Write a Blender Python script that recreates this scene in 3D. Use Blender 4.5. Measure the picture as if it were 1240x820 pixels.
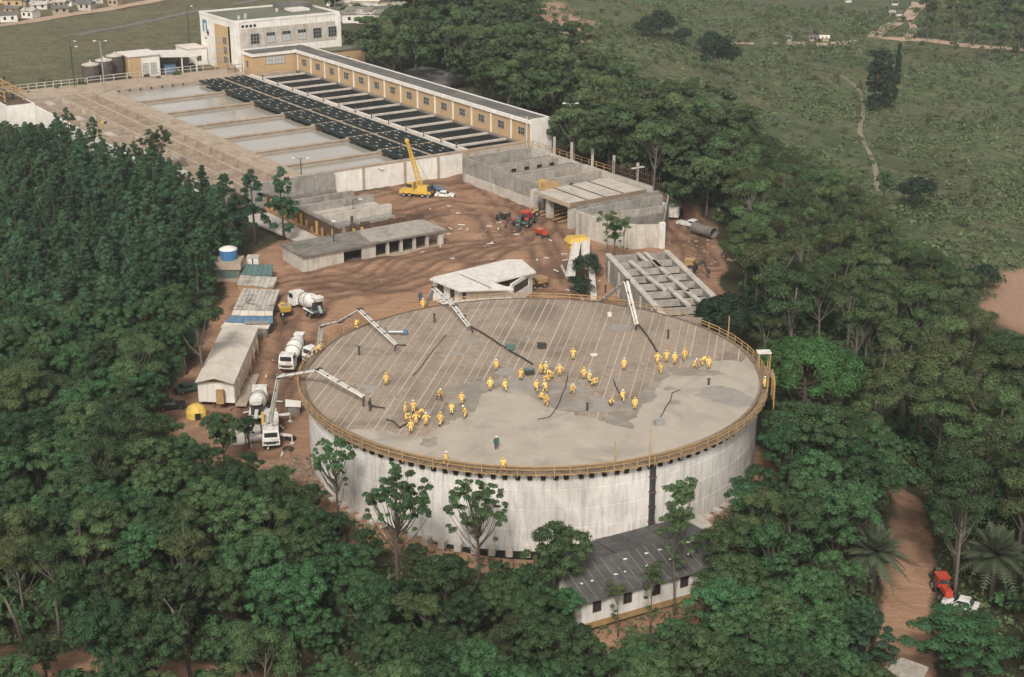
import bpy, bmesh, math, random
import numpy as np
from mathutils import Vector, Matrix, noise as mnoise
R = math.radians
random.seed(7); rng = np.random.default_rng(11)
scene = bpy.context.scene
for o in list(bpy.data.objects): bpy.data.objects.remove(o)
col = scene.collection

# ---------------------------------------------------------------- camera
CH, CPITCH, CF = 85.8, R(20.3), 1800.0
cd = bpy.data.cameras.new('camera'); cam = bpy.data.objects.new('camera', cd); col.objects.link(cam)
cam.location = (0, 0, CH); cam.rotation_euler = (R(90) - CPITCH, 0, 0)
cd.sensor_fit = 'HORIZONTAL'; cd.sensor_width = 36; cd.lens = CF / 1240 * 36
cd.clip_start = 1; cd.clip_end = 9000
scene.camera = cam
# ---------------------------------------------------------------- sky and sun (overcast)
SUN_EL, SUN_AZ = R(42), R(188)
w = bpy.data.worlds.new('World'); scene.world = w; w.use_nodes = True
nt = w.node_tree; bg = nt.nodes['Background']
sky = nt.nodes.new('ShaderNodeTexSky'); sky.sky_type = 'NISHITA'; sky.sun_disc = False
sky.sun_elevation = SUN_EL; sky.sun_rotation = SUN_AZ; sky.altitude = 700; sky.air_density = 1.0; sky.dust_density = 4.0; sky.ozone_density = 1.0
hsv = nt.nodes.new('ShaderNodeHueSaturation'); hsv.inputs['Saturation'].default_value = 0.22
nt.links.new(sky.outputs[0], hsv.inputs['Color']); tint = nt.nodes.new('ShaderNodeMix'); tint.data_type = 'RGBA'; tint.blend_type = 'MULTIPLY'; tint.inputs[0].default_value = 1; tint.inputs[7].default_value = (1.0, .945, .87, 1)
nt.links.new(hsv.outputs[0], tint.inputs[6]); nt.links.new(tint.outputs[2], bg.inputs['Color'])
bg.inputs['Strength'].default_value = 0.105
sd = bpy.data.lights.new('sun', 'SUN'); sun = bpy.data.objects.new('sun', sd); col.objects.link(sun)
sd.energy = 1.5; sd.angle = R(10); sd.color = (1.0, 0.95, 0.88)
sun.rotation_euler = Vector((-math.sin(SUN_AZ) * math.cos(SUN_EL), -math.cos(SUN_AZ) * math.cos(SUN_EL), -math.sin(SUN_EL))).to_track_quat('-Z', 'Y').to_euler()
scene.view_settings.view_transform = 'Standard'; scene.view_settings.look = 'None'
scene.view_settings.exposure = 0.92; scene.view_settings.gamma = 1.0
scene.render.engine = 'CYCLES'
scene.cycles.max_bounces = 6; scene.cycles.transparent_max_bounces = 8; scene.cycles.volume_bounces = 0

# ---------------------------------------------------------------- where a line of sight of the photograph meets the ground
ct, st = math.cos(CPITCH), math.sin(CPITCH)
def ray(px, py):
    x = (px - 620) / CF; y = -(py - 410) / CF
    return Vector((x, ct + y * st, -st + y * ct))
def P(px, py, z=0.0):
    d = ray(px, py); t = (z - CH) / d.z
    return Vector((d.x * t, d.y * t, z))
def proj(x, y, z):
    dz = z - CH; dep = y * ct - dz * st; up = y * st + dz * ct
    return 620 + CF * x / dep, 410 - CF * up / dep, CF / dep
# plant grid: a runs towards the tank, b to the right
SA = math.atan2(-.826, .563); AX = Vector((math.cos(SA), math.sin(SA), 0)); BX = Vector((-math.sin(SA), math.cos(SA), 0)); SO = Vector((5.08, 360.2, 0))
def SW(a, b, z=0.0): return SO + AX * a + BX * b + Vector((0, 0, z))
def toS(x, y):
    d = Vector((x, y, 0)) - SO; return d.dot(AX), d.dot(BX)
def sm(t): t = max(0.0, min(1.0, t)); return t * t * (3 - 2 * t)
TX, TY, TR, TZ = 2.83, 189.7, 31.9, 10.8      # tank centre, outer radius, deck height

# ---------------------------------------------------------------- terrain height
SITE = [(-51,178),(-52,215),(-54,240),(-55,262),(-62,290),(-128,372),(-160,420),(-160,500),(-25,540),(-10,440),(16,352),(39,306),(42.5,285),(41,260),(37,238),(36,212),(36,190),(33,168),(25,158),(3,152),(-20,156),(-38,165)]
def seg_d(px, py, poly):
    ins = False; best = 1e9; n = len(poly); j = n - 1
    for i in range(n):
        x1, y1 = poly[j]; x2, y2 = poly[i]
        if (y1 > py) != (y2 > py) and px < (x2 - x1) * (py - y1) / (y2 - y1) + x1: ins = not ins
        dx, dy = x2 - x1, y2 - y1; t = max(0, min(1, ((px - x1) * dx + (py - y1) * dy) / (dx * dx + dy * dy)))
        d = (px - x1 - t * dx) ** 2 + (py - y1 - t * dy) ** 2
        if d < best: best = d
        j = i
    return (-1 if ins else 1) * math.sqrt(best)
class DistGrid:
    "signed distance to a polygon, sampled once on a grid (bilinear in between)"
    def __init__(s, poly, pad=40, st_=1.5):
        xs = [p[0] for p in poly]; ys = [p[1] for p in poly]; s.x0, s.y0, s.st = min(xs)-pad, min(ys)-pad, st_
        nx_, ny_ = int((max(xs)-min(xs)+2*pad)/st_)+2, int((max(ys)-min(ys)+2*pad)/st_)+2
        X, Y = np.meshgrid(s.x0 + np.arange(nx_)*st_, s.y0 + np.arange(ny_)*st_); best = np.full(X.shape, 1e9); ins = np.zeros(X.shape, bool)
        for (x1, y1), (x2, y2) in zip([poly[-1]] + list(poly[:-1]), poly):
            dx, dy = x2-x1, y2-y1; t = np.clip(((X-x1)*dx+(Y-y1)*dy)/(dx*dx+dy*dy+1e-12), 0, 1); best = np.minimum(best, (X-x1-t*dx)**2+(Y-y1-t*dy)**2)
            with np.errstate(divide='ignore', invalid='ignore'): ins ^= ((y1 > Y) != (y2 > Y)) & (X < (x2-x1)*(Y-y1)/((y2-y1) or 1e-12)+x1)
        s.g = (np.where(ins, -1, 1)*np.sqrt(best)).tolist(); s.nx, s.ny = nx_, ny_
    def __call__(s, x, y):
        u, v = (x-s.x0)/s.st, (y-s.y0)/s.st; i, j = int(u), int(v)
        if u < 0 or v < 0 or i >= s.nx-1 or j >= s.ny-1: return 60.0
        u -= i; v -= j; a, b = s.g[j], s.g[j+1]
        return (a[i]*(1-u)+a[i+1]*u)*(1-v) + (b[i]*(1-u)+b[i+1]*u)*v
site_d = DistGrid(SITE)
def nz(x, y, s, seed=0.0): return mnoise.noise(Vector((x * s, y * s, seed)))
def site_h(x, y):
    a, b = toS(x, y)
    yard = 4 * sm((y - 203) / 47)
    if x > 26 and y < 300: yard -= 2.0 * sm((x - 26) / 10) * sm((y - 215) / 30)
    if -62 < b - 0 < 4:
        t = sm((14 - a) / 4)
        plant = 4.6
    else: t = sm((14 - a) / 25); plant = 4.6
    if a < -106: plant = 4.6 + (8.0 - 4.6) * sm((-106 - a) / 3)
    if b > -6: plant += 2.5 * sm((b + 6) / 4) * sm((10 - a) / 6)
    if b < -94: plant = 4.2
    if y < 168: yard -= 1.5 * sm((163 - y) / 6) * sm((x + 32) / 8)
    return yard * (1 - t) + plant * t
def wild_h(x, y):
    h = -1.5 - 2.5 * sm((165 - y) / 25)
    h -= 5 * sm((-55 - x) / 60) * sm((y - 150) / 60)
    r = sm((x - 25) / 70) * 11
    far = sm((y - 330) / 160)
    hr = -r * (1 - .0 * far)
    if y < 175: hr *= .55 + .45 * sm((y - 145) / 30)
    h += hr
    # hillside behind the plant, falling to the valley on the right
    hill = 8 * sm((y - 380) / 160) * sm((110 - x) / 110)
    h += hill - 6 * sm((x - 60) / 120) * far
    h += 4.5 * nz(x * .6, y, .011, 33) * sm((y - 330) / 80) + 1.6 * nz(x, y, .018, 3) + .5 * nz(x, y, .07, 5)
    if y > 900: h += 25 * sm((y - 900) / 2500) * (1 + nz(x, y, .0012, 9))
    return h
def T(x, y):
    d = site_d(x, y)
    if d <= 0: return site_h(x, y)
    t = sm(d / 22)
    return site_h(x, y) * (1 - t) + wild_h(x, y) * t
def G(px, py, up=0.0):
    "ground point under a pixel (plus up metres above it)"
    z = 0.0; p = None
    for _ in range(14):
        p = P(px, py, z + up); z = .5 * z + .5 * T(p.x, p.y)
    return Vector((p.x, p.y, T(p.x, p.y)))

# ---------------------------------------------------------------- mesh builder
OFF = {}
class MB:
    def __init__(s): s.v = []; s.f = []; s.X = None
    def add(s, vs, fs):
        n = len(s.v)
        if s.X is not None: vs = [s.X @ Vector(v) for v in vs]
        s.v += [tuple(v) for v in vs]; s.f += [tuple(n + i for i in f) for f in fs]; return s
    def box(s, x0, x1, y0, y1, z0, z1):
        return s.add([(x0,y0,z0),(x1,y0,z0),(x1,y1,z0),(x0,y1,z0),(x0,y0,z1),(x1,y0,z1),(x1,y1,z1),(x0,y1,z1)],
                     [(0,3,2,1),(4,5,6,7),(0,1,5,4),(1,2,6,5),(2,3,7,6),(3,0,4,7)])
    def frus(s, x0, x1, y0, y1, z0, z1, dx=0, dy=0, dx2=None, dy2=None):
        dx2 = dx if dx2 is None else dx2; dy2 = dy if dy2 is None else dy2
        return s.add([(x0,y0,z0),(x1,y0,z0),(x1,y1,z0),(x0,y1,z0),(x0+dx,y0+dy,z1),(x1-dx2,y0+dy,z1),(x1-dx2,y1-dy2,z1),(x0+dx,y1-dy2,z1)],
                     [(0,3,2,1),(4,5,6,7),(0,1,5,4),(1,2,6,5),(2,3,7,6),(3,0,4,7)])
    def beam(s, p, q, w, h, w2=None, h2=None):
        p = Vector(p); q = Vector(q); d = (q - p)
        if d.length < 1e-6: return s
        d.normalize(); up = Vector((0, 0, 1))
        if abs(d.z) > .98: up = Vector((0, 1, 0))
        sx = d.cross(up).normalized(); uz = sx.cross(d).normalized(); w2 = w if w2 is None else w2; h2 = h if h2 is None else h2
        vs = [p - sx*w/2 - uz*h/2, p + sx*w/2 - uz*h/2, p + sx*w/2 + uz*h/2, p - sx*w/2 + uz*h/2,
              q - sx*w2/2 - uz*h2/2, q + sx*w2/2 - uz*h2/2, q + sx*w2/2 + uz*h2/2, q - sx*w2/2 + uz*h2/2]
        return s.add(vs, [(0,1,2,3),(7,6,5,4),(1,0,4,5),(2,1,5,6),(3,2,6,7),(0,3,7,4)])
    def tube(s, pts, r, n=8, cap=True):
        pts = [Vector(p) for p in pts]; k = len(pts)
        rs = r if isinstance(r, (list, tuple)) else [r] * k
        vs = []; fs = []; up0 = Vector((.31, .17, .93))
        for i, p in enumerate(pts):
            d = (pts[min(i+1, k-1)] - pts[max(i-1, 0)]).normalized()
            ax = d.cross(up0)
            if ax.length < .05: ax = d.cross(Vector((1, 0, 0)))
            ax.normalize(); ay = d.cross(ax)
            for j in range(n):
                t = 2 * math.pi * j / n; vs.append(p + (ax * math.cos(t) + ay * math.sin(t)) * rs[i])
        for i in range(k - 1):
            for j in range(n):
                a = i*n+j; b = i*n+(j+1) % n; fs.append((a, b, b+n, a+n))
        if cap: fs += [tuple(range(n))[::-1], tuple(range((k-1)*n, k*n))]
        return s.add(vs, fs)
    def lathe(s, prof, n=20, c=(0,0,0), M=None, arc=(0, 2*math.pi)):
        full = abs(arc[1]-arc[0]-2*math.pi) < 1e-6; m = n if full else n+1
        vs = []; fs = []; M = M or Matrix.Identity(4)
        for r, z in prof:
            for j in range(m):
                t = arc[0] + (arc[1]-arc[0]) * j / n
                vs.append(Vector(c) + (M @ Vector((r*math.cos(t), r*math.sin(t), z))))
        for i in range(len(prof)-1):
            for j in range(n):
                a = i*m+j; b = i*m+(j+1) % m; fs.append((a, b, b+m, a+m))
        return s.add(vs, fs)
    def cyl(s, c, r, z0, z1, n=16, M=None):
        return s.lathe([(0.001,z0),(r,z0),(r,z1),(0.001,z1)], n, c, M)
    def prism(s, poly, z0, z1):
        n = len(poly)
        zz0 = z0 if callable(z0) else (lambda x, y: z0); zz1 = z1 if callable(z1) else (lambda x, y: z1)
        vs = [(x, y, zz0(x, y)) for x, y in poly] + [(x, y, zz1(x, y)) for x, y in poly]
        fs = [tuple(range(n))[::-1], tuple(range(n, 2*n))] + [(i, (i+1) % n, n+(i+1) % n, n+i) for i in range(n)]
        return s.add(vs, fs)
    def slab(s, quad, t):
        "a sheet of thickness t hanging under four (or more) 3D corners"
        n = len(quad); q = [Vector(p) for p in quad]; lo = [p - Vector((0,0,t)) for p in q]
        return s.add(q + lo, [tuple(range(n)), tuple(range(n, 2*n))[::-1]] + [(i, n+i, n+(i+1) % n, (i+1) % n) for i in range(n)])
    def build(s, name, mat, parent=None, smooth=False, kind=None):
        me = bpy.data.meshes.new(name)
        vs = s.v
        if parent is not None and parent.name in OFF:
            o3, inv = OFF[parent.name]
            vs = [inv @ (Vector(v) - o3) for v in vs] if inv is not None else [Vector(v) - o3 for v in vs]
        me.from_pydata([tuple(v) for v in vs], [], s.f); me.materials.append(mat)
        if smooth: me.polygons.foreach_set('use_smooth', [True] * len(me.polygons))
        me.validate()
        bm = bmesh.new(); bm.from_mesh(me); bmesh.ops.recalc_face_normals(bm, faces=bm.faces); bm.to_mesh(me); bm.free()
        o = bpy.data.objects.new(name, me); col.objects.link(o)
        if parent is not None:
            o.parent = parent
            if parent.name in OFF: OFF[o.name] = OFF[parent.name]
        if kind: o['kind'] = kind
        return o
def tag(o, label=None, cat=None, group=None, kind=None):
    if label:
        o['label'] = label
        if not 4 <= len(label.split()) <= 16: print('LABEL', len(label.split()), label)
    if cat: o['category'] = cat
    if group: o['group'] = group
    if kind: o['kind'] = kind
    return o
def thing(name, label, cat, base=(0,0,0), rotz=0.0, group=None, world=False):
    """an Empty at the base of a thing. Parts are given in the thing's own axes (world=False),
    in world coordinates (world=True) or in plant grid coordinates (world='S')"""
    o = bpy.data.objects.new(name, None); col.objects.link(o); o.empty_display_size = .3
    if world == 'S':
        o.location = SW(*base); o.rotation_euler = (0, 0, SA); OFF[o.name] = (Vector(base), None)
    else:
        o.location = base; o.rotation_euler = (0, 0, rotz)
        if world: OFF[o.name] = (Vector(base), Matrix.Rotation(-rotz, 3, 'Z') if rotz else None)
    return tag(o, label, cat, group)
def setting(o): o['kind'] = 'structure'; return o
def kids(o): return [c for c in bpy.data.objects if c.parent == o]
def dup(root, loc=None, rotz=None, label=None, group=None, scale=None, tree=None):
    tree = tree or TREE(root)
    r = root.copy(); col.objects.link(r)
    if loc is not None: r.location = loc
    if rotz is not None: r.rotation_euler = (0, 0, rotz)
    if scale is not None: r.scale = scale if hasattr(scale, '__len__') else (scale,)*3
    if label: r['label'] = label
    if group: r['group'] = group
    for c, subs in tree:
        k = c.copy(); col.objects.link(k); k.parent = r
        for g in subs: h = g.copy(); col.objects.link(h); h.parent = k
    return r
def TREE(root): return [(c, kids(c)) for c in kids(root)]
def rep(meshob, parent, loc=(0,0,0), rotz=0.0, scale=None):
    "another part sharing the mesh of one part"
    k = meshob.copy(); col.objects.link(k); k.parent = parent; k.location = loc; k.rotation_euler = (0,0,rotz)
    if scale: k.scale = scale
    return k
def pip(x, y, poly):
    ins = False; j = len(poly) - 1
    for i in range(len(poly)):
        x1, y1 = poly[j]; x2, y2 = poly[i]
        if (y1 > y) != (y2 > y) and x < (x2 - x1) * (y - y1) / (y2 - y1) + x1: ins = not ins
        j = i
    return ins
HAZE = 0.00013
# ---------------------------------------------------------------- materials
def NT(name):
    m = bpy.data.materials.new(name); m.use_nodes = True; t = m.node_tree; return m, t, t.nodes['Principled BSDF']
def nnoise(t, vec, scale, detail=4, rough=.6, dist=0):
    n = t.nodes.new('ShaderNodeTexNoise'); n.inputs['Scale'].default_value = scale; n.inputs['Detail'].default_value = detail
    n.inputs['Roughness'].default_value = rough; n.inputs['Distortion'].default_value = dist; t.links.new(vec, n.inputs['Vector']); return n.outputs['Fac']
def ramp(t, fac, a, b, c0=(0,0,0,1), c1=(1,1,1,1)):
    r = t.nodes.new('ShaderNodeValToRGB'); r.color_ramp.elements[0].position = a; r.color_ramp.elements[1].position = b
    r.color_ramp.elements[0].color = c0; r.color_ramp.elements[1].color = c1; t.links.new(fac, r.inputs[0]); return r.outputs[0]
def mixc(t, fac, a, b, mode='MIX'):
    m = t.nodes.new('ShaderNodeMix'); m.data_type = 'RGBA'; m.blend_type = mode
    if isinstance(fac, float): m.inputs[0].default_value = fac
    else: t.links.new(fac, m.inputs[0])
    for k, c in ((6, a), (7, b)):
        if isinstance(c, tuple): m.inputs[k].default_value = (*c[:3], 1)
        else: t.links.new(c, m.inputs[k])
    return m.outputs[2]
def mmath(t, op, a, b=0.0):
    m = t.nodes.new('ShaderNodeMath'); m.operation = op
    for k, c in ((0, a), (1, b)):
        if isinstance(c, (int, float)): m.inputs[k].default_value = c
        else: t.links.new(c, m.inputs[k])
    return m.outputs[0]
def coords(t, scale=(1,1,1), kind='Object'):
    tc = t.nodes.new('ShaderNodeTexCoord'); mp = t.nodes.new('ShaderNodeMapping'); mp.inputs['Scale'].default_value = scale
    t.links.new(tc.outputs[kind], mp.inputs[0]); return mp.outputs[0]
def mat(name, c1, c2=None, scale=1.0, rough=.8, bump=.0, bscale=8.0, stain=None, sstr=.5, sscale=.35, streak=None, kstr=.5, metal=0.0, spec=.3, var=0.0):
    m, t, b = NT(name); b.inputs['Roughness'].default_value = rough; b.inputs['Metallic'].default_value = metal
    b.inputs['Specular IOR Level'].default_value = spec
    v = coords(t)
    c2 = c2 or tuple(x * .85 for x in c1)
    cc = mixc(t, ramp(t, nnoise(t, v, scale, 6, .65), .35, .65), c1, c2)
    if stain: cc = mixc(t, mmath(t, 'MULTIPLY', ramp(t, nnoise(t, v, sscale, 5, .6, .6), .48, .68), sstr), cc, stain)
    if streak:
        v2 = coords(t, (2.2, 2.2, .22))
        cc = mixc(t, mmath(t, 'MULTIPLY', ramp(t, nnoise(t, v2, 1.0, 5, .7), .46, .68), kstr), cc, streak)
    if var:
        oi = t.nodes.new('ShaderNodeObjectInfo'); h = t.nodes.new('ShaderNodeHueSaturation')
        mr = t.nodes.new('ShaderNodeMapRange'); mr.inputs[3].default_value = 1 - var; mr.inputs[4].default_value = 1 + var
        t.links.new(oi.outputs['Random'], mr.inputs[0]); t.links.new(mr.outputs[0], h.inputs['Value']); t.links.new(cc, h.inputs['Color']); cc = h.outputs[0]
    t.links.new(cc, b.inputs['Base Color'])
    if bump:
        bn = t.nodes.new('ShaderNodeBump'); bn.inputs['Strength'].default_value = bump; bn.inputs['Distance'].default_value = .1
        t.links.new(nnoise(t, v, bscale, 5, .7), bn.inputs['Height']); t.links.new(bn.outputs[0], b.inputs['Normal'])
    return m
K = {}
K['conc'] = mat('concrete', (.40,.36,.31), (.30,.27,.235), .8, .85, .3, 5, (.16,.135,.11), .6, .3, (.15,.125,.10), .55)
K['conc_lt'] = mat('pale_concrete', (.52,.475,.42), (.43,.39,.34), .6, .85, .3, 5, (.27,.235,.195), .5, .3, (.22,.19,.155), .55)
K['conc_dk'] = mat('weathered_concrete', (.22,.20,.175), (.15,.135,.115), .7, .9, .4, 5, (.08,.07,.058), .6, .4)
K['conc_grey'] = mat('grey_concrete', (.33,.31,.28), (.25,.235,.21), .7, .9, .3, 5, (.13,.12,.10), .6, .35, (.12,.105,.09), .6)
K['conc_br'] = mat('dusty_concrete', (.40,.325,.25), (.31,.245,.185), .9, .9, .3, 4, (.20,.15,.105), .6, .25)
K['tankwall'] = mat('tank_wall_concrete', (.72,.69,.65), (.63,.60,.56), .25, .85, .3, 3, (.36,.335,.30), .55, .12, (.27,.25,.22), .6)
K['white'] = mat('white_plaster', (.74,.71,.66), (.64,.61,.56), .5, .7, .1, 6, (.46,.43,.38), .35, .25, (.40,.37,.32), .4)
K['ochre'] = mat('ochre_brick', (.48,.335,.185), (.385,.265,.145), 3.0, .85, .3, 12, (.30,.20,.11), .4, .3, var=.05)
K['bitumen'] = mat('grey_roof_felt', (.13,.125,.115), (.09,.087,.08), .5, .9, .3, 5, (.21,.19,.165), .5, .15)
K['roofmoss'] = mat('mossy_roof', (.14,.15,.105), (.09,.105,.07), .3, .9, .3, 4, (.20,.18,.14), .6, .12)
K['fibro'] = mat('fibre_cement_sheet', (.60,.545,.47), (.52,.465,.40), .7, .85, .1, 6, (.33,.29,.24), .4, .3, var=.05)
K['rust'] = mat('weathered_sheet', (.47,.44,.39), (.34,.31,.27), .9, .8, .1, 6, (.10,.085,.07), .9, .55, var=.08)
K['slate'] = mat('dark_roof_sheet', (.085,.083,.08), (.058,.057,.055), .8, .8, .2, 8, (.14,.13,.12), .5, .5, var=.14)
K['teal'] = mat('green_painted_sheet', (.10,.17,.155), (.08,.135,.125), .8, .7, 0, 5, (.2,.22,.2), .3, .4, var=.05)
K['blue'] = mat('blue_painted_sheet', (.10,.20,.30), (.08,.155,.24), .8, .7, 0, 5, (.2,.25,.28), .3, .4, var=.05)
K['bluetank'] = mat('blue_tank_paint', (.06,.20,.42), (.05,.17,.36), .8, .5)
K['wood'] = mat('yellow_timber', (.44,.285,.13), (.33,.205,.095), 2, .85, .3, 8, (.19,.13,.07), .5, .8, var=.12)
K['ply'] = mat('formwork_board', (.325,.262,.205), (.235,.184,.140), 1.3, .85, .25, 6, (.145,.115,.09), .8, .13, var=.06)
K['batten'] = mat('board_joint', (.52,.45,.36), (.42,.355,.28), 1.5, .85, var=.1)
K['plank'] = mat('walkway_board', (.23,.17,.115), (.17,.125,.085), 1.5, .9, .3, 6, (.11,.08,.055), .5, .5, var=.15)
K['dark'] = mat('dark_void', (.02,.019,.018), (.014,.013,.012), 2, .9)
K['pipe'] = mat('dark_green_trough', (.022,.034,.032), (.015,.022,.021), 2, .6, 0, 5, (.05,.055,.045), .4, .4, var=.1)
K['metal'] = mat('galvanised_metal', (.36,.36,.35), (.28,.28,.27), 2, .5, metal=.4)
K['steel'] = mat('dark_steel', (.07,.068,.065), (.05,.048,.046), 2, .6, metal=.3)
K['rustsheet'] = mat('rusty_steel', (.13,.085,.055), (.085,.055,.038), 1.2, .9, .3, 8, (.05,.035,.028), .6, .5, var=.1)
K['silo'] = mat('dark_silo_shell', (.10,.088,.075), (.07,.062,.054), 1, .85, .2, 6, (.15,.13,.11), .4, .5, (.04,.036,.03), .6)
K['yellow'] = mat('yellow_paint', (.60,.39,.07), (.50,.32,.055), 2, .45, 0, 5, (.25,.18,.08), .35, 1.2)
K['red'] = mat('red_paint', (.48,.06,.03), (.38,.05,.025), 2, .5, 0, 5, (.22,.10,.06), .4, 1.2)
K['wpaint'] = mat('white_vehicle_paint', (.72,.71,.68), (.62,.60,.56), 1.5, .45, 0, 5, (.34,.27,.20), .75, 1.1)
K['gpaint'] = mat('grey_boom_paint', (.58,.57,.54), (.48,.47,.44), 1.5, .5, 0, 5, (.28,.24,.20), .65, 1.2)
K['green'] = mat('dull_green_paint', (.10,.16,.15), (.08,.13,.12), 2, .6, 0, 5, (.2,.18,.14), .4, 1)
K['tyre'] = mat('tyre_rubber', (.025,.024,.023), (.04,.034,.028), 3, .9)
K['glass'] = mat('dark_window_glass', (.035,.045,.05), (.025,.03,.035), 1, .12, spec=.6)
K['frame'] = mat('window_bars', (.30,.29,.27), (.22,.21,.2), 2, .7)
K['blind'] = mat('pale_blind', (.46,.46,.44), (.38,.38,.36), 2, .8)
K['redwin'] = mat('brick_red_shutter', (.20,.055,.035), (.15,.04,.028), 3, .8)
K['oil'] = mat('yellow_oilskin', (.74,.51,.16), (.66,.43,.11), 6, .5, var=.14)
K['oilpale'] = mat('pale_yellow_oilskin', (.66,.53,.26), (.56,.44,.2), 6, .5, var=.1)
K['cloth'] = mat('dark_work_clothes', (.05,.055,.07), (.035,.04,.05), 6, .9)
K['clothteal'] = mat('teal_work_clothes', (.03,.10,.12), (.025,.08,.10), 6, .9)
K['skin'] = mat('skin', (.26,.14,.085), (.22,.115,.07), 6, .6)
K['hatw'] = mat('white_hard_hat', (.68,.66,.6), (.6,.58,.52), 4, .4)
K['haty'] = mat('yellow_hard_hat', (.66,.42,.08), (.58,.36,.06), 4, .4)
K['hatb'] = mat('dark_cap', (.04,.035,.03), (.03,.028,.025), 4, .9)
K['boot'] = mat('boot_rubber', (.03,.028,.026), (.06,.05,.042), 4, .7)
K['hose'] = mat('black_hose', (.035,.03,.027), (.055,.045,.038), 3, .8)
K['soilrock'] = mat('rubble', (.30,.22,.165), (.2,.14,.1), 2, .95, .5, 6, var=.3)
K['sheetw'] = mat('white_sheet_metal', (.66,.63,.58), (.56,.53,.48), 1.2, .6, 0, 5, (.35,.28,.22), .4, .8)
K['tentw'] = mat('yellow_tarpaulin', (.66,.46,.11), (.58,.40,.09), 1.5, .7)
K['fresh'] = mat('poured_concrete', (.405,.355,.295), (.350,.305,.25), .3, .8, .25, 4, (.24,.213,.178), .75, .16)
K['wet'] = mat('wet_concrete', (.235,.205,.168), (.195,.170,.138), .5, .5, .2, 4, (.30,.27,.23), .8, .35)
K['stain'] = mat('slurry_stain', (.30,.27,.235), (.255,.23,.2), .6, .6, .2, 4, (.2,.18,.16), .6, .5)
K['bark'] = mat('brown_bark', (.10,.078,.06), (.065,.05,.04), 4, .95, .4, 10)
K['barkpale'] = mat('pale_bark', (.155,.135,.11), (.10,.086,.07), 2.5, .9, .3, 8)
# bricks drawn by fine relief on far walls
def leafmat(name, c, hue=.02, val=.25, sat=1.0):
    m, t, b = NT(name); b.inputs['Roughness'].default_value = .65; b.inputs['Specular IOR Level'].default_value = .22
    oi = t.nodes.new('ShaderNodeObjectInfo'); at = t.nodes.new('ShaderNodeAttribute'); at.attribute_name = 'clump'
    h = t.nodes.new('ShaderNodeHueSaturation')
    a1 = mmath(t, 'ADD', .5 - hue, mmath(t, 'MULTIPLY', oi.outputs['Random'], 2 * hue))
    a2 = mmath(t, 'ADD', a1, mmath(t, 'MULTIPLY', mmath(t, 'SUBTRACT', at.outputs['Fac'], .5), .03))
    r2 = mmath(t, 'FRACT', mmath(t, 'MULTIPLY', oi.outputs['Random'], 7.31))
    v1 = mmath(t, 'ADD', 1 - val, mmath(t, 'MULTIPLY', r2, 2 * val))
    v2 = mmath(t, 'MULTIPLY', v1, mmath(t, 'ADD', .62, mmath(t, 'MULTIPLY', at.outputs['Fac'], .76)))
    t.links.new(a2, h.inputs['Hue']); t.links.new(v2, h.inputs['Value']); h.inputs['Saturation'].default_value = sat
    h.inputs['Color'].default_value = (*c, 1); t.links.new(h.outputs[0], b.inputs['Base Color'])
    tr = t.nodes.new('ShaderNodeBsdfTranslucent'); t.links.new(h.outputs[0], tr.inputs['Color'])
    mx = t.nodes.new('ShaderNodeMixShader'); mx.inputs[0].default_value = .10
    t.links.new(b.outputs[0], mx.inputs[1]); t.links.new(tr.outputs[0], mx.inputs[2]); t.links.new(mx.outputs[0], t.nodes['Material Output'].inputs['Surface'])
    return m
K['lf_broad'] = leafmat('broadleaf_foliage', (.043,.083,.032), .035, .45)
K['lf_pine'] = leafmat('conifer_foliage', (.034,.078,.034), .025, .38)
K['lf_euc'] = leafmat('eucalyptus_foliage', (.064,.094,.036), .03, .40)
K['lf_bright'] = leafmat('bright_foliage', (.046,.102,.030), .01, .15)
K['lf_dark'] = leafmat('dark_foliage', (.016,.034,.016), .01, .15)
K['lf_shrub'] = leafmat('shrub_foliage', (.095,.130,.055), .03, .3)
K['lf_grass'] = leafmat('ground_plants', (.100,.130,.056), .03, .3)
K['lf_palm'] = leafmat('palm_frond', (.11,.145,.085), .01, .15)
# ---------------------------------------------------------------- terrain: one sheet to the horizon
def axis(lo, hi, step, far_lo, far_hi):
    a = list(np.arange(lo, hi + .01, step)); s = step; x = lo; left = []
    while x > far_lo: s *= 1.28; x -= s; left.append(x)
    s = step; x = hi; right = []
    while x < far_hi: s *= 1.28; x += s; right.append(x)
    return left[::-1] + a + right
gx = sorted(set(axis(-170, 170, 2.0, -5000, 5000)) | set(np.arange(-55, 46, 1.2))); gy = sorted(set(axis(118, 560, 2.0, -300, 7500)) | set(np.arange(176, 312, 1.2)))
gx = [g for i, g in enumerate(gx) if i == 0 or g - gx[i-1] > .05]; gy = [g for i, g in enumerate(gy) if i == 0 or g - gy[i-1] > .05]
YARD = [(-51,183),(-51,215),(-50,240),(-51,262),(-42,285),(-52,300),(-30,315),(-5,345),(14,330),(38,302),(41,287),(39,262),(35.5,240),(34.5,215),(34.5,180),(28,160),(3,155),(-25,164),(-36,176)]
yard_d = DistGrid(YARD)
ROAD_R = [(1097,830),(1098,770),(1100,720),(1098,680),(1104,640),(1098,600)]
ROAD_RW = [G(x, y) for x, y in ROAD_R]
ROAD_L = [(-30,800),(60,806),(150,812),(300,830),(420,850)]
ROAD_LW = [G(x, y) for x, y in ROAD_L]
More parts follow.
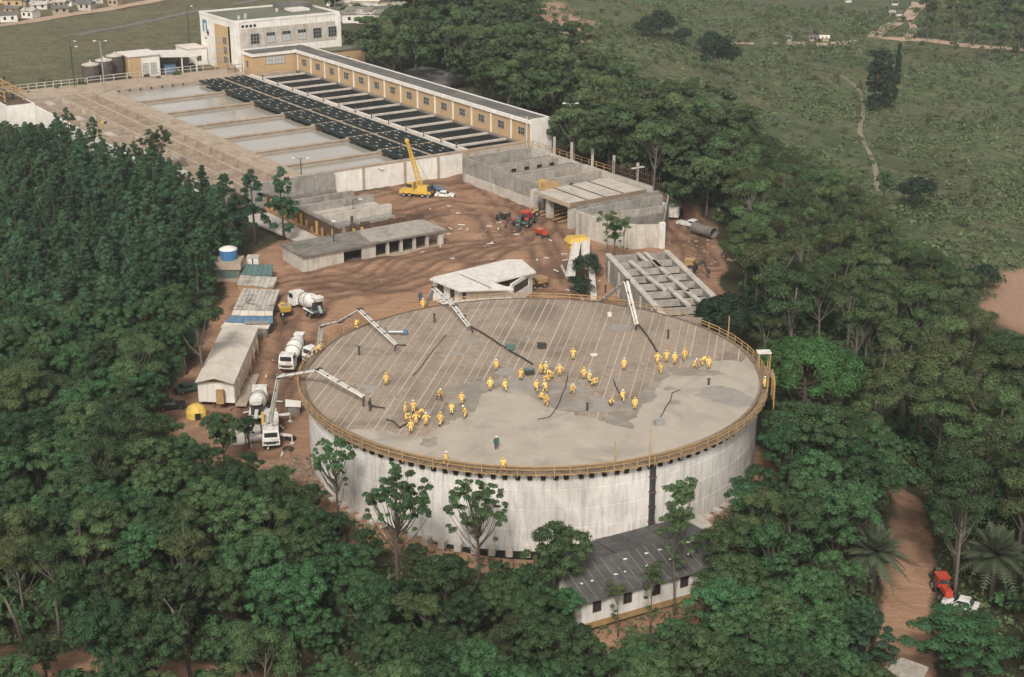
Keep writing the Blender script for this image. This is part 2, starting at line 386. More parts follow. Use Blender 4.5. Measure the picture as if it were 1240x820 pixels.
# worn wheel tracks of the trucks across the yard
TRK = [[G(*p) for p in l] for l in ([(330,540),(330,480),(350,420),(350,385),(375,355),(430,345),(480,320),(560,300),(640,290),(660,250),(600,215),(540,205)], [(345,345),(400,335),(470,345),(560,318),(620,290),(600,255),(540,250),(500,262),(430,262)], [(600,225),(640,262),(668,300),(690,345)], [(440,235),(520,215),(570,222)], [(815,262),(845,290),(862,320)], [(1100,830),(1098,740),(1100,660)], [(335,520),(345,450),(350,400)])]
def pl_d(x, y, pts):
    best = 1e9
    for i in range(len(pts)-1):
        x1, y1 = pts[i][0], pts[i][1]; x2, y2 = pts[i+1][0], pts[i+1][1]; dx, dy = x2-x1, y2-y1
        t = max(0, min(1, ((x-x1)*dx+(y-y1)*dy)/(dx*dx+dy*dy+1e-9))); best = min(best, math.hypot(x-x1-t*dx, y-y1-t*dy))
    return best
RED_PATCH = [P(*p, -13) for p in [(1192,372),(1215,335),(1250,322),(1330,330),(1330,440),(1245,408),(1215,395)]]
RED_PATCH = [(p.x, p.y) for p in RED_PATCH]
SANDY = [P(*p, 5) for p in [(640,20),(668,10),(720,28),(705,50),(668,45)]]; SANDY = [(p.x, p.y) for p in SANDY]
def ground_mask(x, y):
    d = 0.0; f = 0.0; b = 0.0
    if y < 360:
        q = yard_d(x, y) + 3 * nz(x, y, .08, 2)
        d = sm((2.5 - q) / 4)
    if y < 260:
        q = pl_d(x, y, ROAD_RW) + 1.2 * nz(x, y, .15, 4); d = max(d, .9 * sm((4.3 - q) / 2.5) * (1 if y < 175 else .7))
        q = pl_d(x, y, ROAD_LW) + 1.0 * nz(x, y, .2, 8); d = max(d, .9 * sm((4.5 - q) / 3))
        q = pl_d(x, y, [(7,140.6),(22,147.8)]); d = max(d, .85 * sm((4.2 - q) / 2))
    if 200 < y < 330 and 80 < x < 160: q = seg_d(x, y, RED_PATCH) + 2 * nz(x, y, .1, 3); t = sm((3 - q) / 5); d = max(d, t); b = max(b, t)
    if y > 430 and -30 < x < 90: q = seg_d(x, y, SANDY) + 4 * nz(x, y, .1, 3); t = sm((3 - q) / 6); b = max(b, t)
    # forest floor
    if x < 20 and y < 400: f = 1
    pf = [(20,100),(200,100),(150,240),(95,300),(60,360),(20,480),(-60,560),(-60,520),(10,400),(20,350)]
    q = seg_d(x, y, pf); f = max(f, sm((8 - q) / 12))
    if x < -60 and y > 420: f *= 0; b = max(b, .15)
    return d, f, b
def track_d(x, y):
    m_ = 9.0
    if x < -50 or x > 60 or y > 320: return m_
    for l in TRK:
        q = pl_d(x, y, l) + .8 * nz(x, y, .07, 21)
        for o_ in (1.1, 4.2): m_ = min(m_, abs(q - o_))
    return m_
vs = []; cols = []
for y in gy:
    for x in gx:
        z = T(x, y); td = 9.0
        if 118 <= y <= 330 and -60 < x < 60:
            q = yard_d(x, y)
            if q < 0 and (math.hypot(x-TX, y-TY) > TR + 3): td = track_d(x, y); z += -.22 * math.exp(-(td/.45)**2) + .10 * math.exp(-((td-.9)/.4)**2) + (.45 * nz(x, y, .09, 16) + .28 * nz(x, y, .22, 6) + .12 * nz(x, y, .7, 7)) * sm(-q / 4) + (1.3 * math.exp(-((x+14)**2/160 + (y-259)**2/12)) + .8 * math.exp(-((x+2)**2/60 + (y-266)**2/10)) if 240 < y < 285 else 0)
        vs.append((x, y, z)); cols.append((*ground_mask(x, y), math.exp(-(td/.75)**2)))
nx = len(gx); fs = [(j*nx+i, j*nx+i+1, (j+1)*nx+i+1, (j+1)*nx+i) for j in range(len(gy)-1) for i in range(nx-1)]
me = bpy.data.meshes.new('ground'); me.from_pydata(vs, [], fs)
ca = me.color_attributes.new('mask', 'FLOAT_COLOR', 'POINT'); ca.data.foreach_set('color', [c for k in cols for c in k])
me.polygons.foreach_set('use_smooth', [True] * len(me.polygons))
ground = bpy.data.objects.new('ground', me); col.objects.link(ground); setting(ground)
m, t, b = NT('ground'); b.inputs['Roughness'].default_value = .95; b.inputs['Specular IOR Level'].default_value = .15
at = t.nodes.new('ShaderNodeAttribute'); at.attribute_name = 'mask'; sp = t.nodes.new('ShaderNodeSeparateColor'); t.links.new(at.outputs['Color'], sp.inputs[0])
v = coords(t)
n1 = nnoise(t, v, .018, 6, .6, .4); n2 = nnoise(t, v, .12, 6, .7); n3 = nnoise(t, v, .9, 5, .7)
grass = mixc(t, ramp(t, n2, .35, .68), (.082,.108,.048), (.130,.144,.070))
grass = mixc(t, ramp(t, n1, .42, .66), grass, (.115,.098,.055))
grass = mixc(t, mmath(t, 'MULTIPLY', ramp(t, nnoise(t, v, .035, 7, .72, 1.2), .47, .60), .75), grass, (.052,.076,.034))
grass = mixc(t, mmath(t, 'MULTIPLY', ramp(t, nnoise(t, v, .011, 6, .7, .8), .50, .62), .6), grass, (.150,.140,.078))
grass = mixc(t, mmath(t, 'MULTIPLY', ramp(t, mmath(t, 'ADD', mmath(t, 'MULTIPLY', n3, .5), mmath(t, 'MULTIPLY', nnoise(t, v, .3, 5, .75), .5)), .49, .55), .85), grass, (.028,.040,.020))
sand = mixc(t, ramp(t, n3, .3, .7), (.36,.235,.165), (.27,.17,.12))
# worked yard soil: patches, long tyre ruts, pale dried and dark damp spots
v3 = coords(t, (.09, .8, 1)); v5 = coords(t, (.85, .10, 1)); n4 = nnoise(t, v3, .8, 5, .65, 3.2); n5 = nnoise(t, v, .07, 5, .6, 1.0)
dirt = mixc(t, ramp(t, n2, .3, .7), (.345,.205,.128), (.25,.145,.090))
dirt = mixc(t, mmath(t, 'MULTIPLY', ramp(t, n4, .50, .66), .55), dirt, (.43,.285,.195))
dirt = mixc(t, mmath(t, 'MULTIPLY', ramp(t, n5, .50, .62), .8), dirt, (.135,.080,.053))
dirt = mixc(t, mmath(t, 'MULTIPLY', ramp(t, n3, .6, .75), .4), dirt, (.36,.25,.18))
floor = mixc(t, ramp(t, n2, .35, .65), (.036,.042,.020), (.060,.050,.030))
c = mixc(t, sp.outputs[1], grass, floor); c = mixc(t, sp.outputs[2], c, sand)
wob = mmath(t, 'ADD', sp.outputs[0], mmath(t, 'MULTIPLY', mmath(t, 'SUBTRACT', n3, .5), .8))
c = mixc(t, mmath(t, 'MULTIPLY', ramp(t, wob, .35, .65), mmath(t, 'SUBTRACT', 1.0, mmath(t, 'MULTIPLY', sp.outputs[2], .8))), c, dirt)
c = mixc(t, mmath(t, 'MULTIPLY', at.outputs['Alpha'], mmath(t, 'MULTIPLY', ramp(t, n2, .25, .5), .9)), c, (.110,.066,.045))
t.links.new(c, b.inputs['Base Color'])
bn = t.nodes.new('ShaderNodeBump'); bn.inputs['Strength'].default_value = .7; bn.inputs['Distance'].default_value = .35
t.links.new(mmath(t, 'ADD', mmath(t, 'ADD', n3, mmath(t, 'MULTIPLY', n4, .8)), mmath(t, 'MULTIPLY', nnoise(t, v, 4, 4, .7), .4)), bn.inputs['Height']); t.links.new(bn.outputs[0], b.inputs['Normal'])
me.materials.append(m)

# far roads, draped a little above the ground
K['road'] = mat('pale_dirt_road', (.42,.30,.22), (.33,.235,.17), .25, .95, 0, 5, (.25,.18,.13), .5, .1)
K['trail'] = mat('worn_footpath', (.22,.19,.14), (.16,.15,.10), .5, .95)
K['asphalt'] = mat('dusty_asphalt', (.16,.15,.135), (.12,.115,.105), .5, .95)
def strip(name, pts, wd, m, lift=.12, step=4, mb=None):
    pts = [Vector((p[0], p[1], 0)) for p in pts]; q = [pts[0]]
    for a, b_ in zip(pts, pts[1:]):
        n = max(1, int((b_-a).length / step))
        for i in range(1, n+1): q.append(a.lerp(b_, i/n))
    for _ in range(3): q = [q[0]] + [(q[i-1] + q[i]*2 + q[i+1]) / 4 for i in range(1, len(q)-1)] + [q[-1]]
    M_ = MB(); vs = []
    for i, p in enumerate(q):
        d = (q[min(i+1, len(q)-1)] - q[max(i-1, 0)]).normalized(); s = Vector((-d.y, d.x, 0))
        ww = (wd(i/len(q)) if callable(wd) else wd) * (1 + .25 * nz(p.x, p.y, .06, 3))
        for k in (-.5, -.2, .2, .5):
            e = p + s * ww * k; vs.append((e.x, e.y, T(e.x, e.y) + lift))
    fs = [(i*4+j, i*4+j+1, (i+1)*4+j+1, (i+1)*4+j) for i in range(len(q)-1) for j in range(3)]
    M_.add(vs, fs); return setting(M_.build(name, m))
def GP(l): return [G(x, y) for x, y in l]
strip('dirt_road', GP([(1112,-8),(1112,8),(1100,20),(1078,32),(1060,42),(1054,52),(1062,56)]), lambda s: 8 - 2*s, K['road'])
strip('dirt_road', GP([(860,48),(940,53),(1000,55),(1054,50),(1085,47),(1120,48),(1160,55),(1200,58),(1260,62)]), 5, K['road'], .18)
strip('dirt_road', GP([(1098,22),(1106,32),(1106,40),(1095,48)]), 3, K['road'], .24)
strip('footpath', GP([(1010,88),(1030,98),(1044,115),(1046,135),(1040,160),(1060,200),(1062,232)]), 1.4, K['trail'])
strip('road', GP([(-20,66),(60,50),(140,34),(225,16),(290,4),(340,-6)]), 4, K['asphalt'])
strip('road', GP([(-20,34),(60,22),(150,8),(230,-6)]), 8, K['road'], .2)
# ================================================================ treatment plant (plant grid coordinates a, b; deck at z = 9)
DZ = 9.0
def window(mb_parent, cx, cy, z, w_, h_, axis, nx_=3, ny_=3, depth=.12, glass='glass', blindfrac=0.0, out=1, name='window'):
    """window set on a wall; axis 'a' = wall plane at constant a (cx) spanning b; axis 'b' = wall at constant b (cy) spanning a"""
    f = MB(); g = MB(); o = out
    def bx(m_, u0, u1, z0, z1, d0, d1):
        d0, d1 = sorted((d0*o, d1*o))
        if axis == 'a': m_.box(cx+d0, cx+d1, cy+u0, cy+u1, z0, z1)
        else: m_.box(cx+u0, cx+u1, cy+d0, cy+d1, z0, z1)
    t_ = .09
    for i in range(nx_+1): u = -w_/2 + w_*i/nx_; bx(f, u-t_/2, u+t_/2, z, z+h_, .0, .14)
    for j in range(ny_+1): q = z + h_*j/ny_; bx(f, -w_/2-t_/2, w_/2+t_/2, q-t_/2, q+t_/2, .0, .12)
    fr = f.build(name, K['frame'], mb_parent)
    bx(g, -w_/2, w_/2, z, z+h_, .0, .05); g.build('pane', K[glass], fr)
    if blindfrac: h2 = MB(); bx(h2, -w_/2+.1, w_/2-.1, z, z+h_*blindfrac, .05, .09); h2.build('blind', K['blind'], fr)
    return fr
# ---- filter and settling pools: concrete frame, water sheets
root = thing('settling_pools', 'wide brown concrete settling and filter pools with dividing walls, before the long brick gallery', 'pools', (17, -40, 4.2), world='S')
pd = [-98, -79.5, -61.5, -43.5, -26.8, -9.5, 5.8]
m = MB()
m.box(16.2, 17, -76, -45.5, 3.2, DZ); m.box(16.2, 17, -45.5, -30, 3.2, DZ)
m.build('front_wall', K['white'], root)
m = MB(); m.box(16.0, 17.15, -76, -14.2, DZ, DZ+.28); m.build('coping', K['conc_br'], root)
for b_ in (-76, -67, -57, -46.6, -38, -31.4, -22): m = MB(); m.box(17, 17.25, b_, b_+ (.5 if b_ != -31.4 else 1.6), 4, DZ-.02); m.build('pilaster', K['conc_br'], root)
m = MB(); m.box(16.2, 17, -30, -12, 3.2, DZ); m.build('front_wall', K['conc_lt'], root)
m = MB(); m.box(-99, 17.02, -76, -70, 4.4, DZ-.01); m.build('walkway_bank', K['conc_br'], root)
m = MB(); m.box(-99, -98.2, -70, -15, 4.4, DZ-.005); m.build('end_wall', K['conc_br'], root)
for k in range(10):      # joint between the walkway slabs
    a0 = -99 + k*11.5; m = MB(); m.box(a0+.15, a0+11.35, -72.8, -70.2, DZ-.01, DZ+.12); m.build('walkway_slab', K['conc_br'], root)
for a0 in pd[1:]:
    m = MB(); m.box(a0-.35, a0+.35, -70, -46.6, 4.5, DZ-.15); m.box(a0-.55, a0+.55, -70, -46.6, DZ-.15, DZ+.05); m.build('dividing_wall', K['conc_br'], root)
    m = MB(); m.box(a0-.4, a0+.4, -46.6, -31.8, 8.3, DZ+.4); m.build('trough_support', K['conc_br'], root)
m = MB(); m.box(-98, 16.2, -32, -29.5, 4.5, DZ+.18); m.build('middle_walkway', K['conc_lt'], root)
m = MB(); m.box(-98.2, 16.2, -29.6, -29.3, DZ+.18, DZ+.34); m.build('walkway_kerb', K['white'], root)
mw, t, b = NT('settled_water'); b.inputs['Base Color'].default_value = (.36,.34,.30,1); b.inputs['Roughness'].default_value = .12; b.inputs['IOR'].default_value = 1.33
v = coords(t); t.links.new(mixc(t, ramp(t, nnoise(t, v, .09, 4, .5), .35, .65), (.31,.285,.245), (.26,.24,.205)), b.inputs['Base Color'])
bn = t.nodes.new('ShaderNodeBump'); bn.inputs['Strength'].default_value = .05; bn.inputs['Distance'].default_value = .05; t.links.new(nnoise(t, v, 1.5, 3), bn.inputs['Height']); t.links.new(bn.outputs[0], b.inputs['Normal'])
K['water_s'] = mw
K['water_d'] = mat('dark_green_water', (.045,.055,.042), (.03,.04,.032), .15, .12, spec=.5)
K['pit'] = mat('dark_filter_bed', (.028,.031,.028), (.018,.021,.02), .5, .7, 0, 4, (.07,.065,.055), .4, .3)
for i, a0 in enumerate(pd):
    a1 = pd[i+1] - .35 if i < 6 else 16.2
    mb_ = MB(); mb_.box(a0+.35, a1, -70, -46.4, 7.4, 8.35)
    o = mb_.build('water', K['water_s'], None); 
    for vtx in o.data.vertices: p = SW(vtx.co.x, vtx.co.y, vtx.co.z); vtx.co = p
    setting(o)
    mb_ = MB(); mb_.box(a0+.95, (pd[i+1] - .95 if i < 6 else 16.0), -46.4, -32, 7.4, 8.3); o = mb_.build('water', K['water_d'])
    for vtx in o.data.vertices: vtx.co = SW(vtx.co.x, vtx.co.y, vtx.co.z)
    setting(o)
# launders: eight parallel dark troughs per bay, resting on the supports
tr0 = None
for i, a0 in enumerate(pd):
    a1 = pd[i+1] if i < 6 else 16.4
    if i == 0: a0 = -97
    for j in range(8):
        b0 = -46.1 + j*1.70 + (.9 if j > 3 else 0); m = MB(); e0, e1 = a0+.5, a1-.5; m.box(e0, e1, b0, b0+.18, 9.0, 9.6); m.box(e0, e1, b0+.62, b0+.80, 9.0, 9.6); m.box(e0, e1, b0+.18, b0+.62, 8.95, 9.1)
        m.build('trough', K['pipe'], root)
    m = MB()
    for j in range(8):
        b0 = -46.1 + j*1.70 + (.9 if j > 3 else 0); n = int((a1-a0)/4.6)
        for k in range(n): aa = a0 + 1.6 + k*4.6 + (j % 2)*1.6; m.box(aa, aa+random.uniform(.9,1.7), b0+1.05, b0+1.45, 9.3, 9.4)
    m.build('water_gap_dash', K['sheetw'], root, kind='stuff')  # pale dashes added to stand for bright water gaps between the troughs
m = MB(); m.box(-97, 16.2, -39.35, -39.0, 9.2, 9.42); m.build('trough_walkway', K['conc_br'], root)
# filter cells
fd = [-93, -83.2, -74, -65, -56, -47.4, -38.6, -30.2, -21.6, -13.2, -5.0, 3.0, 10.6, 16.2]
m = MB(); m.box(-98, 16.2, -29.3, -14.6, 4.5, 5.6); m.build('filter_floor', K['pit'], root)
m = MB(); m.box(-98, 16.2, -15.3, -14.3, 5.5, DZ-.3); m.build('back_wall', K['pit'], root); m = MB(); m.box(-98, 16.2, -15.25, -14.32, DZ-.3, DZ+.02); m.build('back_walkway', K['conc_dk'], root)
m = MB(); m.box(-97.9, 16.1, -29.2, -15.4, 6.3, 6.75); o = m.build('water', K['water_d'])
for vtx in o.data.vertices: vtx.co = SW(*vtx.co)
setting(o)
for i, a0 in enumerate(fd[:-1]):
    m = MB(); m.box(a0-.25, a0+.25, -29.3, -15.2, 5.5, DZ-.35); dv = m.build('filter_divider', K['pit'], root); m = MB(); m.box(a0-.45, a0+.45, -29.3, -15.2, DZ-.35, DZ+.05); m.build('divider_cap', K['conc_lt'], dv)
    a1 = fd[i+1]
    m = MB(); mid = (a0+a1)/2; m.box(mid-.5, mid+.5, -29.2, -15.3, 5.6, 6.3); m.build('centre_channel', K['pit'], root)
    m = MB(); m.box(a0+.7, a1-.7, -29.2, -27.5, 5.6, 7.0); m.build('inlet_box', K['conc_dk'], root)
    for q in range(3): m = MB(); m.box(a0+.6, a1-.6, -26+q*3.6, -25.6+q*3.6, 5.6, 6.9); m.build('wash_trough', K['pipe'], root)
    m = MB(); m.tube([(mid, -30.6, DZ+.1), (mid, -30.6, DZ+1.5)], .13, 6); m.box(mid-.25, mid+.25, -30.85, -30.35, DZ+1.2, DZ+1.5); m.build('valve_stand', K['rustsheet'], root)
# ---- left channel basins
K['chan'] = mat('channel_sludge', (.085,.072,.055), (.055,.048,.038), .5, .6, .2, 4, (.30,.24,.18), .6, .3)
root = thing('channel_basins', 'low brown concrete channel basins with many baffle walls behind the dark conifers', 'basins', (-40, -85, 4.6), world='S')
m = MB(); m.box(-103, 17, -94, -76.1, 4.4, 7.0); m.build('basin_floor', K['chan'], root)
m = MB(); m.box(-112, 17, -94.5, -93.9, 4.0, DZ); m.build('outer_wall', K['white'], root)
for k in range(16):
    a0 = -103 + k*7.5; m = MB(); m.box(a0, a0+.5, -93.9, -76.1, 7.1, DZ-.1); m.build('cross_wall', K['conc_br'], root)
    for q in range(3):
        b0 = -91.0 + q*5.4; w0 = random.choice((2.6, 4.2, 5.6)); m = MB(); m.box(a0+.9, a0+.9+w0, b0, b0+.4, 7.1, DZ-.35); m.build('baffle_wall', K[random.choice(('conc_br', 'conc_lt', 'conc_lt'))], root)
    if k % 3 == 1: m = MB(); m.box(a0+1.2, a0+5.8, -90.6, -88.8, DZ-.5, DZ-.25); m.build('cover_slab', K['conc_lt'], root)
for b0 in (-85.2, -80.3): m = MB(); m.box(-103, 17, b0, b0+.7, 7.1, DZ+.02); m.build('long_wall', K['conc_br'], root)
# ---- white walled corner tank at far left
root = thing('corner_tank', 'white walled tank with timber frame on top at the far left of the plant', 'tank', (-100, -96, 4.4), world='S')
m = MB(); m.box(-114, -88.5, -102, -94.6, 2.5, 9.8); m.build('wall', K['white'], root)
m = MB(); m.box(-113.4, -89.2, -101.4, -95.2, 9.8, 9.9); m.build('dark_deck', K['rustsheet'], root)
for a0 in (-112, -106, -100, -94):
    for b0 in (-100.5, -95.8): m = MB(); m.box(a0-.15, a0+.15, b0-.15, b0+.15, 9.85, 12.6); m.build('post', K['wood'], root)
    m = MB(); m.box(a0-.12, a0+.12, -100.8, -95.5, 12.45, 12.75); m.build('cross_beam', K['wood'], root)
for b0 in (-100.5, -95.8): m = MB(); m.box(-113, -93.5, b0-.13, b0+.13, 12.2, 12.5); m.build('rail', K['wood'], root); m = MB(); m.box(-113, -93.5, b0-.08, b0+.08, 11.0, 11.2); m.build('rail', K['wood'], root)
for a0 in (-110, -103, -97): m = MB(); m.cyl((a0, -98.2, 0), .9, 9.9, 11.4, 12); m.build('drum', K['silo'], root)
# ---- long brick gallery
root = thing('brick_gallery', 'long low ochre brick filter gallery with square windows, white posts and grey felt roof', 'building', (-40, -11, 6), world='S')
GA0, GA1 = -99.3, 19.8
m = MB(); m.box(GA0, GA1-.5, -14.0, -8.6, 6, 14.0); m.build('brick_wall', K['ochre'], root)
m = MB(); m.box(GA1-.5, GA1, -14.25, -8.4, 5.0, 14.9); m.build('gable_wall', K['white'], root)
m = MB(); m.box(GA0-8.2, GA1-.5, -14.45, -13.9, 13.75, 14.55); m.box(GA0-8.2, GA1-.5, -8.5, -7.9, 13.75, 14.55); m.build('cornice', K['white'], root)
m = MB(); m.box(GA0-8, GA1-.5, -13.9, -8.5, 14.0, 14.45); m.build('roof', K['bitumen'], root)
for k in range(14):      # roof felt laid in lengths
    a0 = GA0 + k*8.5; m = MB(); m.box(a0+.1, a0+8.3, -13.7, -11.3, 14.45, 14.5); m.build('roof_felt', K['bitumen'], root); m = MB(); m.box(a0+1.1, a0+9.2 if k < 13 else a0+7, -11.2, -8.7, 14.45, 14.49); m.build('roof_felt', K['bitumen'], root)
ga = [GA0 + (GA1-GA0) * k / 14 for k in range(15)]
for k, a0 in enumerate(ga): m = MB(); m.box(a0-.15 if k else a0, a0+.15 if k < 14 else a0-.5, -14.28, -14.0, 6.2, 13.75); m.build('pilaster', K['white'], root)
for k in range(14): window(root, (ga[k]+ga[k+1])/2, -14.0, 10.7, 2.5, 1.7, 'b', 3, 2, out=-1)
m = MB(); m.tube([(18.5, -14.6, 6), (18.5, -14.6, 15.4)], .1, 6); m.build('vent_pipe', K['white'], root)
# wing towards the main building
m = MB(); m.box(-108.5, -100.9, -27.5, -8.6, 5, 14.0); m.build('wing_wall', K['ochre'], root)
m = MB(); m.box(-108.6, -100.5, -27.9, -14.45, 13.6, 14.35); m.build('cornice', K['white'], root)
m = MB(); m.box(-108.4, -100.9, -27.5, -8.7, 14.35, 14.6); m.build('roof', K['bitumen'], root)
window(root, -100.9, -20.4, 11.0, 6.0, 2.2, 'a', 6, 2, glass='blind')
window(root, -104.5, -27.5, 10.2, 1.2, 1.8, 'b', 1, 2, out=-1)
# ---- main building
root = thing('main_building', 'tall white flat roofed plant office block with square windows and an ochre side panel', 'building', (-119, -13, 8), world='S')
A0, A1, B0, B1, Z0, Z1 = -131.5, -107.0, -30, 4.2, 7.5, 22.6
m = MB(); m.box(A0, A1, B0, B1, Z0, Z1); m.build('wall', K['white'], root)
m = MB(); m.box(A0-.15, A1+.15, B0-.15, B0+.3, Z1, Z1+.7); m.box(A0-.15, A1+.15, B1-.3, B1+.15, Z1, Z1+.7); m.box(A0-.15, A0+.3, B0+.3, B1-.3, Z1, Z1+.7); m.box(A1-.3, A1+.15, B0+.3, B1-.3, Z1, Z1+.7); m.build('parapet', K['white'], root)
m = MB(); m.box(A0+.3, A1-.3, B0+.3, B1-.3, Z1-.2, Z1+.25); m.build('roof', K['roofmoss'], root)
m = MB(); m.box(A1-.02, A1+.16, B0+2.2, B1-1.6, 15.3, 20.7); m.build('render_panel', K['conc_lt'], root)
m = MB(); m.box(A1, A1+.5, B1-.9, B1+.15, Z0, Z1); m.build('corner_pier', K['white'], root)
m = MB(); m.box(A1, A1+.4, B0-.1, B0+1.6, Z0, Z1); m.build('corner_pier', K['white'], root)
for k in range(6): window(root, A1+.16, -23.7+k*5.05, 16.2, 2.7, 2.9, 'a', 3, 3, blindfrac=(0, .66, .66, .66, 0, 0)[k])
window(root, A1, -24.5, 9.7, 3.3, 2.4, 'a', 4, 3)
for k in range(4): m = MB(); m.box(A1, A1+.12, -27.6+k*1.25, -27.6+k*1.25+.75, 21.1, 21.8); m.build('vent_opening', K['dark'], root)
m = MB(); m.box(-120.5, -111.0, B0-.25, B0, Z0, 21.0); m.build('ochre_panel', K['ochre'], root)
m = MB(); m.box(-111.0, -110.0, B0-.12, B0, Z0, 21.2); m.build('dark_reveal', K['dark'], root)
for z_ in (10.0, 12.8, 15.6): window(root, -118.2, B0-.25, z_, 2.0, 1.2, 'b', 2, 2, out=-1, glass='blind'); window(root, -113.3, B0-.25, z_+.3, 2.4, 1.9, 'b', 3, 3, out=-1)
m = MB()   # blue sign mark high on the side wall: a tall ring over a smaller dark flourish
for (x0, x1, z0, z1) in ((-129.3, -128.6, 17.6, 21.2), (-128.6, -127.1, 20.3, 21.2), (-127.1, -126.4, 18.2, 21.2)): m.box(x0, x1, B0-.12, B0, z0, z1)
m.build('wall_emblem', K['blue'], root)
m = MB()
for (x0, x1, z0, z1) in ((-126.8, -125.2, 17.3, 17.9), (-126.2, -125.6, 16.7, 18.5), (-127.9, -127.3, 15.5, 16.1)): m.box(x0, x1, B0-.12, B0, z0, z1)
m.build('wall_emblem', K['steel'], root)
for (a_, b_) in ((-112, -26), (-112, -24), (-115, -22.5), (-120, -10), (-124, -6)): m = MB(); m.cyl((a_, b_, 0), .45, Z1+.2, Z1+1.2, 8); m.build('roof_vent', K['conc_lt'], root)
m = MB(); m.box(-129, -122, -7, 3, Z1+.2, Z1+1.6); m.build('roof_hatch', K['bitumen'], root)
m = MB(); m.box(-122, -117, -6.5, -.5, Z1+.25, Z1+.9); m.build('roof_duct', K['sheetw'], root)
m = MB(); m.tube([(A1-.4, B1-3, Z1), (A1-.4, B1-3, Z1+4)], .06, 5); m.build('aerial', K['sheetw'], root)
# low annex behind the block on its right
root = thing('small_annex', 'small ochre annex with mossy flat roof behind the junction of the gallery', 'building', (-105, 2, 8), world='S')
m = MB(); m.box(-112, -101.5, -6, 9.5, 7, 12.6); m.build('wall', K['ochre'], root); m = MB(); m.box(-112.3, -101.2, -6.3, 9.9, 12.6, 13.0); m.build('roof', K['roofmoss'], root); window(root, -101.5, 3, 9.3, 2, 1.5, 'a', 3, 2)
# white store left of the block
root = thing('white_store', 'small white store wedged against the left side of the office block', 'building', (-131, -34, 8), world='S')
m = MB(); m.box(-136, -127, -36.5, -30.3, 7, 13.0); m.build('wall', K['white'], root); m = MB(); m.box(-136.2, -126.8, -36.7, -30.3, 13.0, 13.2); m.build('roof', K['fibro'], root); window(root, -127, -33, 9.4, 1.4, 1.4, 'a', 2, 2)
# ---- small white and ochre building with lean-to
root = thing('chemical_house', 'small white building with an ochre end wall and open lean-to, beside the three dark silos', 'building', (-121, -53, 8), world='S')
m = MB(); m.box(-127, -118, -58, -48.8, 7, 14.0); m.build('wall', K['white'], root)
m = MB(); m.box(-118, -117.8, -58, -54.6, 7, 14.0); m.box(-127, -118.2, -58.2, -58, 7, 14.0); m.build('ochre_end_wall', K['ochre'], root)
m = MB(); m.box(-127.3, -117.5, -58.4, -48.6, 14.0, 14.3); m.build('roof', K['sheetw'], root)
m = MB(); m.slab([(-127.3,-48.6,13.8),(-116.6,-48.6,13.5),(-116.6,-37.6,12.6),(-127.3,-37.6,13.1)], .25); m.build('lean_to_roof', K['sheetw'], root)
m = MB(); m.box(-126.5, -122.5, -48.7, -38, 7, 12.8); m.build('lean_to_back_wall', K['conc_dk'], root)
m = MB(); m.box(-122, -119, -46.8, -43.6, 7.8, 10.6); m.build('blue_door', K['blue'], root)
for b_ in (-42.6, -38.2): m = MB(); m.box(-117.2, -116.9, b_, b_+.3, 7, 12.7); m.build('post', K['white'], root)
m = MB(); m.box(-121, -120, -42.3, -40.8, 9.2, 10.8); m.build('crate', K['rustsheet'], root)
for b_ in (-53.2, -50.8): window(root, -117.98, b_, 8.6, 1.6, 3.2, 'a', 2, 3, glass='blind')
# ---- silos
sil = ['left', 'middle', 'right and tallest']
for k, (a_, b_, zt) in enumerate(((-114.5, -70.4, 13.7), (-117, -65.6, 14.1), (-120.5, -61.2, 14.5))):
    root = thing('silo', ['squat dark silo, leftmost of three beside the white chemical house', 'squat dark silo, middle one of three beside the white chemical house', 'squat dark silo, rightmost and closest to the white chemical house'][k], 'silo', (a_, b_, 7.6), world='S', group='three dark silos')
    m = MB(); m.lathe([(2.35, 7.2), (2.35, zt)], 20, (a_, b_, 0)); m.build('shell', K['silo'], root, True)
    m = MB(); m.lathe([(2.42, zt-.15), (2.42, zt+.1), (.01, zt+.75)], 20, (a_, b_, 0)); m.build('lid', K['conc_lt'], root)
    for j in range(4): m = MB(); m.lathe([(2.37, 8.4+j*1.5), (2.44, 8.45+j*1.5), (2.37, 8.6+j*1.5)], 20, (a_, b_, 0)); m.build('hoop', K['steel'], root)
    m = MB()
    for j in range(10): an = j*2*math.pi/10; m.box(a_+2.38*math.cos(an)-.05, a_+2.38*math.cos(an)+.05, b_+2.38*math.sin(an)-.05, b_+2.38*math.sin(an)+.05, 7.2, zt-.1)
    m.build('stave', K['rustsheet'], root)
    m = MB(); m.cyl((a_, b_, 0), .25, zt+.6, zt+1.1, 8); m.build('cap', K['conc_lt'], root)
# ---- railings on the plant
def railing(name, label, pts, hgt=1.1, sp=3.0, mat_='conc_lt', th=.12, world='S', rails=(1.0, .5)):
    base = pts[0]; r_ = thing(name, label, 'railing', base, world=world)
    pts = [Vector(p) for p in pts]; pm = None
    for a_, b_ in zip(pts, pts[1:]):
        n = max(1, round((b_-a_).length / sp))
        for i in range(n + (b_ == pts[-1])):
            p = a_.lerp(b_, i/n); m_ = MB(); m_.box(p.x-th/2, p.x+th/2, p.y-th/2, p.y+th/2, p.z, p.z+hgt); m_.build('post', K[mat_], r_)
        for f in rails: m_ = MB(); m_.beam(a_+Vector((0,0,hgt*f-.04)), b_+Vector((0,0,hgt*f-.04)), th*.8, th*.8); m_.build('rail', K[mat_], r_)
    return r_
railing('railing', 'pale railing along the back edge of the channel basins, in front of the silos', [(-112,-93.5,9),(-112,-73,9)], 1.6, 2.4, 'conc_lt', .2)
railing('railing', 'tall pale railing across the far bank, in front of the chemical house', [(-112,-72.5,9),(-113,-34,9)], 1.7, 4.0, 'conc_lt', .2)
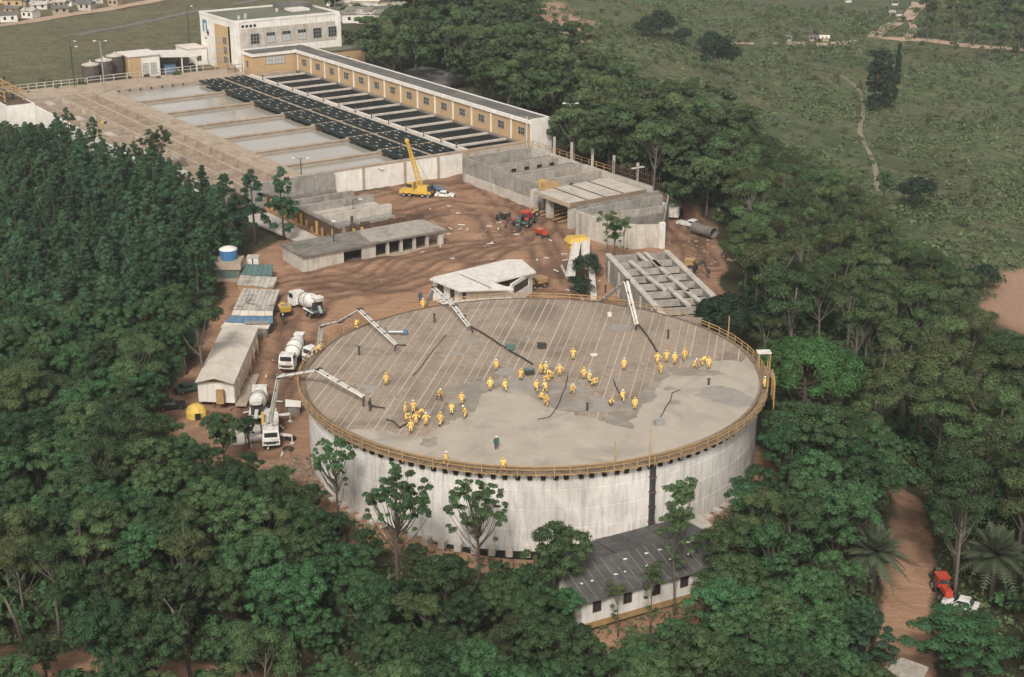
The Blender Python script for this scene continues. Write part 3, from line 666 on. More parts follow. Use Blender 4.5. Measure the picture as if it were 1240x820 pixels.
m = MB(); m.box(-112.5, -99, -94, -30, 4.4, 8.95); o = m.build('bank', K['conc_br'])
for vtx in o.data.vertices: vtx.co = SW(*vtx.co)
setting(o)
root = thing('gauge_posts', 'row of short dark posts along the far side of the first settling pool', 'posts', (-97.5, -60, 9), world='S')
for k in range(7): m = MB(); m.box(-97.9, -97.6, -69+k*3.1, -68.75+k*3.1, 6.2, 9.0); m.cyl((-97.75, -68.9+k*3.1, 0), .3, 8.36, 8.6, 8); m.build('post', K['steel'], root)
root = thing('service_bridge', 'rough timber stair and landing by the corner of the office block', 'stairs', (-104, -31, 9), world='S')
for k in range(6): m = MB(); m.box(-106-.9*k, -105.2-.9*k, -31.6, -29.8, 9+.3*k, 9.3+.3*k); m.build('tread', K['conc_br'], root)
railing('railing', 'dark pipe rail by the corner of the office block', [(-105,-33.5,9),(-105,-29,9)], 2.2, 2.2, 'rustsheet', .15)
# small red valve posts seen on the walkway
for k, (a_, b_) in enumerate(((-30, -88), (-3, -80), (-52, -79), (-20, -90))): pass
root = thing('yellow_pump', 'small yellow pump lying on the channel basins behind the conifers', 'pump', (-62, -86, 7.3), world='S')
m = MB(); m.box(-62.8, -61.2, -86.6, -85.4, 7.3, 8.6); m.build('body', K['yellow'], root); m = MB(); m.cyl((-60.7, -86, 0), .4, 7.3, 8.9, 8); m.build('motor', K['steel'], root)
# dark flat roofed building behind gallery
root = thing('dark_pavilion', 'low building with dark overhanging flat roof, among the trees behind the gallery', 'building', P(525,100,8), world=True)
cp = [P(485,86,9), P(537,102,9), P(566,96,9), P(518,79,9)]
c0 = sum(cp, Vector())/4
m = MB(); m.slab(cp, .8); m.build('roof', K['bitumen'], root)
wl = [c0.lerp(p, .86) for p in cp]; m = MB(); m.prism([(p.x, p.y) for p in wl], 2, 8.25); m.build('wall', K['conc_br'], root)
for k, f in enumerate((.2, .45, .7)):
    e = wl[1].lerp(wl[2], f); e2 = wl[1].lerp(wl[2], f+.12); m = MB(); m.beam((e.x, e.y-.1, 6.6), (e2.x, e2.y-.1, 6.6), .3, 1.2); m.build('window', K['dark'], root)
e = c0; m = MB(); m.box(e.x-3, e.x-1, e.y-1, e.y+1, 9, 9.5); m.box(e.x+3, e.x+4, e.y-2, e.y-1, 9, 9.6); m.build('roof_box', K['conc_dk'], root)
# ================================================================ unfinished structures in the yard (plant grid)
# left open basin: retaining walls, yellow posts
root = thing('unfinished_basin', 'roofless grey basin walls with yellow props between the settling pools and the open fronted shed', 'basin', (33, -72, 4), world='S')
m = MB(); m.box(17.2, 18.0, -84, -64.3, 3.0, 9.3); m.build('back_wall', K['conc_grey'], root)
m = MB(); m.box(18.0, 19.6, -80, -64.6, 3.0, 5.6); m.build('ledge', K['conc_dk'], root)
m = MB(); m.box(24.5, 25.3, -80, -63.5, 3.0, 6.6); m.build('cross_wall', K['conc_grey'], root)
m = MB(); m.box(31.5, 32.4, -79, -62.8, 3.0, 7.2); m.build('cross_wall', K['conc_grey'], root)
m = MB(); m.box(32.4, 34.4, -78, -62.8, 3.0, 5.7); m.build('lower_ledge', K['conc_lt'], root)
m = MB(); m.box(38.5, 39.3, -78, -62.5, 3.0, 6.7); m.build('cross_wall', K['conc_lt'], root)
m = MB(); m.box(39.3, 41.5, -77, -63, 3, 4.9); m.build('lower_ledge', K['conc_grey'], root)
m = MB(); m.box(17.5, 50, -80.2, -79.6, 3.0, 6.9); m.build('side_wall', K['rustsheet'], root)
m = MB(); m.box(17.5, 50, -80.4, -79.4, 6.9, 7.15); m.build('side_wall_cap', K['conc_dk'], root)
for k in range(13): a0 = 20.5 + k*2.25; m = MB(); m.box(a0, a0+.25, -80.6, -80.2, 3.6, 6.3 - .8*(k % 3)); m.build('yellow_prop', K['yellow' if k % 3 == 0 else 'wood'], root)
for k in range(17): b0 = -77 + k*1.05; m = MB(); m.box(46.6, 46.85, b0, b0+.92, 3.4, 6.1 + random.uniform(-.35, .35)); m.build('shutter_board', K['rustsheet'], root)
m = MB(); m.tube([(44.5, -74.5, 4), (44.5, -74.5, 7.2)], .3, 7); m.build('dead_trunk', K['bark'], root)
for b0 in (-76.6, -74.8): m = MB(); m.box(48.5, 48.9, b0, b0+.4, 3.5, 6.0); m.build('yellow_prop', K['yellow'], root)
m = MB(); m.slab([(22,-89,4.6),(52,-86.5,4.5),(52,-82.5,4.6),(22,-83,4.7)], .3); m.build('path_slab', K['conc_lt'], root)
# long open fronted building
root = thing('open_fronted_shed', 'long low concrete building with stained slab roof, black doorway and row of square openings', 'building', (58, -80, 4), world='S')
x0, x1 = 54.6, 62.4
m = MB(); m.box(x0, x1, -94.4, -94.0, 3.0, 6.9); m.build('end_wall', K['conc_lt'], root)
m = MB(); m.box(x1-.4, x1, -94, -85.9, 3.0, 6.88); m.build('front_wall', K['conc_lt'], root)
m = MB(); m.box(x1-.4, x1, -82.1, -79.2, 3.0, 6.88); m.build('front_wall', K['conc_lt'], root)
m = MB(); m.box(x1-.4, x1, -85.9, -82.1, 6.3, 6.86); m.build('lintel', K['conc'], root)
m = MB(); m.box(x0, x0+.3, -94, -65, 3.0, 6.88); m.build('back_wall', K['conc_dk'], root)
for b0 in (-76.9, -74.0, -71.1, -68.3, -65.6): m = MB(); m.box(x1-.55, x1, b0, b0+.55 if b0 < -66 else b0+1.1, 3.0, 6.88); m.build('pillar', K['conc_lt'], root)
m = MB(); m.box(x1-.5, x1+.1, -79.2, -64.5, 3.0, 4.35); m.build('sill_wall', K['conc_br'], root)
m = MB(); m.box(x0+.3, x1-.6, -94, -65, 3.0, 4.1); m.build('floor', K['conc_dk'], root)
m = MB(); m.box(x0+2, x0+2.2, -79, -65, 4.1, 6.88); m.build('inner_wall', K['rustsheet'], root)
m = MB(); m.box(x0-.7, x1+.6, -94.6, -64.0, 6.9, 7.25); m.build('roof_slab', K['conc_dk'], root)
m = MB(); m.prism([(x0-.5,-78),(x0+3,-79.5),(x1-.5,-80),(x1+.4,-78),(x1+.4,-64.2),(x0+.5,-64.2),(x0-.5,-66)], 7.25, 7.31); m.build('roof_screed', K['conc'], root)
m = MB(); m.prism([(x0+1.2,-93),(x0+3.6,-93.4),(x0+3.9,-90.3),(x0+1.8,-89.8)], 7.25, 7.4); m.build('moss_patch', K['roofmoss'], root)
m = MB(); m.tube([(x0+3.5, -85.6, 7.2), (x0+3.5, -85.6, 10.5)], .12, 6); m.build('vent_pipe', K['steel'], root)
# right hand basin 1
root = thing('concrete_basin', 'large roofless grey basin with cross walls, right of the yard beside the white gable', 'basin', (36, -25, 4), world='S')
bx0, bx1, by0, by1 = 22.6, 50.5, -34.8, -16
m = MB(); m.box(bx0, bx1, by0, by0+.7, 3, 9.4); m.build('long_wall', K['conc_grey'], root)
m = MB(); m.box(bx0+1.2, bx1, by0-.25, by0, 3, 5.9); m.build('wall_plinth', K['conc_lt'], root)
m = MB(); m.box(bx0, bx0+.7, by0+.7, by1, 3, 9.38); m.build('end_wall', K['conc_grey'], root)
m = MB(); m.box(bx0, 66, by1-.7, by1, 3, 9.36); m.build('back_wall', K['conc_lt'], root)
m = MB(); m.box(bx0+.7, bx1, by0+.7, by1-.7, 3, 6.2); m.build('basin_floor', K['conc_grey'], root)
for a0, w_ in ((31.5, .5), (33.4, .5), (40, .5), (42.2, .5), (49, .6)): m = MB(); m.box(a0, a0+w_, by0+.7, by1-.7, 6.2, 9.1 if w_ < .6 else 9.4); m.build('cross_wall', K['conc'], root)
for a0 in (31.5, 40): m = MB(); m.box(a0-1.3, a0, by0+.7, by1-.7, 8.7, 9.0); m.build('ledge', K['conc_dk'], root)
for k in range(5): m = MB(); m.box(33.9, 34.0, by0+2+k*3.4, by0+3.2+k*3.4, 7.3, 8.3); m.build('wall_opening', K['dark'], root)
m = MB(); m.box(50.5, 53.5, by0, by1-.7, 3.0, 8.2); m.build('lower_bay', K['conc_grey'], root)
m = MB(); m.box(53, 54.6, -35.2, -31.8, 8.6, 10.2); m.build('yellow_formwork', K['wood'], root)
m = MB(); m.box(51.2, 52.6, -34.4, -33.2, 8.2, 10.2); m.build('yellow_formwork', K['yellow'], root)
m = MB(); m.slab([(55,-37.8,9.0),(66.6,-37.8,9.0),(66.6,-18.5,9.0),(53.6,-18.5,9.0)], .35); m.build('deck_slab', K['conc_lt'], root)
for b0 in (-33.2, -28.8, -24): m = MB(); m.box(54, 66.2, b0, b0+.25, 9.0, 9.12); m.build('rebar_strip', K['rustsheet'], root)
m = MB(); m.box(55, 66.8, -38.1, -37.75, 8.4, 9.15); m.build('edge_board', K['conc_br'], root); m = MB(); m.box(66.5, 66.85, -37.7, -18.5, 8.3, 9.2); m.build('edge_board', K['plank'], root)
for (a0, b0) in ((66, -37.4), (52, -36.6), (58, -37), (66, -30), (60, -28)): m = MB(); m.box(a0-.6, a0+.6, b0, b0+1.2, 2.4, 8.6); m.build('pillar', K['conc_lt'], root)
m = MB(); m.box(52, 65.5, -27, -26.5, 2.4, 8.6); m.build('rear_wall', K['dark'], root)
for k in range(5): a0 = 55+k*2; m = MB(); m.beam((a0, -38, 4.5), (a0+2.4, -32, 6.0), .15, .15); m.build('prop', K['wood'], root)
m = MB(); m.box(66, 66.9, -36.2, -15, 3, 8.4); m.build('end_wall', K['conc_grey'], root)
# rusty bars and posts at the back edge
for k in range(26): a0 = 52 + k*.66; m = MB(); m.tube([(a0, by1+.1-.7, 9.2), (a0+random.uniform(-.2,.2), by1-.6, 9.2+random.uniform(2.2, 4.2))], .06, 4); m.build('reinforcing_bar', K['rustsheet'], root)
for z_ in (10.4, 11.6): m = MB(); m.beam((51, by1-.6, z_), (69, by1-.6, z_), .1, .1); m.build('reinforcing_bar', K['rustsheet'], root)
for a0 in (31, 37.5, 45, 52.5, 60.5): m = MB(); m.box(a0, a0+.45, by1-.2, by1+.2, 7, 13.2); m.build('post', K['conc_lt'], root)
m = MB(); m.box(60.4, 61.1, by1-1.5, by1+1.5, 12.1, 12.3); m.build('crossarm', K['conc_lt'], root)
railing('railing', 'timber railing along the back edge of the large concrete basin', [(22.6,-16,9.4),(52,-16,9.4)], 1.3, 2.6, 'wood', .12)
railing('railing', 'timber railing on the short left wall of the large concrete basin', [(22.8,-34.5,9.4),(22.8,-16.5,9.4)], 1.2, 3, 'wood', .1)
# basin 2: lower curved-front basin
root = thing('curved_front_basin', 'pale concrete basin with a curving front wall, behind two slim young trees', 'basin', (78, -34, 3), world='S')
p1 = (70.2, -38.6); p2 = (86.0, -34.9); p3 = (87.2, -31.4); p4 = (66.8, -15.9)
front = [(70.2,-38.9),(74.5,-38.8),(78.5,-38.2),(82.2,-37.0),(85.0,-35.0),(87.0,-31.6)]
for k, (q0, q1) in enumerate(zip(front, front[1:])):
    m = MB(); d = Vector((q1[0]-q0[0], q1[1]-q0[1], 0)).normalized(); nrm = Vector((-d.y, d.x, 0))*.6
    zt = 8.6
    m.add([(q0[0],q0[1],1.2),(q1[0],q1[1],1.2),(q1[0]+nrm.x,q1[1]+nrm.y,1.2),(q0[0]+nrm.x,q0[1]+nrm.y,1.2),(q0[0],q0[1],zt),(q1[0],q1[1],zt),(q1[0]+nrm.x,q1[1]+nrm.y,zt),(q0[0]+nrm.x,q0[1]+nrm.y,zt)],
          [(0,3,2,1),(4,5,6,7),(0,1,5,4),(1,2,6,5),(2,3,7,6),(3,0,4,7)]); m.build('front_wall', K['conc_lt'], root)
m = MB(); m.box(86.6, 87.4, -31.6, -30.6, 1.2, 9.0); m.build('corner_pier', K['white'], root)
m = MB(); m.add([(87,-31,1.2),(87.3,-31,1.2),(71,-16,1.2),(70.5,-16,1.2),(87,-31,8.6),(87.3,-31,8.6),(71,-16,8.6),(70.5,-16,8.6)], [(0,3,2,1),(4,5,6,7),(0,1,5,4),(1,2,6,5),(2,3,7,6),(3,0,4,7)]); m.build('side_wall', K['conc_grey'], root)
m = MB(); m.prism([(70.4,-38.2),(78.4,-37.6),(84.6,-34.5),(86.4,-31.4),(71,-17),(67.2,-17)], 1.2, 6.4); m.build('basin_floor', K['conc_grey'], root)
m = MB(); m.beam((74,-37.6,7.4),(76.5,-22,7.4),.5,2.2); m.build('cross_wall', K['conc'], root)
m = MB(); m.beam((79.5,-36.8,7.4),(80.5,-25.5,7.4),.5,2.2); m.build('cross_wall', K['conc_dk'], root)
m = MB(); m.beam((69.9,-38.6,7.4),(69.9,-17,7.4),.6,2.4); m.build('side_wall', K['conc_grey'], root)
for k in range(7):
    q = front[1+k//2]; m = MB()
for k in range(6): s = .12 + .15*k; q0 = Vector((*front[0], 0)).lerp(Vector((*front[4], 0)), s); m = MB(); m.box(q0.x-.05, q0.x+.1, q0.y-.9, q0.y-.62, 2.5, 8.5); m.build('stain_rib', K['conc'], root)
# basin 3: open frame with long beams
root = thing('open_beam_basin', 'open concrete frame with planks laid over its beams, behind the right rim of the tank', 'basin', P(820,350,4), world=True)
c00 = P(670,520-520,8); 
def W4(x, y): return (540+x*360/1240, 160+y*230/792)
q = [P(*W4(670,520),8), P(*W4(930,508),8), P(*W4(1060,640),8), P(*W4(910,785),8)]
u = (q[3]-q[0]).normalized(); v_ = Vector((-u.y, u.x, 0)); O3 = q[0]; L3 = 35.0; Wd = 11.3
def F(s, r, z): p = O3 + u*s + v_*r; return Vector((p.x, p.y, z))
def fbeam(name, s0, r0, s1, r1, w_, h_, z, mt, r_=None): m = MB(); m.beam(F(s0,r0,z), F(s1,r1,z), w_, h_); return m.build(name, K[mt], r_ or root)
fbeam('side_wall', 0, .3, L3, .3, .8, 8.4, 4.0, 'conc_grey'); fbeam('side_wall', 0, Wd-.3, L3, Wd-.3, .8, 8.4, 4.0, 'conc_grey')
fbeam('end_wall', .3, .7, .3, Wd-.7, .7, 8.3, 4.0, 'conc_grey'); fbeam('end_wall', L3-.3, .7, L3-.3, Wd-.7, .7, 8.3, 4.0, 'conc_grey')
fbeam('floor', .6, Wd/2, L3-.6, Wd/2, Wd-1.4, .5, 4.6, 'conc_dk')
fbeam('side_cap', -.3, .3, L3, .3, 1.0, .3, 8.38, 'conc_lt'); fbeam('side_cap', -.3, Wd-.3, L3, Wd-.3, 1.0, .3, 8.38, 'conc_lt')
for k in range(5): fbeam('buttress', 2+k*6.5, -.15, 2.6+k*6.5, -.15, .3, 7.8, 3.9, 'conc_lt')
for k in range(7): fbeam('cross_beam', 4.6+k*4.2, .7, 4.6+k*4.2, Wd-.7, .55, 1.0, 7.7, 'conc')
for k in range(7): fbeam('slab_panel', 5.0+k*4.2, Wd/2, 7.4+k*4.2, Wd/2, Wd-1.8, .25, 6.9, 'conc_grey')
for (s0, r0, s1, r1) in ((4.6, 3.0, 13.5, 3.6), (13.2, 3.4, 21, 4.3), (20, 5.2, 29.5, 5.6), (.3, 5.6, 5, 5.9), (.3, 7.0, 9, 7.2), (5, 7.0, 14, 7.3), (13.5, 7.1, 23, 7.8), (22, 7.6, 30, 8.1)):
    fbeam('laid_plank', s0, r0, s1, r1, .75, .3, 8.38, 'conc_lt')
# ---------------------------------------------------------------- centre white hut
root = thing('flat_roofed_hut', 'white hut with folded pale flat roof and dark windows, right behind the tank', 'hut', P(590,350,4), world=True)
def W3(x, y): return (320+x*.2742, 170+y*.2742)
rz = 8.1
rp = [P(*W3(730,610),rz), P(*W3(860,662),rz), P(*W3(1098,668),rz-.5), P(*W3(1100,655),rz-.5), P(*W3(1008,626),rz), P(*W3(1200,580),rz), P(*W3(1138,526),rz), P(*W3(1085,526),rz)]
m = MB(); m.slab([rp[0], rp[1], rp[3], rp[4], rp[5], rp[6], rp[7]], .3); m.build('roof', K['sheetw'], root)
m = MB(); m.beam(P(*W3(865,592),rz+.06), P(*W3(1000,650),rz+.06), .12, .06); m.build('roof_joint', K['bitumen'], root)
cen = P(*W3(960,600), 0)
def inset(p, f=.9): e = Vector((cen.x, cen.y, 0)).lerp(Vector((p.x, p.y, 0)), f); return e
w0, w1, w2, w3, w4, w5 = [inset(p, .93) for p in (rp[0], rp[1], rp[3], rp[5], rp[6], rp[7])]
def wall_run(a_, b_, segs, z0, z1, mt='white', th=.3, zs=(1.1, 2.6)):
    "a wall from a_ to b_ with window gaps (fractions)"
    base_ = a_; d = b_ - a_; x = 0.0
    for s0, s1 in segs:
        if s0 > x: m = MB(); p, q_ = a_+d*x, a_+d*s0; m.beam((p.x,p.y,(z0+z1)/2), (q_.x,q_.y,(z0+z1)/2), th, z1-z0); m.build('wall', K[mt], root)
        p, q_ = a_+d*s0, a_+d*s1
        m = MB(); m.beam((p.x,p.y,z0+zs[0]/2), (q_.x,q_.y,z0+zs[0]/2), th*.96, zs[0]); m.build('wall', K[mt], root)
        m = MB(); m.beam((p.x,p.y,(z0+zs[1]+z1)/2), (q_.x,q_.y,(z0+zs[1]+z1)/2), th*.96, z1-z0-zs[1]); m.build('wall', K[mt], root)
        m = MB(); m.beam((p.x,p.y,z0+(zs[0]+zs[1])/2), (q_.x,q_.y,z0+(zs[0]+zs[1])/2), .06, zs[1]-zs[0]); m.build('window', K['glass'], root)
        x = s1
    if x < 1: m = MB(); p, q_ = a_+d*x, b_; m.beam((p.x,p.y,(z0+z1)/2), (q_.x,q_.y,(z0+z1)/2), th, z1-z0); m.build('wall', K[mt], root)
wall_run(w0, w1, [(.15,.4),(.62,.8)], 3.6, 7.75, zs=(1.6, 3.4)); wall_run(w1, w2, [(.03,.10)], 3.6, 7.3, zs=(2.2,3.3)); wall_run(w2, w3, [(.1,.82)], 3.6, 7.7, zs=(2.0, 3.5))
wall_run(w3, w4, [], 3.6, 7.74); wall_run(w5, w0, [], 3.6, 7.74); wall_run(w4, w5, [], 3.6, 7.74)
# ---------------------------------------------------------------- yellow hopper with white chutes
root = thing('yellow_hopper', 'yellow topped hopper feeding the white chutes, in the yard beside the curved front basin', 'hopper', P(700,296,5), world=True)
g = P(*W4(548,448), 5.6); m = MB(); m.X = Matrix.Translation(g) @ Matrix.Rotation(.3, 4, 'Z'); m.frus(-2.2,2.2,-1.6,1.6,-.3,.6,.5,.5); m.build('hood', K['yellow'], root)
m = MB(); m.X = Matrix.Translation(g) @ Matrix.Rotation(.3, 4, 'Z'); m.box(-1.9,1.9,-1.3,1.3,-2.2,-.3); m.build('bin', K['yellow'], root)
def chute(label, pts, w_):
    g = P(*W4(*pts[0][:2]), pts[0][2]); r_ = thing('chute', label, 'chute', (g.x, g.y, g.z-1), world=True)
    q = [P(*W4(x, y), z) for x, y, z in pts]
    for a_, b_ in zip(q, q[1:]):
        m = MB(); m.beam(a_, b_, w_, .15); m.build('chute_bed', K['sheetw'], r_)
        d = (b_-a_).normalized(); sx = d.cross(Vector((0,0,1))).normalized()*w_/2
        for s in (-1, 1): m = MB(); m.beam(a_+sx*s+Vector((0,0,.25)), b_+sx*s+Vector((0,0,.25)), .12, .6); m.build('chute_side', K['white'], r_)
    for p in q: m = MB(); m.tube([p, (p.x, p.y, T(p.x, p.y)-.3)], .1, 5); m.build('leg', K['steel'], r_)
chute('straight white metal chute running down from the yellow hopper', [(547,462,5.4),(520,600,4.9)], 1.5)
chute('bent white metal chute, right of the straight one, running down to the tank rim', [(583,450,5.6),(582,515,5.2),(600,540,5.0)], 1.4)
chute('lower run of white pipe between the dark bushes and the tank rim', [(606,562,4.6),(617,700,4.4)], .9)
# concrete kerb towards the tank
root = thing('kerb_wall', 'low pale concrete kerb running down the yard to the tank rim, left of the chutes', 'kerb', P(*W4(520,620),3.6), world=True)
pts_ = [P(*W4(x, y), 3.9) for x, y in ((482,560),(500,600),(535,650),(570,700))]
for a_, b_ in zip(pts_, pts_[1:]): m = MB(); m.beam(a_, b_, .35, .6); m.build('kerb_piece', K['conc_lt'], root)

# ================================================================ sheds at left of the yard
def shed(name, label, cat, eaves, ridge, base_z, roofmat, wallmat, corr=0, t_=.12, sheets=8, lip=.0):
    """eaves: four roof corners (3D) front-left, front-right, back-right, back-left"""
    e = [Vector(p) for p in eaves]; c = sum(e, Vector())/4; r_ = thing(name, label, cat, (c.x, c.y, base_z), world=True)
    if ridge is None:
        for k in range(sheets):
            a0, a1 = k/sheets+.004, (k+1)/sheets-.004
            m = MB(); m.slab([e[0].lerp(e[1], a0), e[0].lerp(e[1], a1), e[3].lerp(e[2], a1), e[3].lerp(e[2], a0)], t_*(1+.3*(k % 2))); m.build('roof_sheet', K[roofmat], r_)
    else:
        ra, rb = Vector(ridge[0]), Vector(ridge[1])    # ridge from front gable to back gable
        for (p0, p1) in ((e[0], e[3]), (e[1], e[2])):
            for k in range(sheets):
                a0, a1 = k/sheets+.003, (k+1)/sheets-.003
                m = MB(); m.slab([p0.lerp(p1, a0), p0.lerp(p1, a1), ra.lerp(rb, a1), ra.lerp(rb, a0)], t_*(1+.3*(k % 2))); m.build('roof_sheet', K[roofmat], r_)
    w_ = [c.lerp(p, .92) for p in e]
    for i in range(4):
        a_, b_ = w_[i], w_[(i+1) % 4]; zt = min(e[i].z, e[(i+1) % 4].z) - t_*1.6
        m = MB(); m.beam((a_.x,a_.y,(zt+base_z)/2), (b_.x,b_.y,(zt+base_z)/2), .15, zt-base_z); m.build('wall', K[wallmat], r_)
        if ridge is not None and i in (0, 2):
            rr = (ra if i == 0 else rb); rr = c.lerp(rr, .92); rr.z = (ra if i == 0 else rb).z - t_*1.4
            m = MB(); dd = (Vector((rr.x-c.x, rr.y-c.y, 0)).normalized())*.07
            m.add([a_+dd*0+Vector((0,0,zt-a_.z)), Vector((b_.x,b_.y,zt)), rr, a_-dd*2+Vector((0,0,zt-a_.z)), Vector((b_.x,b_.y,zt))-dd*2, rr-dd*2], [(0,1,2),(5,4,3),(0,3,4,1),(1,4,5,2),(2,5,3,0)]); m.build('gable', K['wood'], r_)
    return r_
def Q(x, y, z): return P(250+x*150/1118, 290+y*110/820, z)
s1 = shed('long_shed', 'long white shed with pale ridged sheet roof, nearest of the sheds left of the yard', 'shed',
     [P(236,463,4.0), P(283,465,4.0), P(313,396,4.4), P(270,395,4.4)], (P(259,458,5.0), P(291,393,5.4)), .6, 'fibro', 'white', sheets=12)
m = MB(); m.beam((-40.7,203,2.2), (-40.2,222,2.2), .1, 1.6)
e = P(283,470,0)
for k in range(6): m = MB(); x_ = -40.7 + .02*k; m.box(x_, x_+.18, 205+k*3.3, 205.2+k*3.3, .3, 3.7); m.build('post', K['wood'], s1)
m = MB(); m.box(-40.9, -39.2, 202.5, 221, .2, .5); m.build('plinth', K['conc_br'], s1)
m = MB(); m.box(-43.5, -42.4, 201.9, 202.6, .8, 2.9); m.build('door', K['wood'], s1)
shed('rusty_roofed_shed', 'shed with broad patchy black and white corroded sheet roof, middle of the row', 'shed', [Q(240,628,4.6), Q(602,636,4.6), Q(660,455,5.2), Q(330,440,5.2)], None, 1.4, 'rust', 'conc_dk', sheets=9)
shed('mottled_roofed_shed', 'small shed with white sheet and blackened broken tiles, below the green roof', 'shed', [Q(275,405,4.9), Q(603,436,4.9), Q(640,340,5.4), Q(303,322,5.4)], None, 2.0, 'rust', 'wood', sheets=7)
shed('green_roofed_shed', 'small shed with plain dull green sheet roof at the back end of the row', 'shed', [Q(305,316,5.5), Q(588,326,5.5), Q(604,228,6.1), Q(350,222,6.1)], None, 2.4, 'teal', 'conc_dk', sheets=6)
shed('blue_striped_shed', 'narrow lean-to roof with a blue sheet strip, between the corroded roof and the long shed', 'shed', [Q(170,738,4.0), Q(600,752,4.0), Q(600,690,4.3), Q(222,684,4.3)], None, 1.2, 'blue', 'steel', sheets=6)
shed('pale_lean_to', 'thin pale sheet lean-to roof directly above the blue strip', 'shed', [Q(224,680,4.5), Q(598,684,4.5), Q(600,645,4.8), Q(240,637,4.8)], None, 1.3, 'fibro', 'conc_dk', sheets=5)
shed('pale_porch', 'low pale porch roof between the blue strip and the long shed', 'shed', [Q(125,790,3.5), Q(560,802,3.5), Q(580,756,3.8), Q(165,746,3.8)], None, .9, 'fibro', 'conc_dk', sheets=5)
# stained glassy annex boxes beside the long shed
root = thing('grey_cabin', 'small grey corrugated cabin at the back right corner of the long shed', 'cabin', P(313,412,1), world=True)
g = P(313,412,1); m = MB(); m.box(g.x-2, g.x+1.6, g.y, g.y+4, .8, 3.9); m.build('wall', K['green'], root); m = MB(); m.box(g.x-2.2, g.x+1.8, g.y-.2, g.y+4.2, 3.9, 4.05); m.build('roof', K['conc_grey'], root)
for k in range(3): m = MB(); m.box(g.x-1.4+k, g.x-1.0+k, g.y-.08, g.y, 1.6, 3.2); m.build('shutter', K['steel'], root)
# blue water tank on a timber tower
gx0, gy0 = -50.2, 252.0
root = thing('water_tower', 'timber tower with two decks carrying the blue water tank', 'tower', (gx0, gy0, 1.5), world=True)
for sx in (-1, 1):
    for sy in (-1, 1): m = MB(); m.box(gx0+sx*1.9-.15, gx0+sx*1.9+.15, gy0+sy*1.7-.15, gy0+sy*1.7+.15, .5, 6.4); m.build('post', K['plank'], root)
m = MB(); m.box(gx0-2.4, gx0+2.4, gy0-2.1, gy0+2.1, 6.2, 7.6); m.build('tank_base', K['conc_br'], root)
m = MB(); m.box(gx0-2.0, gx0+2.0, gy0-1.9, gy0+1.9, 3.6, 4.6); m.build('cabin_band', K['conc_br'], root)
m = MB(); m.box(gx0-4.5, gx0+2.1, gy0-2.3, gy0+2.0, 2.4, 2.9); m.build('lower_deck', K['plank'], root)
m = MB(); m.box(gx0-1.9, gx0+1.9, gy0-1.8, gy0-1.6, 4.6, 6.2); m.build('shutter', K['green'], root)
for s in (-1, 1): m = MB(); m.beam((gx0-1.9*s, gy0-1.9, .8), (gx0+1.9*s, gy0-1.9, 2.5), .14, .14); m.build('brace', K['plank'], root)
root = thing('water_tank', 'round blue water tank with white lid on top of the timber tower', 'water tank', (gx0, gy0, 7.6), world=True)
m = MB(); m.lathe([(1.35,7.6),(1.55,9.3),(1.55,9.5)], 22, (gx0, gy0, 0)); m.build('shell', K['bluetank'], root, True)
m = MB(); m.lathe([(1.62,9.42),(1.62,9.55),(.9,9.85),(.01,9.95)], 22, (gx0, gy0, 0)); m.build('lid', K['white'], root, True)
for k in range(12): an = k*math.pi/6; m = MB(); m.beam((gx0+1.38*math.cos(an), gy0+1.38*math.sin(an), 7.65), (gx0+1.58*math.cos(an), gy0+1.58*math.sin(an), 9.3), .08, .08); m.build('rib', K['blue'], root)
root = thing('white_cistern', 'small white box cistern beside the blue tank, behind the green roof', 'cistern', P(307,318,5), world=True)
g = P(307,318,5.5); m = MB(); m.box(g.x-1, g.x+1, g.y-.8, g.y+.8, 4.4, 6.6); m.build('body', K['white'], root); m = MB(); m.box(g.x-1.1, g.x+1.1, g.y-.9, g.y+.9, 6.6, 6.75); m.build('lid', K['conc_lt'], root); m = MB(); m.box(g.x-.1, g.x+.1, g.y-.86, g.y-.8, 4.6, 6.5); m.build('seam', K['steel'], root)
# yellow tent
g = P(238,505,0); root = thing('yellow_tent', 'small yellow tarpaulin tent below the long shed', 'tent', g, world=True)
m = MB(); m.X = Matrix.Translation(g) @ Matrix.Rotation(.35, 4, 'Z'); m.lathe([(1.6,0),(1.55,1.0),(1.2,1.6),(.6,2.0),(.01,2.1)], 9); m.build('tarpaulin', K['tentw'], root)
m = MB(); m.X = Matrix.Translation(g) @ Matrix.Rotation(.35, 4, 'Z'); m.box(-.4,.4,-1.66,-1.4,0,1.1); m.build('opening', K['dark'], root)
for k in range(5): an = .3+k*1.25; m = MB(); m.tube([(g.x+1.62*math.cos(an), g.y+1.62*math.sin(an), 0), (g.x+1.22*math.cos(an), g.y+1.22*math.sin(an), 1.62), (g.x, g.y, 2.14)], .05, 4); m.build('pole', K['wood'], root)
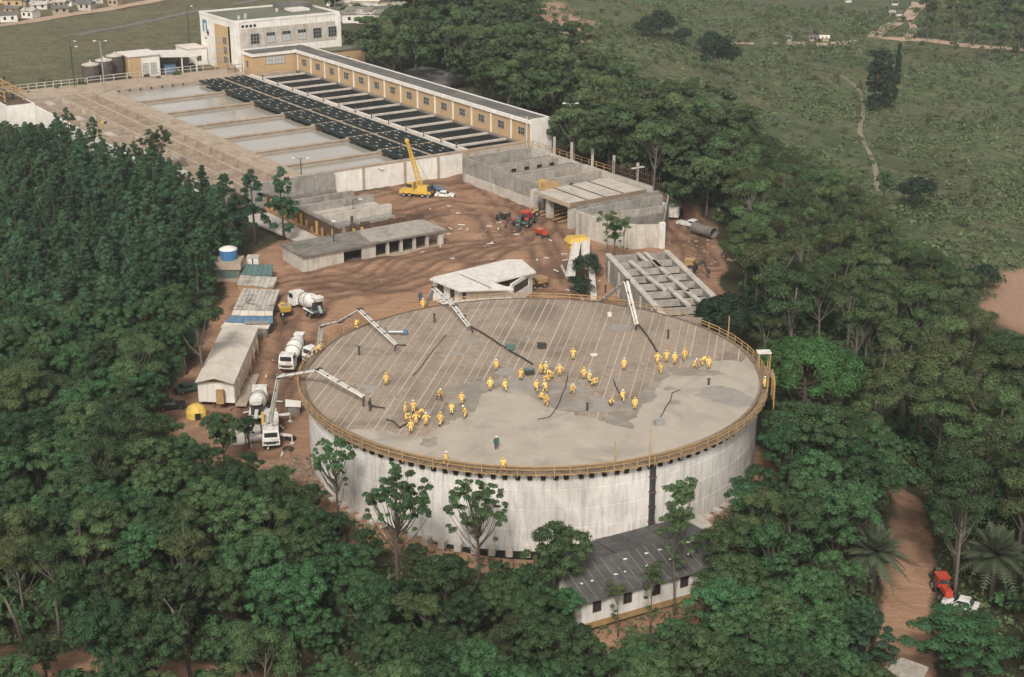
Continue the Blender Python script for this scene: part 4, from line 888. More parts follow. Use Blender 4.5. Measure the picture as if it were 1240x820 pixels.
# ================================================================ dark roofed house in front of the tank
hx = Vector((.8829, .4695, 0)); hn = Vector((-.4695, .8829, 0)); HO = Vector((7.6, 143.2, 0))
def H_(s, r, z): p = HO + hx*s + hn*r; return Vector((p.x, p.y, z))
root = thing('dark_roofed_house', 'long white house with dark sheet roof and red windows, below the tank front', 'house', H_(9, 2.5, -1.3), world=True)
HL = 19.0
def hbeam(n, s0, r0, s1, r1, w_, z0, z1, mt, par=None): m = MB(); m.beam(H_(s0,r0,(z0+z1)/2), H_(s1,r1,(z0+z1)/2), w_, z1-z0); return m.build(n, K[mt], par or root)
wins = [2.0, 6.0, 9.8, 13.6, 17.0]; x = 0.0
for wv in wins: hbeam('wall', x, 0, wv-.6, 0, .3, -1.5, 2.05, 'white'); hbeam('wall', wv-.6, 0, wv+.6, 0, .29, -1.5, .15, 'white'); hbeam('wall', wv-.6, 0, wv+.6, 0, .29, 1.65, 2.05, 'white'); x = wv+.6
hbeam('wall', x, 0, HL, 0, .3, -1.5, 2.05, 'white')
for wv in wins:
    f = hbeam('window', wv-.62, -.02, wv+.62, -.02, .12, .12, 1.66, 'redwin')
    hbeam('pane', wv-.45, -.1, wv-.05, -.1, .05, .3, 1.5, 'glass', f); hbeam('pane', wv+.05, -.1, wv+.45, -.1, .05, .3, 1.5, 'glass', f)
hbeam('plinth', -.05, -.05, HL, -.05, .4, -1.6, -.85, 'wood')
m = MB(); a = [H_(0,.15,-1.5), H_(0,6.2,-1.5), H_(0,6.2,2.6), H_(0,4.6,3.7), H_(0,.15,2.05)]; m.add(a + [p+hx*.25 for p in a], [(0,1,2,3,4),(9,8,7,6,5)] + [(i,5+i,5+(i+1)%5,(i+1)%5) for i in range(5)]); m.build('gable_wall', K['white'], root)
hbeam('side_window', -.04, 2.2, -.04, 3.8, .1, -.2, 1.6, 'redwin')
hbeam('back_wall', 0, 6.2, HL, 6.2, .3, -1.5, 2.4, 'white')
ns = 17
def roofz(r): return 2.15 + (r+.9)*.30 if r < 4.6 else 3.8 - (r-4.6)*.12
for k in range(ns):
    for (r0, r1) in ((-.9, 1.95), (1.8, 4.7)):
        s0, s1 = -.7 + k*1.18, -.7 + (k+1)*1.18 - .05; dz = .07 if r0 > 0 else 0
        m = MB(); n_ = 6; top = []
        js = random.uniform(-.07, .07)
        m.slab([H_(s0, r0+js, roofz(r0)+dz), H_(s1, r0+js, roofz(r0)+dz), H_(s1, r1, roofz(r1)+dz), H_(s0, r1, roofz(r1)+dz)], .06); m.build('roof_sheet', K['slate'], root)
    if k % 1 == 0: m = MB(); m.beam(H_(-.72+k*1.18, -.8, roofz(-.8)+.05), H_(-.72+k*1.18, 4.6, roofz(4.6)+.09), .09, .05); m.build('roof_joint', K['conc_dk'], root)
for k in range(9):
    s0 = .6 + k*2.1 + random.uniform(-.6, .6); m = MB(); m.slab([H_(s0,1.68,roofz(1.8)+.14), H_(s0+random.uniform(.1,.6),1.6,roofz(1.8)+.14), H_(s0+.3,1.85,roofz(1.85)+.16), H_(s0,1.85,roofz(1.85)+.16)], .04); m.build('pale_patch', K['white'], root)
    if k > 2: s0 += 1; m = MB(); m.slab([H_(s0,3.4,roofz(3.4)+.14), H_(s0+.5,3.4,roofz(3.4)+.14), H_(s0+.3,3.55,roofz(3.6)+.15), H_(s0,3.6,roofz(3.6)+.15)], .04); m.build('pale_patch', K['white'], root)
for k in range(11):
    s0, s1 = .4 + k*1.75, .4 + (k+1)*1.75 - .06; dz = random.uniform(-.04, .04); m = MB(); m.slab([H_(s0, 4.75, 3.8+dz), H_(s1, 4.75, 3.8+dz), H_(s1, 9.6, 3.25+dz), H_(s0, 9.6, 3.25+dz)], .07); m.build('rear_roof_sheet', K['slate'], root)
hbeam('rear_wall', .6, 9.4, 18, 9.4, .25, -1.4, 3.1, 'conc_br')
m = MB(); m.slab([H_(18.6, 6.0, 3.2), H_(22.0, 6.4, 3.1), H_(22.0, 8.9, 3.4), H_(18.6, 8.9, 3.4)], .15); m.build('end_slab', K['conc_lt'], root)
# small roof corner at the bottom edge of the view
g = G(1092, 812, 3); root = thing('corner_hut', 'corner of a grey sheet roofed hut at the bottom edge beside the red track', 'hut', g, world=True)
m = MB(); m.slab([P(1070,808,g.z+3), P(1092,796,g.z+3.4), P(1125,808,g.z+3.4), P(1112,835,g.z+3)], .15); m.build('roof', K['conc'], root)
c_ = P(1098,815,0); m = MB(); m.box(c_.x-1.6, c_.x+1.8, c_.y-1.6, c_.y+.6, g.z-.3, g.z+2.8); m.build('wall', K['white'], root)
# ================================================================ far away: town roofs and shacks
def house_row(label, grp, pts, z, seed, sc_=1.0):
    random.seed(seed)
    for i, (px, py) in enumerate(pts):
        g = G(px, py); L_, W_, h_ = random.uniform(6, 10), random.uniform(4, 7), random.uniform(2.6, 4); L_ *= sc_; W_ *= sc_; h_ *= sc_
        r_ = thing('distant_house', label, 'house', (g.x, g.y, g.z), rotz=random.uniform(-.5, .5), group=grp)
        wm = random.choice(('white', 'conc_br', 'ochre', 'conc_lt')); m = MB(); m.box(-L_/2, L_/2, -W_/2, W_/2, -1, h_); m.build('wall', K[wm], r_)
        m = MB(); q_ = random.choice(('fibro', 'rust', 'conc_dk', 'bitumen')); m.add([(-L_/2-.4,-W_/2-.4,h_),(L_/2+.4,-W_/2-.4,h_),(L_/2+.4,W_/2+.4,h_),(-L_/2-.4,W_/2+.4,h_),(-L_/2-.4,0,h_+1.2),(L_/2+.4,0,h_+1.2)], [(0,1,5,4),(2,3,4,5),(0,4,3),(1,2,5),(0,3,2,1)]); m.build('roof', K[q_], r_)
        for x_ in (-.25, .2): m = MB(); m.box(L_*x_-.5, L_*x_+.5, -W_/2-.06, -W_/2, 1, 2.1); m.build('window', K['dark'], r_)
house_row('small pale town house in the far top left corner beyond the grass field', 'town houses beyond the grass field', [(10+random.uniform(-8,8)+k*11, 26 - k*1.6 - (k % 3)*8) for k in range(14)] + [(4+k*14, 3+ (k%2)*5) for k in range(9)], 2, 5, .75)
house_row('low grey roofed house in the crowded settlement behind the office block', 'settlement roofs behind the office block', [(412+(k % 9)*8.5+random.uniform(-2,2), 4+(k//9)*7.5+random.uniform(-1.5,1.5)) for k in range(34)], 2, 6)
house_row('tiny white house beside the far dirt road', 'white houses by the far dirt road', [(1027,2),(1083,6),(1080,19),(1088,19),(985,50),(998,50),(955,50)], 0, 9, .38)
# ================================================================ the round tank
root = thing('round_tank', 'huge round concrete tank with board deck being concreted and a timber walkway round its rim', 'tank', (TX, TY, 0))
WR = 30.7
prof = [(WR, -2.0), (WR, 2.6), (WR-.05, 2.63), (WR-.05, 2.69), (WR, 2.72), (WR, 5.2), (WR-.05, 5.23), (WR-.05, 5.29), (WR, 5.32), (WR, 7.8), (WR-.05, 7.83), (WR-.05, 7.89), (WR, 7.92), (WR, 10.35)]
m = MB(); m.lathe(prof, 160); m.build('wall', K['tankwall'], root)
m = MB(); m.lathe([(WR, -2.2), (WR+.5, -2.2), (WR+.5, -.35), (WR, -.35)], 120); m.build('footing_shade', K['dark'], root)  # near-black colour stands in for the shadow gap beneath the wall
for k in range(48):
    an = R(180) + k * R(180) / 47; m = MB(); m.X = Matrix.Rotation(an, 4, 'Z'); m.box(WR+.05, WR+1.15, -.42, .42, -.6, .35)
    if 8 < k < 40: m.build('footing_block', K['conc_lt'], root)
# deck of formwork strips, each a board wide, clipped to the circle
DA = R(79.5); ux = Vector((math.cos(DA), math.sin(DA), 0)); uy = Vector((-ux.y, ux.x, 0)); RD = 30.9; SWD = 1.12
n = int(2*RD/SWD) + 1
for i in range(n):
    c0_, c1_ = -RD + i*SWD + .055, -RD + (i+1)*SWD - .055
    if c1_ >= RD: c1_ = RD - .02
    if c1_ <= c0_: continue
    pts = []
    for c_ in np.linspace(c0_, c1_, 3): pts.append((math.sqrt(max(.01, RD*RD-c_*c_)), c_))
    lo = [(-a, c_) for a, c_ in pts[::-1]]
    pl = [tuple((ux*a + uy*c_)[:2]) for a, c_ in pts + lo]; dz = random.uniform(-.015, .015)
    m = MB(); m.prism(pl, 10.45, TZ + dz); m.build('deck_strip', K['ply'], root)
    cc = -RD + i*SWD
    if abs(cc) < RD-.3:
        L_ = math.sqrt(RD*RD - cc*cc); nb = max(1, int(2*L_/9)); x_ = -L_
        m = MB(); m.beam(ux*(-L_) + uy*cc + Vector((0,0,TZ-.02)), ux*L_ + uy*cc + Vector((0,0,TZ-.02)), .085 if i % 3 else .13, .08); m.build('joint_batten', K['batten' if i % 4 else 'conc_br'], root)
m = MB(); m.lathe([(0.01, 10.2), (WR, 10.2), (WR, 10.35)], 96); m.build('deck_soffit', K['dark'], root)
# poured concrete: outlines traced at deck level
def deckpoly(pl, rmax=RD-.25, jag=.0, sub=4, closed=True):
    q = []
    for i, (x, y) in enumerate(pl if closed else pl[:-1]):
        a = P(x, y, TZ); b_ = P(*pl[(i+1) % len(pl)], TZ)
        for k in range(sub):
            p = a.lerp(b_, k/sub) - Vector((TX, TY, TZ)); p.z = 0
            if jag: p += Vector((nz(p.x, p.y, .8, 2), nz(p.x, p.y, .8, 6), 0)) * jag
            if p.length > rmax: p *= rmax / p.length
            q.append((p.x, p.y))
    return q
arc = [(TX + 40*math.cos(a), TY + 40*math.sin(a)) for a in []]
def rim_px(deg): a = R(deg); return proj(TX + (RD-.25)*math.cos(a), TY + (RD-.25)*math.sin(a), TZ)[:2]
pour = [(436,521),(462,522),(482,527),(500,531),(520,527),(535,520),(548,509),(566,506),(576,497),(584,480),(596,472),(622,472),(640,476),(648,486),(676,497),(700,503),(730,512),(756,516),(772,505),(776,493),(790,487),(795,468),(812,452),(836,449),(856,446),(864,440),(880,437),(902,440)]
rim = [rim_px(d) for d in np.linspace(10, -139, 60)]
def build_sheet(name, pl, z0, z1, mt):
    bm = bmesh.new(); vs_ = [bm.verts.new((x, y, z1)) for x, y in pl]; f = bm.faces.new(vs_); bmesh.ops.triangulate(bm, faces=[f])
    ext = bmesh.ops.extrude_face_region(bm, geom=list(bm.faces)); [setattr(v.co, 'z', z0) for v in ext['geom'] if isinstance(v, bmesh.types.BMVert)]
    bmesh.ops.recalc_face_normals(bm, faces=bm.faces); me = bpy.data.meshes.new(name); bm.to_mesh(me); bm.free(); me.materials.append(K[mt])
    o = bpy.data.objects.new(name, me); col.objects.link(o); o.parent = root; return o
build_sheet('poured_concrete', deckpoly(pour, jag=.7, sub=9, closed=False) + [(p[0]-TX, p[1]-TY) for p in [P(x, y, TZ) for x, y in rim]], TZ+.02, TZ+.14, 'fresh')
for i, (pl, mt, zt) in enumerate([
    ([(525,475),(548,467),(580,462),(606,463),(600,474),(584,482),(570,505),(552,509),(534,505),(545,492),(553,480)], 'wet', .10),
    ([(640,474),(668,466),(690,470),(712,480),(720,492),(700,500),(676,495),(650,490),(634,481)], 'wet', .11),
    ([(736,508),(750,488),(772,482),(790,462),(800,452),(812,446),(845,448),(830,456),(806,462),(797,480),(790,500),(760,518),(742,516)], 'wet', .12),
    ([(728,506),(745,502),(764,512),(765,520),(738,516)], 'wet', .165),
    ([(512,533),(522,529),(531,531),(526,541),(516,544),(511,540)], 'wet', .168),
    ([(810,450),(835,446),(862,450),(880,455),(850,457),(820,455)], 'wet', .172),
    ([(852,470),(875,468),(905,478),(920,490),(895,495),(860,486),(840,480)], 'stain', .155),
    ([(690,480),(710,476),(740,486),(770,484),(765,496),(735,500),(715,498),(700,494)], 'stain', .06),
    ([(600,460),(630,457),(660,462),(700,466),(720,474),(690,478),(640,476),(610,472)], 'stain', .05),
    ([(820,430),(850,436),(880,438),(905,441),(870,446),(835,444)], 'stain', .055),
    ([(740,392),(760,394),(766,400),(750,402),(736,397)], 'stain', .05),([(560,409),(574,410),(582,415),(570,417),(560,413)], 'stain', .05),
    ([(600,446),(618,446),(625,452),(612,457),(598,452)], 'stain', .05),([(430,465),(455,468),(462,474),(440,474)], 'stain', .05)]):
    build_sheet('wet_patch' if mt == 'wet' else 'slurry_stain', deckpoly(pl, jag=.7, sub=7), TZ+.01, TZ+zt, mt)
for k in range(46):      # splashes of slurry and small spills near the pour edge
    x, y = random.choice(((random.uniform(470,560),random.uniform(478,520)),(random.uniform(560,720),random.uniform(446,492)),(random.uniform(700,830),random.uniform(440,500)),(random.uniform(430,860),random.uniform(385,440))))
    r0 = random.uniform(.2, .9); c0 = P(x, y, TZ) - Vector((TX, TY, TZ)); n_ = 11; a0 = random.random()*6
    if c0.length > 29: continue
    pl = [(c0.x + r0*random.uniform(.5, 1.2)*math.cos(a0+j*6.283/n_)*1.5, c0.y + r0*random.uniform(.5, 1.2)*math.sin(a0+j*6.283/n_)) for j in range(n_)]
    m = MB(); m.prism(pl, TZ+.01, TZ+.04+.001*k if y < 446 else TZ+.125+.001*k); m.build('slurry_splash', K[random.choice(('stain', 'wet', 'stain'))], root)
# timber walkway round the rim
NS = 132
for k in range(NS):
    an = 2*math.pi*k/NS; an2 = 2*math.pi*(k+1)/NS - .004; r0, r1 = 31.0, 31.95; z_ = 10.52 + random.uniform(-.02, .02)
    q = [(r0*math.cos(an), r0*math.sin(an)), (r1*math.cos(an), r1*math.sin(an)), (r1*math.cos(an2), r1*math.sin(an2)), (r0*math.cos(an2), r0*math.sin(an2))]
    m = MB(); m.prism(q, z_-.09, z_); m.build('walkway_board', K['plank'], root)
m = MB(); m.lathe([(30.72,10.36),(30.98,10.36),(30.98,10.95),(30.85,10.95)], 132); m.build('rim_board', K['plank'], root)
br = MB(); br.box(WR-.02, WR+1.2, -.09, .09, 10.22, 10.40); bro = None
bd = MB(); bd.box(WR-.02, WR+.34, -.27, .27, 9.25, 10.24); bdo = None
ps = MB(); ps.box(31.78, 31.9, -.05, .05, 10.0, 11.55); pso = None
po = MB(); po.box(31.2, 31.28, -.05, .05, 10.3, 11.5)
for k in range(130):
    an = 2*math.pi*(k+random.uniform(-.12, .12))/130
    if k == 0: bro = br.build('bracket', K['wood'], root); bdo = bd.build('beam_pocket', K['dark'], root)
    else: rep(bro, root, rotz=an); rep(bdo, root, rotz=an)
pso = ps.build('railing_post', K['wood'], root)
for k in range(1, 96): rep(pso, root, (0, 0, random.uniform(-.08, .05)), 2*math.pi*(k+random.uniform(-.1, .1))/96)
for z_, w_ in ((11.45, .11), (11.0, .09), (10.35, .16)):
    for k in range(48):
        a0, a1 = 2*math.pi*k/48, 2*math.pi*(k+1.02)/48; rr = 31.93 + random.uniform(-.02, .02); dz = random.uniform(-.04, .04)
        m = MB(); m.beam((rr*math.cos(a0), rr*math.sin(a0), z_+dz), (rr*math.cos(a1), rr*math.sin(a1), z_-dz), .08, w_); m.build('rail_board', K['wood'], root)
for px in (754, 811, 871):   # tall poles standing out of the railing
    x, y, z = [P(px, 575 if px < 860 else 408, 11)][0]; an = math.atan2(y-TY, x-TX)
    m = MB(); cx_, cy_ = 31.9*math.cos(an), 31.9*math.sin(an); m.box(cx_-.07, cx_+.07, cy_-.07, cy_+.07, 10, 14.0 if px != 811 else 15.0); m.build('tall_pole', K['wood'], root)
an = math.atan2(P(808,600,7).y-TY, P(808,600,7).x-TX); 
m = MB(); m.X = Matrix.Rotation(an, 4, 'Z'); m.box(WR, WR+.5, -.28, .28, .5, 10.3); m.build('drain_pipe', K['steel'], root)
for z_ in (2, 4, 6, 8): m = MB(); m.X = Matrix.Rotation(an, 4, 'Z'); m.box(WR, WR+.58, -.4, .4, z_, z_+.14); m.build('pipe_clip', K['rustsheet'], root)
# stair landing at right
an = R(3); m = MB(); m.X = Matrix.Rotation(an, 4, 'Z'); m.box(31.0, 32.9, -.5, .9, 12.9, 13.05); m.build('landing_roof', K['sheetw'], root)
for dx, dy in ((31.2,-.4),(31.2,.8),(32.7,-.4),(32.7,.8)): m = MB(); m.X = Matrix.Rotation(an, 4, 'Z'); m.box(dx, dx+.12, dy, dy+.12, 8.0 if dx > 32 else 10.4, 12.9); m.build('landing_post', K['wood'], root)
m = MB(); m.X = Matrix.Rotation(an, 4, 'Z'); m.box(31.9, 33.0, -2.6, .9, 10.35, 10.5); m.build('landing_board', K['plank'], root)
for k in range(5): m = MB(); m.X = Matrix.Rotation(R(-1.5-k*2.2), 4, 'Z'); m.box(32.7, 32.85, -.06, .06, 7.6, 11.4); m.build('landing_post', K['wood'], root)

# things lying on the deck
def D(px, py, z=TZ): return P(px, py, z)
def hose(label, pts, r=.09, zs=None, cat='hose', mt='hose'):
    q = [D(x, y, TZ + .17 + (zs[i] if zs else 0)) for i, (x, y) in enumerate(pts)]; out = []
    for a_, b_ in zip(q, q[1:]):
        n_ = 5; out += [a_.lerp(b_, k/n_) + Vector((nz(a_.x+k, b_.y, .5)*.12, 0, 0)) for k in range(n_)]
    out.append(q[-1]); m_ = MB(); m_.tube(out, r, 6); o = m_.build('hose', K[mt]); tag(o, label, cat); return o
hose('long dark hose running down the deck from the middle boom tip to the central crew', [(570,395),(582,402),(598,412),(616,424),(634,434),(645,441)], .13)
hose('dark hose curving from the right hand boom to the crew at the pour edge', [(773,393),(782,404),(790,416),(797,427)], .13)
hose('dark cable snaking from the left crew back across the boards', [(496,510),(484,518),(476,510),(468,508)], .1)
hose('thin cable beside the crew right of the centre', [(688,455),(684,470),(676,490),(666,505),(651,508)], .06)
hose('cable lying on the poured concrete left of the grey box', [(800,505),(806,494),(812,484),(814,476),(824,472)], .07)
hose('short cable right of the deck centre, leading to the workers at the dark wet patch', [(743,460),(748,472),(752,480)], .08)
hose('short dark hose at the tip of the upper left boom', [(480,417),(486,418),(492,418)], .1)
hose('dark hose end below the tip of the lower left boom', [(447,490),(452,492),(466,494)], .1)
hose('long dark seam rope lying across the boards left of the centre', [(540,405),(528,420),(518,432),(509,445),(500,455)], .05)
def deckbox(name, label, px, py, sx, sy, sz, mt='steel', rz=0.3, lid='green'):
    g = D(px, py, TZ+.1); r_ = thing(name, label, name.replace('_', ' '), g, rz); m_ = MB(); m_.box(-sx/2, sx/2, -sy/2, sy/2, 0.0, sz); m_.build('body', K[mt], r_)
    m_ = MB(); m_.box(-sx/2-.05, sx/2+.05, -sy/2-.05, sy/2+.05, sz, sz+.08); m_.build('lid', K[lid], r_)
    m_ = MB(); m_.tube([(-sx/2-.4, 0, .1), (-sx/2-.4, 0, sz*.9), (sx/2+.2, 0, sz*1.25)], .04, 4); m_.build('handle', K['metal'], r_); return r_
deckbox('vibrator_motor', 'dark green motor box on the boards up from the central crew', 618, 423, 1.2, .8, .7, 'green')
deckbox('vibrator_motor', 'dark motor box on the boards right of the green one', 656, 421, 1.1, .8, .6, 'steel', lid='hose')
deckbox('vibrator_motor', 'grey motor box alone on the poured concrete at right', 798, 515, 1.1, .8, .7, 'metal', lid='metal')
deckbox('vibrator_motor', 'dark motor box just up from the yellow worker cluster in the centre', 641, 453, 1.2, .8, .7, 'steel')
deckbox('white_bucket', 'small white bucket on the far boards near the right boom', 738, 383, .5, .5, .5, 'white', lid='white')
deckbox('white_bucket', 'small pale tray on the boards left of the right hand crew', 719, 431, .9, .5, .2, 'sheetw', lid='sheetw')
g = D(478, 404, TZ+.2); r_ = thing('power_float', 'blue and grey motor roller lying on the boards near the upper left boom tip', 'machine', g, -.1)
m = MB(); m.tube([(-.9,0,.25),(1.3,0,.3)], .28, 10); m.build('drum', K['metal'], r_); m = MB(); m.cyl((1.6,0,0), .35, .05, .55, 10); m.build('motor', K['blue'], r_); m = MB(); m.tube([(-1,0,.3),(-1.6,.3,.9)], .05, 5); m.build('handle', K['steel'], r_)
for k, (x, y) in enumerate(((435,430),(526,390),(563,392),(809,410),(858,467),(711,497),(713,357),(733,355))):
    g = D(x, y, TZ+.05); r_ = thing('pipe_stub', ['dark upright pipe stub at the left of the board deck','small dark pipe stub near the far left rim','dark stub beside the middle boom tip','dark pipe stub on the boards above the right hand crew','thin pipe stub on the poured concrete at right','thin pipe stub at the edge of the pour below the central crew','pipe stub at the far rim near the right boom','small pipe stub at the far rim just left of the right boom'][k], 'pipe', g)
    h_ = 1.2 if k not in (4, 5) else .9; m = MB(); m.tube([(0,0,0),(0,0,h_)], .14, 8); m.build('pipe', K['steel'], r_); m = MB(); m.cyl((0,0,0), .22, h_, h_+.12, 8); m.build('flange', K['steel'], r_)
# ================================================================ vehicles
def wheel(par, x, y, r, w_, ax='y', hub='metal'):
    m = MB(); M_ = Matrix.Rotation(R(90), 4, 'X'); m.lathe([(.01,-w_/2),(r*.8,-w_/2),(r,-w_*.35),(r,w_*.35),(r*.8,w_/2),(.01,w_/2)], 14, (x, y, r), M_); t_ = m.build('wheel', K['tyre'], par)
    m = MB(); m.lathe([(.01,-w_/2-.03),(r*.5,-w_/2-.03),(r*.5,w_/2+.03),(.01,w_/2+.03)], 10, (x, y, r), M_); m.build('rim', K[hub], t_)
def cab(par, x0, x1, w_, z0, z1, mt='wpaint', front=1):
    m = MB(); m.frus(x0, x1, -w_/2, w_/2, z0, z0+(z1-z0)*.5, 0, 0); m.build('cab', K[mt], par)
    m = MB(); zz = z0+(z1-z0)*.5; m.frus(x0+.03, x1-.03, -w_/2+.03, w_/2-.03, zz, z1, .05 if front > 0 else .25, .10, .25 if front > 0 else .05, .10); c = m.build('cab_top', K[mt], par)
    xf = x1-.13 if front > 0 else x0+.13
    m = MB(); m.beam((xf, -w_/2+.3, zz+(z1-zz)*.45), (xf, w_/2-.3, zz+(z1-zz)*.45), .16, (z1-zz)*.62); m.build('windscreen', K['glass'], c)
    for s in (-1, 1): m = MB(); m.box(x0+.25, x1-.35, s*(w_/2-.06)-.03, s*(w_/2-.06)+.03, zz+.08, z1-.2); m.build('side_window', K['glass'], c)
    m = MB(); xx = x1 if front > 0 else x0; m.box(xx-.04, xx+.05, -w_/2+.15, w_/2-.15, z0+.2, z0+.6); m.build('grille', K['steel'], par)
    for s in (-1, 1): m = MB(); m.box(xx-.04, xx+.07, s*(w_/2-.35)-.14, s*(w_/2-.35)+.14, z0+.15, z0+.35); m.build('headlight', K['sheetw'], par)
def mixer(label, loc, rz, dr='white', green=False):
    r_ = thing('mixer_truck', label, 'mixer truck', loc, rz)
    m = MB(); m.box(-4.2, 4.0, -.5, .5, .75, 1.1); m.build('chassis', K['steel'], r_)
    cab(r_, 2.4, 4.3, 2.4, .7, 2.9)
    for x in (3.3, -1.6, -2.9):
        for s in (-1, 1): wheel(r_, x, s*1.0, .52, .34)
    M_ = Matrix.Translation((-.9, 0, 2.35)) @ Matrix.Rotation(R(78), 4, 'Y').inverted()
    M_ = Matrix.Translation((-.9, 0, 2.35)) @ Matrix.Rotation(R(-78), 4, 'Y')
    m = MB(); m.X = M_; m.lathe([(.01,-2.7),(.75,-2.65),(1.25,-1.4),(1.32,0),(1.15,1.3),(.72,2.5),(.6,2.55),(.01,2.3)], 20); d = m.build('drum', K[dr], r_, True)
    for z_ in (-1.4, .2): m = MB(); m.X = M_; m.lathe([(1.3,z_),(1.36,z_+.06),(1.3,z_+.14)], 20); m.build('band', K['steel'], d)
    m = MB(); m.X = M_; m.lathe([(.01,2.35),(.55,2.5),(.56,2.58),(.01,2.5)], 14); m.build('drum_mouth', K['dark'], d)
    m = MB(); m.frus(-4.3, -3.2, -.6, .6, 3.0, 3.7, -.2, -.2); m.build('hopper', K['wpaint'], r_)
    m = MB(); m.beam((-4.0, 0, 2.2), (-5.0, .2, 1.2), .5, .12); m.build('chute', K['metal'], r_)
    for s in (-1, 1): m = MB(); m.box(-4.0, -.6, s*1.05-.22, s*1.05+.22, 1.1, 1.2); m.build('mudguard', K['wpaint'], r_)
    m = MB(); m.cyl((1.9, .75, 0), .32, 1.1, 2.2, 10); m.build('water_tank', K['wpaint'], r_)
    m = MB(); m.box(-3.6, -3.3, -.9, .9, 1.0, 2.7); m.build('drum_stand', K['steel'], r_)
    if green: m = MB(); m.box(-4.2, -2.2, -1.1, 1.1, 1.15, 1.35); m.build('rear_deck', K['green'], r_)
    return r_
mixer('concrete mixer truck parked at an angle in the yard beside the corroded roofed shed', G(372,378), R(128), 'wpaint', True)
mixer('concrete mixer truck close against the left rim of the tank, seen from its front', G(356,440), R(-98))
mixer('concrete mixer truck backed up to the grey boom pump, left of the tank', G(314,500), R(96))
def pumptruck(label, loc, rz, boom=None):
    r_ = thing('pump_truck', label, 'pump truck', loc, rz)
    m = MB(); m.box(-5, 4.2, -.55, .55, .75, 1.15); m.build('chassis', K['steel'], r_)
    cab(r_, 3.0, 4.9, 2.4, .7, 2.8)
    for x in (3.9, -2.2, -3.5):
        for s in (-1, 1): wheel(r_, x, s*1.0, .52, .34)
    m = MB(); m.box(-4.8, 1.6, -1.15, 1.15, 1.15, 1.6); m.build('deck', K['gpaint'], r_)
    m = MB(); m.frus(-6.0, -4.9, -.8, .8, .8, 1.7, -.2, -.2); m.build('hopper', K['gpaint'], r_)
    m = MB(); m.cyl((2.1, 0, 0), .55, 1.1, 2.9, 14); m.build('turret', K['gpaint'], r_)
    for x in (2.2, -4.2):
        for s in (-1, 1):
            m = MB(); m.beam((x, s*.6, 1.25), (x+ (.9 if x > 0 else -.5), s*2.9, 1.2), .28, .3); l = m.build('outrigger', K['wpaint'], r_)
            m = MB(); xx = x+(.9 if x > 0 else -.5); m.tube([(xx, s*2.9, 1.3), (xx, s*2.9, .08)], .1, 7); m.cyl((xx, s*2.9, 0), .35, 0, .1, 8); m.build('jack_leg', K['gpaint'], l)
    m = MB(); m.box(-3.5, -1.0, -1.2, -.8, 1.6, 2.3); m.build('tool_locker', K['yellow'], r_)
    m = MB(); m.box(-3.0, -.5, .7, 1.2, 1.6, 2.4); m.build('water_tank', K['wpaint'], r_)
    if boom:
        for i, (a_, b_) in enumerate(zip(boom, boom[1:])):
            a2 = Matrix.Rotation(-rz, 3, 'Z') @ (Vector(a_) - Vector(loc)); b2 = Matrix.Rotation(-rz, 3, 'Z') @ (Vector(b_) - Vector(loc)); w0 = .44 - .06*i
            m = MB(); m.beam(a2, b2, w0, w0*1.1, w0*.75, w0*.8); s_ = m.build('boom_section', K['gpaint'], r_)
            d = (b2-a2).normalized(); sx = d.cross(Vector((0,0,1))).normalized()
            m = MB(); m.tube([a2+sx*.42, b2+sx*.36], .1, 7); m.build('delivery_pipe', K['sheetw' if i else 'gpaint'], s_)
            m = MB(); m.beam(a2 - sx*.45, a2 + sx*.45, .45, .45); m.build('hinge', K['steel'], s_)
            L_ = (b2-a2).length
            for q in range(1, int(L_/2)): c_ = a2 + d*q*2; m = MB(); m.beam(c_ - sx*.3, c_ + sx*.45, .12, .34); m.build('pipe_clamp', K['steel'], s_)
            m = MB(); m.tube([a2 + d*.5 + Vector((0,0,-.35)), a2 + d*min(2.6, L_*.5) + Vector((0,0,-.12))], .09, 6); m.build('ram', K['metal'], s_)
        e2 = Matrix.Rotation(-rz, 3, 'Z') @ (Vector(boom[-1]) - Vector(loc)); m = MB(); m.tube([e2, e2+Vector((.25,-.1,-.3)), e2+Vector((.4,-.2,-max(.5, boom[-1].z-TZ-.2)))], .12, 7); m.build('end_hose', K['hose'], r_)
    return r_
def plane_pt(p0, p1, px, py):
    "the point of the vertical plane through p0 and p1 that lies behind a pixel"
    n_ = Vector((-(p1.y-p0.y), p1.x-p0.x, 0)); d = ray(px, py); C_ = Vector((0, 0, CH)); t_ = (p0 - C_).dot(n_) / d.dot(n_); return C_ + d*t_
g = G(331, 531); base = Vector((g.x, g.y, g.z+2.9)); 
tl = P(333, 506, 3.2); loc1 = G(328, 528)
def boom_from(loc, rz, tip, mids, h0=2.9):
    t0 = Vector(loc) + Matrix.Rotation(rz, 3, 'Z') @ Vector((2.1, 0, h0)); return [t0] + [plane_pt(t0, tip, *m_) for m_ in mids] + [tip]
pumptruck('grey boom pump truck left of the tank, its arm reaching over the left rim', loc1, R(-80), boom_from(loc1, R(-80), P(441,480,12.2), [(338,456),(386,448)]))
t2 = P(388,421,3.4); rz2 = R(228); loc2 = Vector((t2.x - 2.1*math.cos(rz2), t2.y - 2.1*math.sin(rz2), 0)); loc2.z = T(loc2.x, loc2.y)
pumptruck('white boom pump truck behind the upper left rim, its arm bent down onto the boards', loc2, rz2, boom_from(loc2, rz2, P(481,417,11.9), [(390,394),(412,389),(436,375)]))
loc3 = Vector((-17.3, 226, T(-17.3, 226)))
pumptruck('pump truck behind the far rim by the flat roofed hut, arm over the railing', loc3, 0.0, boom_from(loc3, 0.0, P(569,395,11.9), [(526,349),(551,371)], 2.9))
